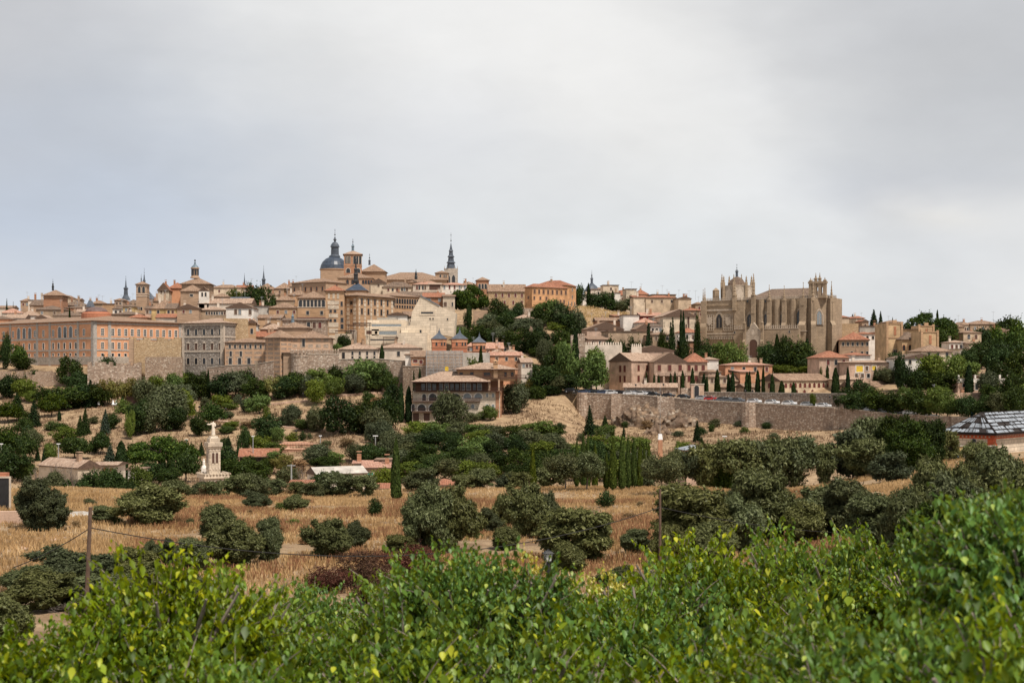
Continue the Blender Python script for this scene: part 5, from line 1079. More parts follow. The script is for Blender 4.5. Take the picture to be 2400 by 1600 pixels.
# right village
sk2 = [
 (1366, 1392, 690, 684, 755, 'white', 'flat', 'tile', 0, 'low white block under the slate cupola'),
 (1385, 1420, 678, 672, 760, 'whitish', 'shed', 'tile', 1, 'white house with brown lean-to roof right of the cupola'),
 (1414, 1450, 668, 667, 745, 'cream', 'flat', 'tile', 1, 'tall cream box house on the right skyline'),
 (1440, 1454, 686, 684, 725, 'white', 'flat', 'tile', 0, 'small white cube house'),
 (1448, 1470, 692, 680, 745, 'whitish', 'hip', 'tilered', 1, 'brown roofed house between cream boxes'),
 (1468, 1492, 677, 676, 725, 'cream', 'flat', 'tile', 0, 'second cream box house with dark roof hut'),
 (1490, 1520, 690, 678, 745, 'salmon', 'hip', 'tilered', 0, 'orange-red house with small hipped roof'),
 (1485, 1518, 697, 691, 660, 'cream', 'shed', 'tilered', 0, 'low cream house with stepped red roof'),
 (1514, 1585, 698, 692, 660, 'buff', 'hip', 'tilered', 2, 'long red tiled house with balconies on the right skyline'),
 (1530, 1584, 690, 688, 680, 'tan', 'flat', 'tile', 0, 'flat tan attic behind the long red tiled house'),
 (1590, 1620, 700, 694, 650, 'buff', 'gf', 'tile', 0, 'blank tan gabled house left of church'),
 (1608, 1648, 728, 722, 610, 'brickpale', 'hip', 'tilered', 2, 'brick house with arched loggia left of church'),
 (1630, 1648, 713, 708, 660, 'tan', 'hip', 'tile', 1, 'small tan turret house left of church'),
 (1397, 1462, 752, 744, 560, 'shutter', 'gs', 'tile', 0, 'dark verandah house with brown tiled roof'),
 (1376, 1462, 772, 753, 540, 'pink', 'gf', 'tile', 1, 'broad tan gabled barn-like house'),
 (1440, 1485, 741, 736, 590, 'brick', 'shed', 'tilered', 0, 'brick house with low red roof behind the white block'),
 (1461, 1498, 738, 737, 550, 'white', 'flat', 'tile', 0, 'tall blank white block house'),
 (1426, 1530, 776, 770, 520, 'tan', 'flat', 'tile', 0, 'flat grey-brown terrace wall house'),
 (1503, 1555, 741, 731, 570, 'red', 'shed', 'tilepink', 3, 'crimson house with pink sloping roof'),
 (1494, 1540, 757, 745, 545, 'whitish', 'hip', 'tilepink', 3, 'pinkish white house below the crimson one'),
 (1492, 1530, 772, 758, 525, 'pink', 'gf', 'tile', 0, 'small pink gabled house below the pinkish white one'),
 (1525, 1552, 765, 758, 525, 'white', 'shed', 'tiledark', 2, 'white balcony house left of the cream gable'),
 (1530, 1570, 785, 778, 510, 'tan', 'hip', 'tile', 2, 'tan house half hidden behind the dark firs'),
 (1380, 1430, 796, 786, 512, 'pink', 'shed', 'tile', 2, 'low pink house beside the gate tower'),
 (1590, 1642, 780, 768, 520, 'white', 'hip', 'tilered', 3, 'white restaurant house with red roof and long sign band'),
 (1602, 1648, 800, 795, 510, 'shutter', 'flat', 'tile', 0, 'dark awninged front below the white restaurant'),
 (1700, 1810, 856, 849, 480, 'salmon', 'hip', 'tilepink', 3, 'long low orange house with pink roof before the church'),
 (1735, 1770, 872, 866, 468, 'salmon', 'shed', 'tilepink', 0, 'lower orange lean-to in front of the orange house'),
 (1660, 1690, 872, 866, 470, 'brickpale', 'hip', 'tile', 2, 'small brown house right of the school'),
 (1660, 1705, 884, 876, 462, 'buff', 'hip', 'tile', 2, 'low buff outbuilding among the cypresses'),
 (1650, 1684, 843, 836, 495, 'white', 'hip', 'tilepale', 0, 'blank white house behind the school'),
 (1630, 1660, 826, 817, 510, 'cream', 'hip', 'tilepale', 3, 'cream building with white vents behind the school'),
 (1560, 1662, 819, 812, 515, 'cream', 'hip', 'tilepale', 0, 'long pale tiled hall behind the school roof'),
 (1478, 1580, 822, 809, 500, 'pink', 'gf', 'tilepale', 0, 'low broad gabled hall behind the school'),
 (1968, 1990, 744, 740, 640, 'buff', 'hip', 'tilered', 0, 'small yellow house above the stone block'),
 (2006, 2026, 746, 741, 650, 'cream', 'hip', 'tilered', 1, 'little cream house between two firs'),
 (2020, 2036, 754, 748, 640, 'brickpale', 'gf', 'tilered', 1, 'little brick house right of the cream one'),
 (2076, 2116, 756, 750, 620, 'tan', 'hip', 'tile', 0, 'brown roofed block behind the tall synagogue tower'),
 (2015, 2076, 764, 761, 600, 'grey', 'flat', 'tile', 0, 'long grey stone roofline left of the tall synagogue tower'),
 (2012, 2052, 783, 778, 560, 'white', 'hip', 'tilered', 2, 'white attic with red roof above the convent'),
 (2050, 2076, 779, 776, 570, 'tan', 'hip', 'tilepale', 2, 'house with two dark arches left of the tower'),
 (2116, 2200, 840, 828, 450, 'white', 'gf', 'tiledark', 2, 'white gabled cottage with brown roof under the synagogue'),
 (2225, 2268, 803, 797, 560, 'white', 'hip', 'tilepale', 3, 'white villa with three windows on right hillside'),
 (2250, 2275, 818, 815, 550, 'white', 'flat', 'tile', 0, 'blank white cube below the white villa'),
 (2258, 2300, 780, 775, 600, 'buff', 'hip', 'tile', 4, 'tan villa with twin arched windows on right hillside'),
 (2234, 2262, 785, 782, 610, 'white', 'flat', 'tile', 0, 'white terrace wall left of the tan villa'),
 (2254, 2276, 762, 754, 700, 'cream', 'hip', 'tile', 3, 'cream house with small windows at right skyline'),
 (2274, 2350, 760, 751, 700, 'tan', 'hip', 'tile', 3, 'long tan house along the right skyline'),
 (2222, 2260, 766, 758, 690, 'tan', 'hip', 'tile', 0, 'brown roofs left of the right skyline house'),
 (2336, 2356, 772, 768, 680, 'buff', 'hip', 'tile', 0, 'small buff house behind the right pines'),
 (2272, 2300, 806, 800, 555, 'cream', 'hip', 'tile', 1, 'cream shed right of the white villa'),
 (2303, 2344, 884, 876, 450, 'pink', 'shed', 'tiledark', 1, 'pink house with dark roof among right-hand trees'),
 (2380, 2410, 775, 770, 600, 'cream', 'hip', 'tile', 1, 'cream house at the right picture edge'),
 (2100, 2170, 905, 893, 455, 'rubbletan', 'shed', 'tilered', 0, 'sloping brown roof behind the right long hall'),
 (2225, 2350, 946, 920, 405, 'brickpale', 'hip', 'tile', 0, 'broad brown tiled roof above the dark tree belt'),
 (2160, 2235, 930, 917, 412, 'brickpale', 'hip', 'tile', 0, 'brown roof left of the broad one above the tree belt'),
]
for i, (xl, xr, ev, rg, d_, wl, rtp, rf, nw, desc) in enumerate(sk2):
    ws = {0: [], 1: [('f', ev + 9, .9, 1.5, 1, .5, .5)], 2: [('f', ev + 8, .9, 1.3, 3, .2, .85)], 3: [('f', ev + 9, .9, 1.5, 4, .15, .88)], 4: [('f', ev + 9, 1.2, 2, 2, .3, .7, 'a')]}[nw]
    B('house', desc, H_, xl, xl, xr, d_, 3 + (i * 29) % 8, ev, rg if rtp != 'flat' else None, rtp, 8 + (i * 13) % 6, wall=wl if wl != 'shutter' else 'brick', rm=rf, wins=ws, chim=(i % 4 == 2), ov=.35)
sg = [o for o in col.objects if 'long sign band' in o.get('label', '')][0]
sb = MB(); W_ = sg['dims'][0]; hh = sg['dims'][2]; sb.box(0, W_, -1.2, -1.0, hh - 4.6, hh - 3.6); sb.build('sign_band', 'lampwhite', sg)
B('gabled_hall', 'large cream gabled hall left of the gothic church', 'building', 1554, 1554, 1631, 540, 6, 742, 724, 'gf', 22, wall='cream', rm='tilepale', trim='cream', pane='shutter', wins=[('f', 755, .8, 6, 1, .77, .77), ('f', 765, .8, 1.6, 1, .71, .71)])
q = B('slate_cupola_church', 'church with blue slate cupola and tall thin lantern right of centre', 'church', 1372, 1372, 1402, 790, 0, 682, None, 'none', 8, wall='cream')
spire(q, 'dome', 1387, 764, [(17, 683), (16, 678), (12, 671), (6, 666), (4, 664)], 'slate', 12, smooth=False)
spire(q, 'lantern', 1387, 764, [(4, 666), (3, 664), (3, 655), (4, 654), (2, 650), (1, 648), (1.8, 645), (.4, 642)], 'slate', 8); finial(q, 1387, 764, 633, 644, .9, False)
# school
SB = 'school'
B('school_wing', 'long tiled school wing half hidden by a leafy tree', SB, 1243, 1280, 1450, 502, 10, 841, 824, 'hip', 20, wall='mudejarpale', rm='tilepale', ov=.8, pane='burgundy', wins=[('f', 855, 1.0, 2.2, 4, .20, .34), ('f', 878, 1.0, 1.6, 2, .34, .4), ('f', 876, 1.5, 2.4, 2, .78, .84)])
B('school_hall', 'pink school block with round gable window at its left end', SB, 1428, 1480, 1545, 484, 42, 847, 826, 'gs', wall='pink', rm='tilepale', trim='brickpale', pane='burgundy', ov=.3, wins=[('s', 864, 1., 2.2, 2, .30, .50), ('s', 888, 1., 2.2, 2, .30, .50), ('f', 862, 1., 2., 3, .25, .85), ('f', 887, 1., 2., 3, .25, .85)])
sc1 = B('school_building', 'pink gabled school front with big round window and portico', SB, 1533, 1533, 1609, 476, 2, 849, 825, 'gf', 14, wall='pink', rm='tile', trim='brickpale', pane='burgundy', ov=.3, wins=[('f', 862, 1.1, 2., 3, .16, .80)])
wb = MB(); wb.lathe([(.95, 0), (.95, .12)], 16); wo = wb.build('round_window', 'glass', sc1); W_, L_, h_, rz_ = sc1['dims']; wo.location = (W_ / 2, -.02, (HY - 839) * 476 / F - sc1.location.z); wo.rotation_euler = (R(90), 0, 0)
wb = MB(); wb.lathe([(1.15, 0), (1.15, .1)], 16); wo = wb.build('round_surround', 'brickpale', sc1); wo.location = (W_ / 2, .04, (HY - 839) * 476 / F - sc1.location.z); wo.rotation_euler = (R(90), 0, 0)
zb_ = (HY - 882) * 476 / F - sc1.location.z
pt = MB(); pt.box(0, W_, -2.6, 0, zb_, zb_ + .3)
pt.build('balcony', 'wood', sc1)
for i in range(5):
    cbx = MB(); x = .4 + (W_ - .8) * i / 4; cbx.box(x - .28, x + .28, -2.6, -2.0, -1, zb_ + 1.2); cbx.build('column', 'pink', sc1)
rl = MB(); rl.box(0, W_, -2.58, -2.5, zb_ + .9, zb_ + 1.0)
for i in range(26): rl.box(W_ * i / 25 - .02, W_ * i / 25 + .02, -2.56, -2.52, zb_ + .3, zb_ + .9)
rl.build('railing', 'iron', sc1)
B('school_end', 'right end of the pink school under a bright red roof', SB, 1609, 1609, 1658, 480, 3, 849, 827, 'hip', 12, wall='pink', rm='tilered', trim='brickpale', pane='burgundy', wins=[('f', 862, 1., 2., 3, .12, .8), ('f', 887, 1., 2., 3, .12, .8)])
lh = B('gate_lodge', 'long low stone lodge with pale tiled roof on the road', 'building', 1463, 1585, 1600, 457, -7, 909, 897, 'gs', 6, wall='rubblewall', rm='tilepale', pane='shutter', chim=1, wins=[('f', 923, .7, 1.3, 2, .30, .42), ('f', 921, .8, 1.4, 3, .55, .85)])
ga = B('garden_gate', 'tall pink gate arch with iron door on the road', 'gate', 1620, 1620, 1650, 453, 2, 899, None, 'none', 2.2, wall='pink', trim='stonetrim', wins=[('f', 919, 1.5, 4.4, 1, .42, .42, 'a')], bands=[(900, .35, 'stonetrim')])
B('road_wall', 'rubble wall between the low lodge and gate arch', 'wall', 1596, 1596, 1620, 454, 2, 909, None, 'none', .8, wall='rubblewall')
# lower right halls
B('arcade_hall', 'long cream hall with arched windows among cypresses', 'hall', 1783, 1829, 1950, 452, 38, 893, 875, 'gs', wall='buff', rm='tile', trim='buff', pane='burgundy', ov=.4, wins=[('f', 903, 1.2, 1.6, 10, .10, .92, 'a'), ('f', 918, 1.3, 1.2, 5, .3, .92, 'a'), ('s', 903, 1.2, 1.8, 1, .55, .55, 'a')])
B('hall', 'smaller tiled hall left of the arched-window hall', 'hall', 1690, 1722, 1780, 468, 35, 894, 878, 'gs', wall='pink', rm='tile')
B('hall', 'low gabled stone house in front of the smaller tiled hall', 'hall', 1670, 1690, 1718, 460, 30, 908, 897, 'gs', wall='rubblewall', rm='tile', wins=[('f', 917, .9, 1.0, 1, .5, .5, 'a')])
B('hall', 'second low gabled stone house left of the arched-window hall', 'hall', 1725, 1745, 1782, 457, 30, 908, 898, 'gs', wall='rubblewall', rm='tile', wins=[('f', 917, .9, 1.0, 1, .5, .5, 'a')])
B('long_hall', 'very long tiled hall above the dark tree belt', 'hall', 1968, 1996, 2162, 446, 34, 908, 893, 'gs', wall='buff', rm='tile', trim='buff', wins=[('f', 916, 1.6, 1.4, 9, .25, .95, 'a')])
B('hall', 'tiled roof end showing between the two long halls', 'hall', 1962, 1962, 2020, 456, 5, 890, 878, 'hip', 9, wall='buff', rm='tilepale')
# right-hand houses
B('apartment_house', 'pink apartment house with red hipped roof below the church apse', H_, 1920, 1920, 1990, 470, 4, 839, 822, 'hip', 14, wall='pink', rm='tilered', wins=[('f', 849, 1., 1.8, 3, .3, .82), ('f', 866, 1., 1.3, 3, .28, .82)])
B('apartment_house', 'white end block joined to the pink apartment house', H_, 1986, 1986, 2040, 474, 4, 833, 826, 'hip', 12, wall='white', rm='tilered')
B('apartment_house', 'wide pink house with yellow awnings and white frames', H_, 1990, 1990, 2112, 460, 5, 850, 844, 'hip', 10, wall='pink', rm='tilepale', trim='whitetrim', chim=2, wins=[('f', 864, 2.2, 2., 1, .2, .2, 'r', 'yellowp'), ('f', 863, 1., 1.4, 1, .34, .34), ('f', 862, 1.3, 1.4, 1, .48, .48, 'r', 'yellowp'), ('f', 880, 1., 1.3, 3, .14, .37)])
B('convent_range', 'long brick convent range with two rows of small windows', 'convent', 1968, 2036, 2075, 520, -12, 797, 786, 'hip', wall='brickpale', rm='tilered', ov=.6, wins=[('f', 806, .8, 1.3, 6, .12, .95), ('f', 827, .8, 1.2, 4, .42, .95), ('s', 808, .9, 1.4, 2, .3, .75), ('s', 826, .9, 1.4, 2, .3, .75)])
B('stone_block', 'blank rubble block left of the orange synagogue', 'building', 1966, 1966, 2012, 560, 3, 758, None, 'none', 12, wall='rubbletan')
syn = B('synagogue', 'tall orange brick synagogue tower with red relief panel', 'tower', 2077, 2077, 2116, 500, 3, 757, None, 'none', 13, wall='ochre', wins=[('f', 825, .6, 1.8, 2, .48, .6, 'a')])
def crest(root, d):
    W, L, h, rz = root['dims']; mb = MB()
    for x in (0, W - .8): mb.box(x, x + .8, -.25, .5, h, h + .5)
    mb.box(W * .38, W * .62, -.25, .5, h, h + 1.1); mb.box(0, W, -.2, .3, h - .3, h); mb.build('cresting', 'bricktan', root)
    fr = MB(); fr.box(W * .46, W * .60, -.12, 0, h - 4.2, h - 1.2); fr.build('relief', 'frieze', root)
    fr = MB(); fr.box(0, .7, -.3, 0, 0, h - .3); fr.box(W - .7, W, -.3, 0, 0, h - .3); fr.box(.7, W - .7, -.15, 0, h - 5.3, h - 4.9); fr.build('pier', 'bricktan', root)
crest(syn, 500)
s2 = B('synagogue_hall', 'lower orange hall with three keyhole windows', 'hall', 2114, 2114, 2160, 495, 4, 796, 778, 'hip', 14, wall='ochre', rm='tiledark', trim='frieze', wins=[('f', 815, .9, 1.9, 3, .1, .72, 'a')])
s3 = B('synagogue', 'front orange brick gable tower with relief above tiled roof', 'tower', 2158, 2158, 2200, 485, 3, 777, None, 'none', 10, wall='ochre'); crest(s3, 485)
s4 = B('synagogue', 'rear orange brick gable tower behind the front one', 'tower', 2152, 2152, 2190, 530, 3, 763, None, 'none', 8, wall='ochre'); crest(s4, 530)
B('house', 'grey roofed wall linking the synagogue towers', H_, 2115, 2115, 2155, 530, 2, 772, 768, 'flat', 8, wall='ochre', rm='tile')
B('pavilion', 'square pavilion with big tiled pyramid below the front tower', 'building', 2160, 2160, 2230, 470, 5, 824, 808, 'hip', 12, wall='cream', rm='tile', wins=[('f', 831, .9, 1.5, 3, .25, .85)])
tm = B('terrace_mansion', 'pale mansion with white balustraded roof at right', 'mansion', 2245, 2245, 2365, 425, 3, 893, None, 'none', 12, wall='pink', trim='whitetrim', wins=[('f', 906, .9, 1.8, 4, .12, .85)], bands=[(895, .4, 'whitetrim')])
W_, L_, h_, _ = tm['dims']; mb = MB()
mb.box(0, W_, 0, .3, h_, h_ + .8)
for i in range(7): x = (W_ - .5) * i / 6; mb.box(x, x + .5, -.1, .4, h_ + .8, h_ + 1.9)
mb.build('balustrade', 'whitetrim', tm)
# ---------------------------------------------------------------- gothic church
Wc, Lc, oc_ = solve(1650, 1888, 1968, 548, -30, 22)
sC, cC = math.sin(R(-30)), math.cos(R(-30))
zc0 = min(gz(oc_[0], oc_[1]), gz(oc_[0] + Wc * cC, oc_[1] + Wc * sC)) - 1
chu = empty('gothic_church', (oc_[0], oc_[1], zc0), R(-30)); tag(chu, 'large gothic monastery church with pinnacles, crown-like lantern and polygonal apse', 'church')
def cx(px): return pxfrac(px, 'f', oc_, Wc, Lc, sC, cC) * Wc
def cz(py, x=None):          # row measured on the front face at local x
    x = Wc if x is None else x
    return (HY - py) * (oc_[1] + x * sC) / F - zc0
HN = cz(699); HT = cz(708, 0) + .3
mb = MB(); x1 = cx(1741)
mb.box(0, x1, -1.5, Lc + 6, -2, HT, 0); mb.box(x1, Wc + 1, 0, Lc, -2, HN, 0)
mb.box(x1 - 3, x1 + 1.2, -1.9, 0, -2, HN - .6, 0)
mb.build('wall', 'church', chu)
ap = MB(); apc = (Wc + 3.5, Lc * .5); ra = Lc * .5
AK = .66
pts = [(Wc - 1, -.02), (Wc + 4.5 * AK, -1.0), (Wc + 11 * AK, 2.6), (Wc + 14.6 * AK, Lc * .38), (Wc + 14.6 * AK, Lc * .7), (Wc + 10 * AK, Lc), (Wc - 1, Lc)]
ap.prism(pts, -2, HN + .15); ap.build('apse', 'church', chu)
rf = MB(); rzc = (HY - 675) * (oc_[1] + (Wc - 4) * sC + Lc * .5 * cC) / F - zc0; 
A, B_, C_, D_ = (x1 + 1, .6, HN + .3), (Wc + 6, 1.5, HN + .3), (Wc + 6, Lc - .6, HN + .3), (x1 + 1, Lc - .6, HN + .3); r1, r2 = (x1 + 8, Lc * .5, rzc), (Wc - 1.5, Lc * .5, rzc)
rf.poly([A, B_, r2, r1]); rf.poly([B_, C_, r2]); rf.poly([C_, D_, r1, r2]); rf.poly([D_, A, r1]); rf.build('roof', 'tiledark', chu)
def balus(x0, x1_, y0, y1, z, parent, h=1.0, step=.62):
    mb = MB(); L = math.hypot(x1_ - x0, y1 - y0); n = max(2, int(L / step))
    u = Vector((x1_ - x0, y1 - y0, 0)) / L; nrm = Vector((-u.y, u.x, 0)) * .12
    def seg(a, b, z0, z1):
        p, q = Vector((x0, y0, 0)) + u * a, Vector((x0, y0, 0)) + u * b
        c = [p - nrm, q - nrm, q + nrm, p + nrm]; mb.prism([(v.x, v.y) for v in c], z0, z1)
    seg(0, L, z, z + .25); seg(0, L, z + h * .72, z + h * .85)
    for i in range(n): a = L * (i + .2) / n; seg(a, a + L / n * .42, z + .25, z + h * .72); seg(a + .05, a + L / n * .2, z + h * .85, z + h * 1.25)
    mb.build('balustrade', 'churchlight', parent)
balus(0, x1, -1.6, -1.6, HT, chu); balus(x1, Wc + 4.5 * AK, -.1, -.9, HN, chu); balus(Wc + 4.5 * AK, Wc + 11 * AK, -1.0, 2.5, HN + .1, chu); balus(Wc + 11 * AK, Wc + 14.6 * AK, 2.5, Lc * .38, HN + .1, chu)
def pinn(x, y, z0, z1, r, parent=chu, mat='church'):
    mb = MB(); zm = z0 + (z1 - z0) * .45
    mb.box(x - r, x + r, y - r, y + r, z0, zm); mb.lathe([(r * 1.5, zm), (r * 1.5, zm + .3), (r * .8, zm + .5)] + [q for i in range(5) for q in ((r * (.95 - i * .17), zm + (z1 - zm) * (.12 + i * .16)), (r * (.6 - i * .11), zm + (z1 - zm) * (.16 + i * .16)))] + [(r * .12, z1 - .4), (r * .35, z1 - .25), (0, z1)], 6, (x, y))
    mb.build('pinnacle', mat, parent)
def butt(x, y, w, dpt, ztop, parent=chu, rot=0.):
    mb = MB(); zt = ztop
    mb.front([(-w / 2, -2), (w / 2, -2), (w / 2, zt * .62), (-w / 2, zt * .62)], -dpt * 1.25, 0); 
    mb.poly([(-w / 2, -dpt * 1.25, zt * .62), (w / 2, -dpt * 1.25, zt * .62), (w / 2, -dpt * .8, zt * .67), (-w / 2, -dpt * .8, zt * .67)])
    mb.box(-w / 2 + .05, w / 2 - .05, -dpt * .8, 0, zt * .62, zt, 0)
    o = mb.build('buttress', 'church', parent); o.location = (x, y, 0); o.rotation_euler = (0, 0, rot); return o
for px, top, r in ((1768, 641, .72), (1805, 667, .66), (1840, 669, .66)):
    x = cx(px); butt(x, 0, 1.7, 2.0, HN - .4); pinn(x, -1.0, HN - 5.5, cz(top, x), r)
# square piers with rounded flanks between bays
for px in (1784, 1822, 1860):
    mb = MB(); x = cx(px); mb.lathe([(1.5, -2), (1.5, HN - .1)], 10, (x, .3)); mb.build('engaged_column', 'church', chu)
butt(Wc - .4, .2, 2.6, 3.2, HN * 1.0); butt(Wc + 3.3, -.8, 1.8, 2.2, HN, rot=R(20)); butt(Wc + 8.2, Lc * .17, 2.0, 2.4, HN, rot=R(55))
pinn(Wc - .4, -1.5, HN * .62, cz(661), .75); pinn(Wc + 3.6, -1.8, HN * .7, cz(654), .7); pinn(Wc + 9.2, Lc * .15, HN * .70, cz(661) + .3, .75)
for px, top in ((1652, 678), (1656, 675)): pinn(cx(px) - .3, -1.0, HT - 7, cz(top, 0), .62)
butt(cx(1654), -1.5, 2.4, 1.2, HT); pinn(cx(1726), -2.0, HT - 4, cz(650, x1), .7)
# tall pointed windows
def gothic(x, z0, z1, w, y=0., rot=0., parent=chu, pane='glass'):
    wo = link(bpy.data.objects.new('window', win_mesh(w + .9, z1 - z0 + .5, 'p', 'churchlight', 'churchlight')), parent); wo.location = (x, y + .02, (z0 + z1) / 2); wo.rotation_euler = (0, 0, rot)
    po = link(bpy.data.objects.new('window_pane', win_mesh(w, z1 - z0, 'p', 'church', pane)), wo); po.location = (0, -.10, -.1)
    mu = MB(); mu.box(-.07, .07, -.18, -.10, -(z1 - z0) / 2, (z1 - z0) / 2 - w * .7); mu.build('mullion', 'churchlight', wo)
for px in (1757, 1795, 1832): x = cx(px); gothic(x, cz(765, x), cz(735, x), 2.0)
x = cx(1873); gothic(x, cz(759, x), cz(727, x), 2.1)
x = cx(1689); gothic(x, cz(768, x), cz(735, x), 2.5, -1.5)
gothic(Wc + 5.2, cz(760), cz(728), 1.9, .55, R(40), pane='glasslight')
for px in (1752, 1794, 1834, 1876):
    x = cx(px); add_window(chu, 'f', x, cz(706, x), .7, .9, 'r', (Wc, Lc), 'church', 'glass')
# heraldic screens, cornices and corbels on the transept
for a, b in ((1657, 1676), (1700, 1720)):
    mb = MB(); xa, xb = cx(a), cx(b)
    for i in range(5): x = xa + (xb - xa) * i / 4; mb.box(x - .12, x + .12, -1.72, -1.5, cz(775, xa), cz(738, xa))
    for i in range(7): z = cz(775, xa) + (cz(738, xa) - cz(775, xa)) * i / 6; mb.box(xa, xb, -1.68, -1.5, z - .1, z + .1)
    mb.build('stone_screen', 'churchlight', chu)
    mb = MB(); mb.front([((xa + xb) / 2 - 1.1, cz(758, xa)), ((xa + xb) / 2, cz(764, xa)), ((xa + xb) / 2 + 1.1, cz(758, xa)), ((xa + xb) / 2 + 1.1, cz(744, xa)), ((xa + xb) / 2 - 1.1, cz(744, xa))], -1.85, -1.5); mb.build('shield', 'churchlight', chu)
for row, th, mt in ((727, .7, 'churchlight'), (716, .25, 'church'), (782, .5, 'churchlight'), (786, .2, 'church')):
    mb = MB(); mb.box(0, x1 - 2.5, -1.8, -1.5, cz(row, x1 / 2) - th / 2, cz(row, x1 / 2) + th / 2); mb.build('cornice', mt, chu)
mb = MB()
for i in range(18): x = .6 + (x1 - 4) * i / 17; mb.box(x, x + .35, -1.95, -1.5, cz(795, x1 / 2), cz(789, x1 / 2))
mb.box(0, x1 - 2.6, -2.0, -1.5, cz(789, x1 / 2), cz(788, x1 / 2) + .1); mb.build('corbel_table', 'churchlight', chu)
mb = MB(); mb.box(Wc - 1.9, Wc + 1.1, -4.2, -.1, cz(777), cz(777) + .3); mb.build('string_course', 'churchlight', chu)
# low aisle with portal
xa, xb = cx(1733), cx(1884); ZA = (HY - 771) * (oc_[1] + (xa + xb) / 2 * sC - 6 * cC) / F - zc0
mb = MB(); mb.box(xa, xb, -6, -.02, -2, ZA); mb.build('side_chapel', 'church', chu)
balus(xa, cx(1760), -6, -6, ZA, chu, 1.4, .8); balus(cx(1800), xb, -6, -6, ZA, chu, 1.4, .8)
for px in (1735, 1862): add_window(chu, 'f', cx(px), cz(780, xa), .6, .8, 'r', (1, 1), 'churchlight', 'glass', 6)
xp = cx(1781); por = MB(); zt = cz(752, xp) * .96
por.front([(xp - 3.6, -2), (xp + 3.6, -2), (xp + 3.6, cz(782, xp)), (xp + 2.4, cz(776, xp)), (xp + 1.0, cz(764, xp)), (xp, zt), (xp - 1.0, cz(764, xp)), (xp - 2.4, cz(776, xp)), (xp - 3.6, cz(782, xp))], -7.2, -6)
po = por.build('portal', 'churchlight', chu)
o = link(bpy.data.objects.new('door', win_mesh(3.2, 7.0, 'a', 'churchlight', 'shutter')), po); o.location = (xp, -7.2, cz(817, xp))
o = link(bpy.data.objects.new('niche', win_mesh(1.4, 2.6, 'p', 'churchlight', 'stonetrim')), po); o.location = (xp, -7.2, cz(778, xp))
for dx in (-3.6, 3.6): butt(xp + dx, -6.6, 1.1, 1.2, cz(762, xp)); pinn(xp + dx, -7.4, cz(772, xp), cz(742, xp), .45)
# crown-like crossing lantern
xl0 = (cx(1690) + cx(1770)) / 2 + 6.0; dl = 572.0; sL = dl / F
def CP(px, py, d): v = P(px, py, d); return v
spire(chu, 'crossing_lantern', 1729, dl + 8, [(37, 730), (37, 673), (38, 672), (38, 670)], 'churchlight', 8)
spire(chu, 'crossing_roof', 1727, dl + 8, [(22, 671), (20, 664), (14, 655), (5, 649), (4, 649)], 'tiledark', 8)
spire(chu, 'cupola', 1727, dl + 8, [(4.2, 651), (3, 648), (3, 638), (4.2, 637), (3, 634), (1.2, 631)], 'slate', 8); finial(chu, 1727, dl + 8, 618, 632, 1.2)
spire(chu, 'stair_turret', 1678, dl + 10, [(8, 712), (8, 682), (8.5, 681), (0, 674)], 'church', 8)
Rl = 37 * (dl + 8) / F
for i in range(8):
    an = math.pi / 8 + i * math.pi / 4; X0 = (1729 - 1200) * (dl + 8) / F; Y0 = dl + 8
    for k, (rr_, ztop) in enumerate(((Rl * 1.02, 641 if i % 2 else 645),)):
        X, Y = X0 + rr_ * math.cos(an), Y0 + rr_ * math.sin(an); mb = MB(); z0, z1 = (HY - 712) * Y / F, (HY - 662) * Y / F; zt_ = (HY - ztop) * Y / F; r = .5
        mb.box(-r, r, -r, r, z0, z1); mb.lathe([(r * 1.2, z1), (r * .7, z1 + .4), (r * .9, z1 + 1.0), (r * .5, z1 + 1.3), (r * .65, z1 + 2.0), (r * .3, z1 + 2.3), (r * .4, zt_ - .8), (0, zt_)], 6)
        o = mb.build('pinnacle', 'church', None); o.location = (X, Y, 0); child_at(o, chu)
    am = i * math.pi / 4
    if math.sin(am) < .3:
        ra_ = Rl * math.cos(math.pi / 8) + .05
        o = link(bpy.data.objects.new('window', win_mesh(2.6, 5.0, 'p', 'churchlight', 'stonetrim'))); o.location = (X0 + ra_ * math.cos(am), Y0 + ra_ * math.sin(am), (HY - 690) * Y0 / F); o.rotation_euler = (0, 0, am + math.pi / 2); child_at(o, chu)
    a2 = math.pi / 8 + (i + 1) * math.pi / 4
# bell gable on the apse
bx0, bx1 = cx(1905) , cx(1905) + 8.2; bg2 = MB(); zb0, zb1 = HN, cz(660)
bwx = Wc + 1.6; wbg = 5.6; cols_ = 4
for i in range(cols_): x = bwx + wbg * i / (cols_ - 1); bg2.box(x - .55, x + .55, .6, 2.2, zb0, zb1 - .8)
for i in range(cols_ - 1):
    x0_ = bwx + wbg * i / (cols_ - 1); xm = x0_ + wbg / 6
    for k in range(6):
        a = math.pi * k / 6; b = math.pi * (k + 1) / 6; r = wbg / 6 - .5
        bg2.front([(xm + r * math.cos(a), zb1 - 2.6 + r * math.sin(a)), (xm + (r + .6) * math.cos(a), zb1 - .7), (xm + (r + .6) * math.cos(b), zb1 - .7), (xm + r * math.cos(b), zb1 - 2.6 + r * math.sin(b))], .8, 2.0)
bg2.box(bwx - .8, bwx + wbg + .8, .4, 2.4, zb1 - .8, zb1); bg2.box(bwx - .8, bwx + wbg + .8, .4, 2.4, zb0, zb0 + .9)
bg2.build('bell_gable', 'church', chu)
for i, t in enumerate((0, .36, .64, 1)): pinn(bwx + wbg * t, 1.4, zb1 - 1, zb1 + (3.4 if 0 < i < 3 else 1.6), .5)

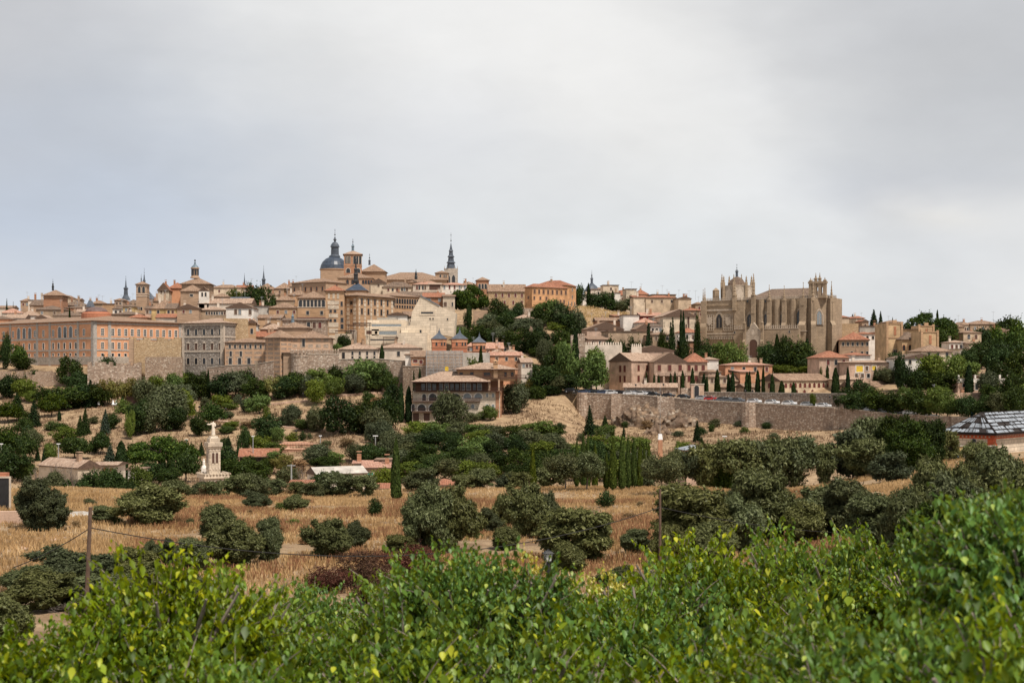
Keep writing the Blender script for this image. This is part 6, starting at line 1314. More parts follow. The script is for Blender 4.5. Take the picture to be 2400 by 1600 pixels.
# ---------------------------------------------------------------- arcaded villa
brick('shadebrick', (.20, .095, .055))  # brick darkened to carry the shade under the gallery roof
dV = 420; sV = dV / F
vW, vL, vo = solve(968, 968, 1172, dV, 4, 18)
zv = gz(vo[0] + vW / 2, vo[1]) - 3
vil = empty('villa', (vo[0], vo[1], zv), R(4)); tag(vil, 'large stone villa with arched galleries, dark wooden balconies and tiled roofs', 'villa')
vz = lambda py: (HY - py) * sV - zv
vx = lambda px: (px - 968) * sV
mb = MB(); mb.box(0, vW, 0, vL, -2, vz(917)); mb.build('lower_wall', 'palestone', vil)
mb = MB(); mb.box(.8, vW, 2.6, vL, vz(917), vz(893)); mb.build('gallery_wall', 'shadebrick', vil)
mb = MB(); mb.box(vx(1074), vx(1210), 3.5, vL, vz(893), vz(866)); mb.build('upper_wall', 'bricktan', vil)
mb = MB(); mb.box(vx(1165), vx(1176), .2, 6, -2, vz(916)); mb.box(vx(1148), vx(1184), 7, vL - 1, -2, vz(893)); mb.build('side_wall', 'brick', vil)
for (x0, x1_, y0, y1, ze_, zr, nm) in ((968, 1146, -2.2, vL * .8, 895, 870, 'roof'), (1068, 1216, 2.2, vL, 866, 849, 'upper_roof')):
    rb = MB(); W_, L_ = vx(x1_) - vx(x0), y1 - y0; roof_mesh(rb, 'hip', W_, L_, vz(ze_), vz(zr), .5); o = rb.build(nm, ['tilepale', 'darkwood'], vil); o.location = (vx(x0), y0, 0)
mb = MB(); mb.box(vx(1158), vx(1168), 2.3, 3.6, vz(888), vz(846)); mb.box(vx(1157), vx(1169), 2.1, 3.8, vz(851), vz(849)); mb.lathe([(1.1, vz(846)), (0, vz(842))], 4, ((vx(1158) + vx(1168)) / 2, 2.9), 0, math.pi / 4); mb.build('chimney', 'bricktan', vil)
add_window(vil, 'f', vx(1163), vz(847.5), .4, .5, 'a', (1, 1), 'bricktan', 'glass', -2.3)
def balcony(x0, x1_, y, row, dep, n):
    mb = MB(); a, b, z = vx(x0), vx(x1_), vz(row); mb.box(a, b, y - dep, y, z - .18, z)
    o = mb.build('balcony', 'darkwood', vil); rl = MB(); rl.box(a, b, y - dep, y - dep + .06, z + .9, z + 1.0); rl.box(a, b, y - dep, y - dep + .06, z + .15, z + .22)
    for i in range(n): x = a + (b - a) * i / (n - 1); rl.box(x - .03, x + .03, y - dep, y - dep + .05, z, z + .95)
    rl.build('railing', 'darkwood', o)
balcony(970, 1176, 0, 916.5, 1.3, 90); balcony(965, 1024, 0, 940.5, 1.2, 30); balcony(1090, 1126, 0, 940, 1.2, 18); balcony(966, 1022, 0, 964, 1.2, 26); balcony(1076, 1232, 2.2, 886, 1.4, 60)
for px in (970, 974, 1002, 1028, 1054, 1081, 1107, 1134):
    mb = MB(); x = vx(px); mb.box(x - .14, x + .14, -1.2, -.9, vz(916), vz(894.5)); mb.front([(x - .9, vz(894.5)), (x - .14, vz(898)), (x + .14, vz(898)), (x + .9, vz(894.5))], -1.15, -.95); mb.build('post', 'darkwood', vil)
mb = MB(); mb.box(vx(1144), vx(1149), -.9, .1, vz(916), vz(890)); mb.box(vx(1168), vx(1172), .2, 1.2, vz(916), vz(889)); mb.build('pier', 'brickpale', vil)
for px in (992, 1005, 1018, 1033, 1047, 1060, 1072, 1085, 1099, 1112, 1125): add_window(vil, 'f', vx(px), vz(906.5), 1.1, 1.9, 'r', (1, 1), 'whitetrim' if px % 2 else 'wood', 'glasslight', -2.6)
for px, w_, h_ in ((1082, 1., 1.1), (1107, 1., 1.3), (1143, 2, 1.1), (1187, .7, 1.3), (1203, .8, 1.2)): add_window(vil, 'f', vx(px), vz(877), w_, h_, 'r', (1, 1), 'brick', 'glass', -3.5)
for px, w_, h_, py in ((994, 1.1, 2.0, 931), (1014, 2.2, 2.2, 930.5), (1041, 2.2, 2.2, 930.5), (1068, 2.2, 2.2, 930.5), (1095, 2.2, 1.6, 927.5), (1121, 2.2, 1.6, 927.5), (1142, .6, 1.2, 926), (1156, .6, 1.2, 926), (988, 2.3, 2.0, 955), (965 + 48, 1.9, 2.0, 955), (968.5, .9, 2., 955), (1108, .9, 1.3, 952), (1142, .8, 1.2, 952), (1156, .8, 1.2, 952)):
    add_window(vil, 'f', vx(px), vz(py), w_, h_, 'a', (1, 1), 'whitetrim', 'glasslight' if px > 1080 else 'glass')
mb = MB(); mb.box(vx(1162), vx(1170), -.1, .02, 0, vz(918)); mb.build('brick_strip', 'brick', vil)
for px in (975, 1000): add_window(vil, 'f', vx(px), vz(977), 1.8, 2.4, 'r', (1, 1), 'palestone', 'shutter')
# ---------------------------------------------------------------- scaffolded gate with three slate-capped towers
gt3 = B('city_gate', 'city gate wrapped in grey scaffold netting with brick towers', 'gate', 1000, 1000, 1085, 462, 3, 822, None, 'none', 9, wall='brickpale')
for i, (x0, x1_, ev, ap_, lb) in enumerate(((1013, 1046, 795, 778, 'left of the three brick towers with blue slate caps'), (1060, 1095, 795, 778, 'middle one of the three slate-capped brick towers'), (1109, 1138, 803, 788, 'right, smaller one of the three slate-capped brick towers'))):
    q = B('gate_tower', lb, 'tower', x0, x0, x1_, 468 + i * 4, 6, ev, ap_, 'pyr', (x1_ - x0) * 468 / F * .95, wall='brickred', rm='slate', ov=.3, trim='brick', wins=[('f', ev + 11, .6, 1.2, 1, .3, .3, 'a'), ('f', ev + 11, .5, 1.2, 2, .68, .88, 'a')], bands=[(ev + 3.5, .9, 'tilepink' if 0 else 'salmon'), (ev + 19, .3, 'brick')], group='slate-capped gate towers')
    xm = (x0 + x1_) / 2; spire(q, 'cupola', xm, 471 + i * 4, [(6, ap_ + 6), (3.2, ap_ + 1), (2.8, ap_ - 1), (1, ap_ - 5), (.4, ap_ - 10)], 'slate', 6)
mb = MB(); s_ = 459 / F; a0 = (999 - 1200) * s_; a1 = (1085 - 1200) * s_; zz = lambda r: (HY - r) * s_
sf = empty('scaffolding', (a0, 459, zz(880))); tag(sf, 'tube scaffolding with ledgers in front of the netted gate', 'scaffolding'); hS = zz(822) - zz(880); wS = a1 - a0
for i in range(11):
    x = wS * i / 10
    for y in (0, 1.2): mb.tube([(x, y, -4), (x, y, hS)], .05, 4)
for k in range(7):
    z = hS * k / 6
    for y in (0, 1.2): mb.tube([(0, y, z), (wS, y, z)], .05, 4)
for i in (1, 4, 7): mb.tube([(wS * i / 10, 0, 0), (wS * (i + 3) / 10, 0, hS)], .05, 4)
mb.build('pole', 'steel', sf); mb = MB()
for k in (1, 2, 3, 4, 5): mb.box(0, wS, 0, 1.2, hS * k / 6 - .06, hS * k / 6)
mb.build('platform', 'wood', sf)
m_, g_ = newmat('netting'); tcn = g_.n('ShaderNodeTexCoord').outputs['Object']
tr_ = g_.n('ShaderNodeBsdfTransparent').outputs[0]; df = g_.n('ShaderNodeBsdfDiffuse', {0: (.42, .40, .39, 1)}).outputs[0]
fac = g_.rng(g_.noise(tcn, .35, 4, .6), .3, .7, .18, .5); g_.t.links.new(g_.n('ShaderNodeMixShader', {0: fac, 1: tr_, 2: df}).outputs[0], g_.n('ShaderNodeOutputMaterial').inputs[0])
mb = MB(); rs = np.random.RandomState(3)
for i in range(24):
    for k in range(10):
        f_ = lambda i, k: (wS * i / 24, -.15 - .12 * math.sin(i * 1.7 + k * .6) - .06 * math.cos(k * 2.1), -3 + (hS + 3) * k / 10)
        mb.poly([f_(i, k), f_(i + 1, k), f_(i + 1, k + 1), f_(i, k + 1)])
mb.build('netting', 'netting', sf); mb = MB()
for k in range(1, 8): mb.box(0, wS, -.42, -.36, hS * k / 7.6 - .04, hS * k / 7.6 + .04)
for i in (0, 3, 6, 8): mb.box(wS * i / 8 - .05, wS * i / 8 + .05, -.42, -.36, -3, hS)
mb.build('ledger', 'net', sf)
B('scaffold_wing', 'pale sheeted scaffold wing right of the netted gate', 'scaffolding', 1085, 1085, 1148, 466, 4, 826, None, 'none', 6, wall='concrete')
mb = MB(); p = P(1043, 860, 457); mb.box(p.x, p.x + 1.1, 456.4, 457.6, p.z - 1.2, p.z); mb.box(p.x + .1, p.x + 1, 456.5, 457.5, p.z, p.z + .12); tag(mb.build('yellow_bin', 'yellowp'), 'yellow rubble chute box hanging on the netted scaffold', 'box')
# roofs of the suburb behind the gate
for i, (x0, x1_, ev, rg, d_, wl, desc) in enumerate(((1094, 1115, 812, 802, 500, 'salmon', 'pink tiled roof between middle and right gate towers'), (1135, 1180, 818, 802, 505, 'salmon', 'long pink tiled roof right of the gate towers'), (1168, 1200, 812, 806, 525, 'whitish', 'white gabled row behind the long pink roof'), (1196, 1248, 822, 808, 520, 'whitish', 'patched tile house at the right end of the suburb'),
        (1150, 1180, 826, 818, 495, 'white', 'small white house with patched roof in the suburb'), (1149, 1225, 834, 824, 480, 'salmon', 'low orange-roofed house above the villa'), (1182, 1216, 826, 818, 500, 'whitish', 'orange-patched roof in the middle of the suburb'), (1222, 1248, 850, 838, 470, 'whitish', 'small pyramid roofed hut beside the school'))):
    B('house', desc, 'house', x0, x0, x1_, d_, (i * 5) % 9, ev, rg, 'gs' if i % 2 else 'hip', 9, wall=wl, rm=('tilepink', 'tilepale')[i > 2 and i != 5], wins=[('f', ev + 7, .8, 1.1, 3, .2, .8)], chim=i % 2, ov=.3)

# ---------------------------------------------------------------- city walls
def wallrun(name, label, pts, thick, mat, parts=None):
    """pts: (px, d, top row) ; a wall standing on the ground"""
    p0 = P(pts[0][0], pts[0][2], pts[0][1]); root = empty(name, (p0.x, p0.y, p0.z)); tag(root, label, 'wall'); mb = MB()
    W_ = [P(a, c, b) for a, b, c in pts]
    L = []
    for i, p in enumerate(W_):
        t = (W_[min(i + 1, len(W_) - 1)] - W_[max(i - 1, 0)]); t.z = 0; t.normalize(); nrm = Vector((-t.y, t.x, 0)) * thick
        zb = min(gz(p.x, p.y), gz(p.x, p.y - 2)) - 3.0
        a, b = p - p0, p + nrm - p0; L.append((a, b, zb - p0.z))
    for (a, b, z), (a2, b2, z2) in zip(L, L[1:]):
        mb.poly([(a.x, a.y, z), (a2.x, a2.y, z2), a2, a]); mb.poly([a, a2, b2, b]); mb.poly([(b2.x, b2.y, z2), (b.x, b.y, z), b, b2])
    for k in (0, -1): a, b, z = L[k]; q = [(a.x, a.y, z), a, b, (b.x, b.y, z)]; mb.poly(q if k == 0 else q[::-1])
    mb.build('wall', mat, root)
    cp = MB()
    for (a, b, z), (a2, b2, z2) in zip(L, L[1:]):
        n_ = Vector((0, -.12, 0)); u_ = Vector((0, 0, .18))
        cp.poly([a + n_, a2 + n_, a2 + n_ + u_, a + n_ + u_]); cp.poly([a + n_ + u_, a2 + n_ + u_, b2 + u_, b + u_]); cp.poly([b2 + u_, b2, a2 + n_, a + n_][:0] or [b2, b2 + u_, b + u_, b][::1])
        cp.poly([a + n_, a, a2, a2 + n_])
    cp.build('coping', 'stonetrim', root)
    return root, p0
tops = [(1368, 921.5), (1500, 926), (1650, 939), (1800, 947), (1975, 957), (2100, 971), (2200, 976), (2300, 981), (2400, 986), (2560, 992)]
rp = []
for a, b in tops: rp.append((a, float(road_d(a)), b))
rw, rp0 = wallrun('retaining_wall', 'long stone retaining wall with bastions under the parked cars', rp, 1.0, 'rubblewall')
wallrun('road_wall', 'long low rubble garden wall behind the parked cars', [(px, float(road_d(px)) + 13.5, 919 + (px - 1650) * .012) for px in range(1650, 1981, 30)], .8, 'rubblewall')
def wall_at(px):
    d = float(road_d(px)); return d, float(np.interp(px, [t[0] for t in tops], [t[1] for t in tops]))
for px0, px1, dep, rnd in ((1352, 1378, 2.0, 1), (1432, 1456, 1.2, 0), (1540, 1592, 1.6, 0), (1738, 1776, 1.4, 1), (1952, 1972, 1.5, 0), (2072, 2082, 1.2, 0), (2140, 2144, 1.0, 0), (2214, 2228, 1.2, 0)):
    pm = (px0 + px1) / 2; d, top = wall_at(pm); w_ = (px1 - px0) * d / F; mb = MB(); zb = min(gz((pm - 1200) * (d - 3) / F, d - 3), gz((pm - 1200) * d / F, d - 1)) - 3
    zt = (HY - top) * d / F + .25
    if rnd: mb.lathe([(w_ / 2 * 1.12, zb), (w_ / 2, zt)], 14, (0, 0))
    else: mb.front([(-w_ / 2 * 1.05, zb), (w_ / 2 * 1.05, zb), (w_ / 2, zt), (-w_ / 2, zt)], -dep, .3)
    o = mb.build('bastion', 'rubblewall', None); o.location = ((pm - 1200) * d / F, d, 0); child_at(o, rw)
cw1, c0 = wallrun('city_wall', 'old rubble city wall with battlements below the convent', [(683, 474, 840), (722, 475, 830), (795, 478, 830)], 1.4, 'rubblewall')
mb = MB(); a, b = P(722, 829, 475), P(795, 829, 478)
for i in range(12):
    t = (i + .5) / 12; p = a.lerp(b, t) - c0; mb.box(p.x - .33, p.x + .33, p.y, p.y + .7, p.z, p.z + 1.2); mb.lathe([(.42, p.z + 1.2), (0, p.z + 1.8)], 4, (p.x, p.y + .35), 0, math.pi / 4)
mb.build('battlement', 'rubblewall', cw1)
s_ = 474 / F; tw3 = empty('wall_tower', ((702 - 1200) * s_, 474, gz((702 - 1200) * s_, 470) - 2)); tag(tw3, 'round battlemented rubble tower at the end of the old wall', 'tower')
zt = (HY - 828) * s_ - tw3.location.z; mb = MB(); mb.lathe([(21 * s_, 0), (19 * s_, zt - 1.4), (20 * s_, zt - 1.2), (20 * s_, zt)], 20); mb.build('wall', 'rubblewall', tw3)
mb = MB()
for i in range(14): an = i * math.tau / 14; x, y = 19.4 * s_ * math.cos(an), 19.4 * s_ * math.sin(an); mb.box(x - .3, x + .3, y - .3, y + .3, zt, zt + 1.0); mb.lathe([(.4, zt + 1.0), (0, zt + 1.5)], 4, (x, y), 0, math.pi / 4)
mb.build('battlement', 'rubblewall', tw3)
wallrun('city_wall', 'plain rubble city wall under the low white buildings', [(793, 478, 842), (886, 478, 841), (950, 477, 846)], 1.4, 'rubblewall')
wallrun('city_wall', 'darker rubble wall section left of the scaffolded gate', [(944, 470, 858), (998, 466, 858)], 1.4, 'rubble')
wallrun('city_wall', 'low rubble wall under the banded house and convent', [(484, 481, 862), (540, 479, 856), (598, 478, 854), (640, 476, 846), (684, 475, 846)], 1.4, 'rubblewall')
tw4 = B('wall_buttress', 'pale stone corner buttress below the convent', 'buttress', 598, 598, 640, 474, -6, 846, None, 'none', 3, wall='palestone')
if 0: wallrun('park_wall', 'low wall along the upper park promenade', [(620, 455, 932), (700, 452, 928), (800, 448, 926)], .5, 'rubblewall')
# ---------------------------------------------------------------- rocky crag under the retaining wall
def crag(label, px, top, base, wpx, d, seed):
    x = (px - 1200) * d / F; zb = (HY - base) * d / F; h = (HY - top) * d / F - zb; r = wpx * d / F / 2
    V, Q = [], []; n, m2 = 96, 34
    for j in range(m2 + 1):
        for i in range(n):
            a = math.tau * i / n; t = j / m2; rad = r * math.cos(t * math.pi / 2) ** .8; z = h * math.sin(t * math.pi / 2) ** 1.3 - 3 * (1 - t)
            v = Vector((rad * math.cos(a), rad * math.sin(a) * .55, z)); k = noise.turbulence(v * .3 + Vector((seed, 0, 0)), 5, True) - .4; k2 = noise.noise(v * .7 + Vector((0, seed, 0))) * 1.3 + noise.noise(v * 2.1) * .4
            V.append((v.x * (1 + .3 * k), v.y * (1 + .4 * k) + k2 * .8, v.z + k * 2.2 + k2 * (.4 + t)))
    for j in range(m2):
        for i in range(n): Q.append((j * n + i, j * n + (i + 1) % n, (j + 1) * n + (i + 1) % n, (j + 1) * n + i))
    o = link(bpy.data.objects.new('rock_outcrop', fastmesh('rock_outcrop', V, Q, 'rock'))); o.location = (x, d, zb); tag(o, kind='structure')
crag('', 1500, 950, 1052, 170, 438, 1); crag('', 1585, 966, 1058, 150, 432, 5); crag('', 1445, 985, 1035, 70, 442, 9); crag('', 1540, 1000, 1064, 130, 418, 14); crag('', 235, 885, 935, 60, 486, 12)
# ---------------------------------------------------------------- paths on the hillside
def ribbon(name, pts, w_, mat, lift=.12, lo=190, kind='structure'):
    mb = MB(); C = []
    for i in range(len(pts) - 1):
        (a, b), (c, d) = pts[i][:2], pts[i + 1][:2]; n = max(2, int(abs(c - a) / 6))
        for k in range(n): t = k / n; C.append((a + (c - a) * t, b + (d - b) * t))
    C.append(pts[-1][:2]); W3 = []
    for px, py in C: dd = inv(px, py, lo, 700); x = (px - 1200) * dd / F; W3.append(Vector((x, dd, 0)))
    for it in range(3):
        W3 = [W3[0]] + [(W3[i - 1] + W3[i] * 2 + W3[i + 1]) / 4 for i in range(1, len(W3) - 1)] + [W3[-1]]
    R_ = []
    for i, p in enumerate(W3):
        t = W3[min(i + 1, len(W3) - 1)] - W3[max(i - 1, 0)]; t.z = 0; t.normalize(); nn = Vector((-t.y, t.x, 0)) * w_ / 2
        z = max(gz(p.x, p.y), gz(*(p + nn).xy), gz(*(p - nn).xy)) + lift
        R_.append((Vector((*(p - nn).xy, z)), Vector((*(p + nn).xy, z))))
    for (a, b), (c, d) in zip(R_, R_[1:]):
        mb.poly([a, c, d, b]); e = Vector((0, 0, -1.2)); mb.poly([a + e, c + e, c, a]); mb.poly([b, d, d + e, b + e])
    return tag(mb.build(name, mat), kind=kind)
ribbon('path', [(425, 968), (520, 961), (600, 952), (720, 940)], 2.6, 'path'); ribbon('path', [(440, 978), (530, 990), (600, 1000)], 2.6, 'path'); ribbon('path', [(665, 1002), (740, 1008), (800, 1012)], 2.4, 'path'); ribbon('path', [(770, 930), (880, 922), (900, 922)], 3.0, 'path')
ribbon('path', [(20, 1300), (70, 1280), (140, 1262)], .8, 'path', .03, 45)
rd = MB(); RW = []
for px in range(1340, 2600, 15):
    d = float(road_d(px)); a = Vector(((px - 1200) * (d + 1.1) / F, d + 1.1, 0)); b = Vector(((px - 1200) * (d + 11) / F, d + 11, 0)); z = (HY - float(road_row(px))) * d / F + .55; RW.append((Vector((a.x, a.y, z)), Vector((b.x, b.y, z + .25))))
for (a, b), (c, d) in zip(RW, RW[1:]):
    rd.poly([a, c, d, b]); e = Vector((0, 0, -2)); rd.poly([a + e, c + e, c, a]); rd.poly([b, d, d + e, b + e])
tag(rd.build('road', 'asphalt'), kind='structure')
def road_z(px, off):
    d = float(road_d(px)); return (HY - float(road_row(px))) * d / F + .55 + .25 * (off - 1.1) / 9.9
# ---------------------------------------------------------------- parked cars
def make_car():
    t = empty('parked_car'); L, Wd = 4.3, 1.75
    prof = [(-2.15, .35), (2.12, .35), (2.15, .7), (1.95, .86), (1.1, .95), (.45, 1.42), (-.9, 1.46), (-1.55, 1.25), (-2.0, .95), (-2.15, .8)]
    mb = MB(); mb.front(prof, -Wd / 2, Wd / 2); b = mb.build('body', 'car_white', t)
    mb = MB(); g1 = [(.95, .97), (.42, 1.36), (-.85, 1.39), (-1.5, 1.18), (-1.7, .97)]
    mb.front(g1, -Wd / 2 - .015, -Wd / 2 + .01); mb.front(g1, Wd / 2 - .01, Wd / 2 + .015)
    mb.poly([(1.12, -.75, .965), (1.12, .75, .965), (.48, .68, 1.41), (.48, -.68, 1.41)]); mb.poly([(-2.0, .72, .985), (-2.0, -.72, .985), (-1.56, -.68, 1.27), (-1.56, .68, 1.27)])
    mb.build('window', 'carglass', t)
    for x in (-1.35, 1.35):
        for y in (-.8, .8):
            mb = MB(); mb.lathe([(.32, -.1), (.32, .1)], 14); w_ = mb.build('wheel', 'tyre', t); w_.location = (x, y, .32); w_.rotation_euler = (R(90), 0, 0)
            mb = MB(); mb.lathe([(.19, -.11), (.19, .11)], 10); mb.build('rim', 'car_silver', w_)
    return t
proto = make_car(); cars = [
 (1339, 'black', 'black car standing alone at the wall’s round left end', 0), (1371, 'blue', 'leftmost dark blue car behind the wall', 3), (1384, 'black', 'black car second in the tight row', 5), (1398, 'black', 'dark tall car behind the pale blue one', 4.5), (1411, 'silver', 'silver car third row left, before the gate lodge', 7), (1416, 'blue', 'pale blue estate car near the wall’s left end', 2.4), (1427, 'silver', 'silver hatchback nose-in beside a white car', 5.5), (1436, 'white', 'leftmost white car, low roof, near the wall end', 2.4),
 (1447, 'black', 'black car just right of the leftmost white car', 5), (1456, 'black', 'long black car left of the stone lodge', 2.6), (1477, 'white', 'white car in front of the lodge’s left end', 2.4), (1492, 'grey', 'grey car under the lodge’s first door', 5), (1505, 'white', 'big white car below the lodge’s middle windows', 2.4), (1520, 'grey', 'grey car touching the big white car', 4.6), (1533, 'black', 'black car below the lodge’s red doors', 2.4), (1567, 'black', 'black car below the lodge’s gable end', 2.4),
 (1603, 'black', 'black car left of the pink gate arch', 2.4), (1647, 'silver', 'silver car just right of the pink gate arch', 2.4), (1667, 'red', 'bright red car right of the gate arch', 2.4), (1695, 'grey', 'first grey car right of the red one', 2.4), (1708, 'grey', 'second grey car right of the red one', 2.4), (1730, 'grey', 'grey car beside the lamp post on the road', 2.4), (1768, 'white', 'low white car above the round bastion', 2.4),
 (1810, 'white', 'white car halfway along the wall', 2.4), (1850, 'white', 'long white van-like car right of the halfway one', 2.4), (1894, 'silver', 'silver car left of the small roadside tree', 2.4), (1930, 'white', 'white car right of the small roadside tree', 2.4), (2006, 'white', 'white car under the dark tree belt', 2.4), (2044, 'silver', 'silver car under the dark tree belt, left of orange figure', 2.4), (2076, 'grey', 'grey car just left of the orange figure', 2.4), (2109, 'silver', 'silver car between orange and red figures', 2.4), (2136, 'white', 'white car right of the red figure', 2.4), (2310, 'white', 'white car at the far right of the wall', 2.4)]
for i, (px, c_, lb, off) in enumerate(cars):
    o = proto if i == 0 else copy_tree(proto)
    px0 = max(px, 1345); d = float(road_d(px0)) + off; x = (px - 1200) * d / F
    yaw_r = math.atan2((float(road_d(px0 + 20)) - float(road_d(px0 - 20))), 40 * d / F)
    o.location = (x, d, road_z(px0, off) + .02); o.rotation_euler = (0, R(-2), yaw_r + (R(62) if (off > 3 and i < 14) else (R(rt_ := 0))))
    b = [k for k in kids(o) if k.name.startswith('body')][0]; b.data = b.data.copy(); b.data.materials[0] = M['car_' + c_]
    tag(o, lb.replace('’', "'"), 'car', 'cars parked along the wall road')
# ---------------------------------------------------------------- little figures on the wall road
def person(px, off, colr, label, h=1.7):
    d = float(road_d(px)) + off; x = (px - 1200) * d / F; z = road_z(px, off)
    me = bpy.data.meshes.new('person'); vs = [(0, 0, .92), (0, 0, 1.15), (0, 0, 1.4), (0, 0, 1.5), (0, .0, 1.62), (.2, 0, 1.4), (.27, .02, 1.12), (.26, -.1, .9), (-.2, 0, 1.4), (-.27, .02, 1.12), (-.26, -.1, .9), (.1, 0, .9), (.12, -.06, .5), (.12, .04, .05), (-.1, 0, .9), (-.12, .08, .5), (-.12, .1, .05), (.12, -.1, .03), (-.12, -.04, .03)]
    es = [(0, 1), (1, 2), (2, 3), (3, 4), (2, 5), (5, 6), (6, 7), (2, 8), (8, 9), (9, 10), (0, 11), (11, 12), (12, 13), (0, 14), (14, 15), (15, 16), (13, 17), (16, 18)]
    rad = [.14, .13, .15, .06, .11, .07, .05, .035, .07, .05, .035, .09, .065, .045, .09, .065, .045, .04, .04]
    me.from_pydata([Vector(v) * (h / 1.7) for v in vs], es, []); o = link(bpy.data.objects.new('person', me)); me.materials.append(M[colr])
    md = o.modifiers.new('skin', 'SKIN'); o.modifiers.new('sub', 'SUBSURF').levels = 1
    for i, r in enumerate(rad): me.skin_vertices[0].data[i].radius = (r * h / 1.7, r * h / 1.7)
    me.skin_vertices[0].data[0].use_root = True
    o.location = (x, d, z); tag(o, label, 'person')
plain('hivis', (.9, .18, .03), .8); plain('cloth_red', (.7, .04, .06), .8); plain('cloth_blue', (.08, .25, .6), .8); plain('cloth_dark', (.05, .05, .07), .8)
person(2092, 1.9, 'hivis', 'standing person in bright orange on the wall road', 1.85); person(2122, 1.9, 'cloth_red', 'standing person in red on the wall road', 1.7); person(2279, 1.9, 'cloth_blue', 'standing person in blue near the wall right end', 1.75)

# ---------------------------------------------------------------- terracotta terraces
def terrace():
    d0 = 372; rt = empty('terrace_steps', P(650, 1080, d0)); tag(rt, 'broad pink terracotta stepped seating terraces on the hillside', 'terrace')
    o0 = rt.location
    for i, (xa, xb, top, d) in enumerate(((640, 830, 1052, 372), (655, 840, 1040, 380), (662, 900, 1036, 386), (690, 915, 1032, 392), (715, 925, 1028, 398), (745, 925, 1024, 404))):
        mb = MB(); a, b = P(xa, top, d) - o0, P(xb, top, d) - o0
        mb.front([(a.x, a.z - 14), (b.x, b.z - 14), (b.x, b.z), (a.x, a.z)], a.y, a.y + 8.5); mb.build('step', 'terracotta', rt)
        ed = MB(); ed.box(a.x, b.x, a.y - .1, a.y, a.z - .22, a.z + .02); ed.build('edge', 'brick', rt)
    mb = MB(); a, b = P(640, 1047, 371) - o0, P(740, 1047, 371) - o0
    for i in range(16): x = a.x + (b.x - a.x) * i / 15; mb.box(x - .03, x + .03, a.y, a.y + .06, a.z, a.z + 1)
    mb.box(a.x, b.x, a.y, a.y + .05, a.z + .95, a.z + 1.0); mb.build('railing', 'iron', rt)
plain('terracotta', (.62, .36, .25), .9, .2, 0, .4)
terrace()
B('retaining_wall', 'rough grey wall under the terracotta terraces', 'wall', 640, 640, 728, 362, 0, 1078, None, 'none', 2, wall='rubble')
B('lean_to_roof', 'long red sloping roof over a dark opening left of the terraces', 'building', 562, 562, 650, 355, 8, 1071, 1052, 'shed', 6, wall='nearblack', rm='tilered')
B('house', 'cream gabled house with grey-pink tiled roof at lower left', 'house', 91, 182, 236, 268, -40, 1098, 1077, 'gs', wall='cream', rm='tilepale', trim='cream', ov=.25, wins=[('s', 1089, .5, .5, 1, .5, .5)])
B('house', 'long low annex with grey roof right of the cream gabled house', 'house', 220, 220, 272, 285, 0, 1091, 1081, 'gs', 7, wall='whitish', rm='tilepale', wins=[('f', 1100, .6, .8, 2, .5, .8, 'r', 'brick')])
B('house', 'white cottage scrap between the dark trees left of monument', 'house', 300, 300, 330, 262, 0, 1100, 1096, 'flat', 5, wall='white')
B('barn', 'large plain beige gabled barn behind the olives', 'barn', 720, 742, 860, 268, 26, 1113, 1094, 'gs', wall='whitish', rm='concrete', ov=.2)
B('house', 'whitewashed farmhouse with pink roof and green awning', 'house', 850, 850, 920, 276, 3, 1097, 1083, 'shed', 9, wall='pink', rm='tilepink', wins=[('f', 1110, 2, .5, 1, .18, .18, 'r', 'teal')])
B('house', 'small white upper storey with flat roof and satellite dish', 'house', 882, 882, 918, 284, 0, 1078, 1075, 'flat', 5, wall='white', wins=[('f', 1083, .3, .6, 2, .3, .7)])
B('house', 'pink gable end left of the white upper storey', 'house', 830, 830, 882, 282, 2, 1087, 1078, 'gs', 6, wall='whitish', rm='tilepink')
B('shed', 'low red tiled shed roof beside the lone tall cypress', 'shed', 882, 882, 925, 205, 2, 1146, 1131, 'gs', 5, wall='brickpale', rm='tilered')
B('shed', 'broken orange tile roof right of the lone tall cypress', 'shed', 1015, 1015, 1068, 215, 3, 1138, 1122, 'hip', 6, wall='brickpale', rm='tilered')
B('shed', 'red-roofed shack under the metal mast', 'shed', 680, 680, 725, 215, 2, 1138, 1130, 'shed', 4, wall='brick', rm='tilered')
B('shed', 'small gabled shed with shiny metal roof below the crag', 'shed', 1606, 1606, 1662, 300, 10, 1056, 1042, 'hip', 6, wall='pink', rm='roofmetal', ov=.4)
# chimney-like orange obelisk
q = B('brick_chimney', 'slim orange pillar with white cap below the crag', 'pillar', 1543, 1543, 1553, 330, 2, 1030, None, 'none', 1.1, wall='salmon'); W_, L_, h_, _ = q['dims']
mb = MB(); mb.lathe([(.75, h_), (.55, h_ + 1.3)], 4, (W_ / 2, .55), 0, math.pi / 4); mb.build('cap', 'lampwhite', q); mb = MB(); mb.tube([(W_ / 2, .55, h_ + 1.3), (W_ / 2, .55, h_ + 13)], .04, 4); mb.build('antenna', 'steel', q)
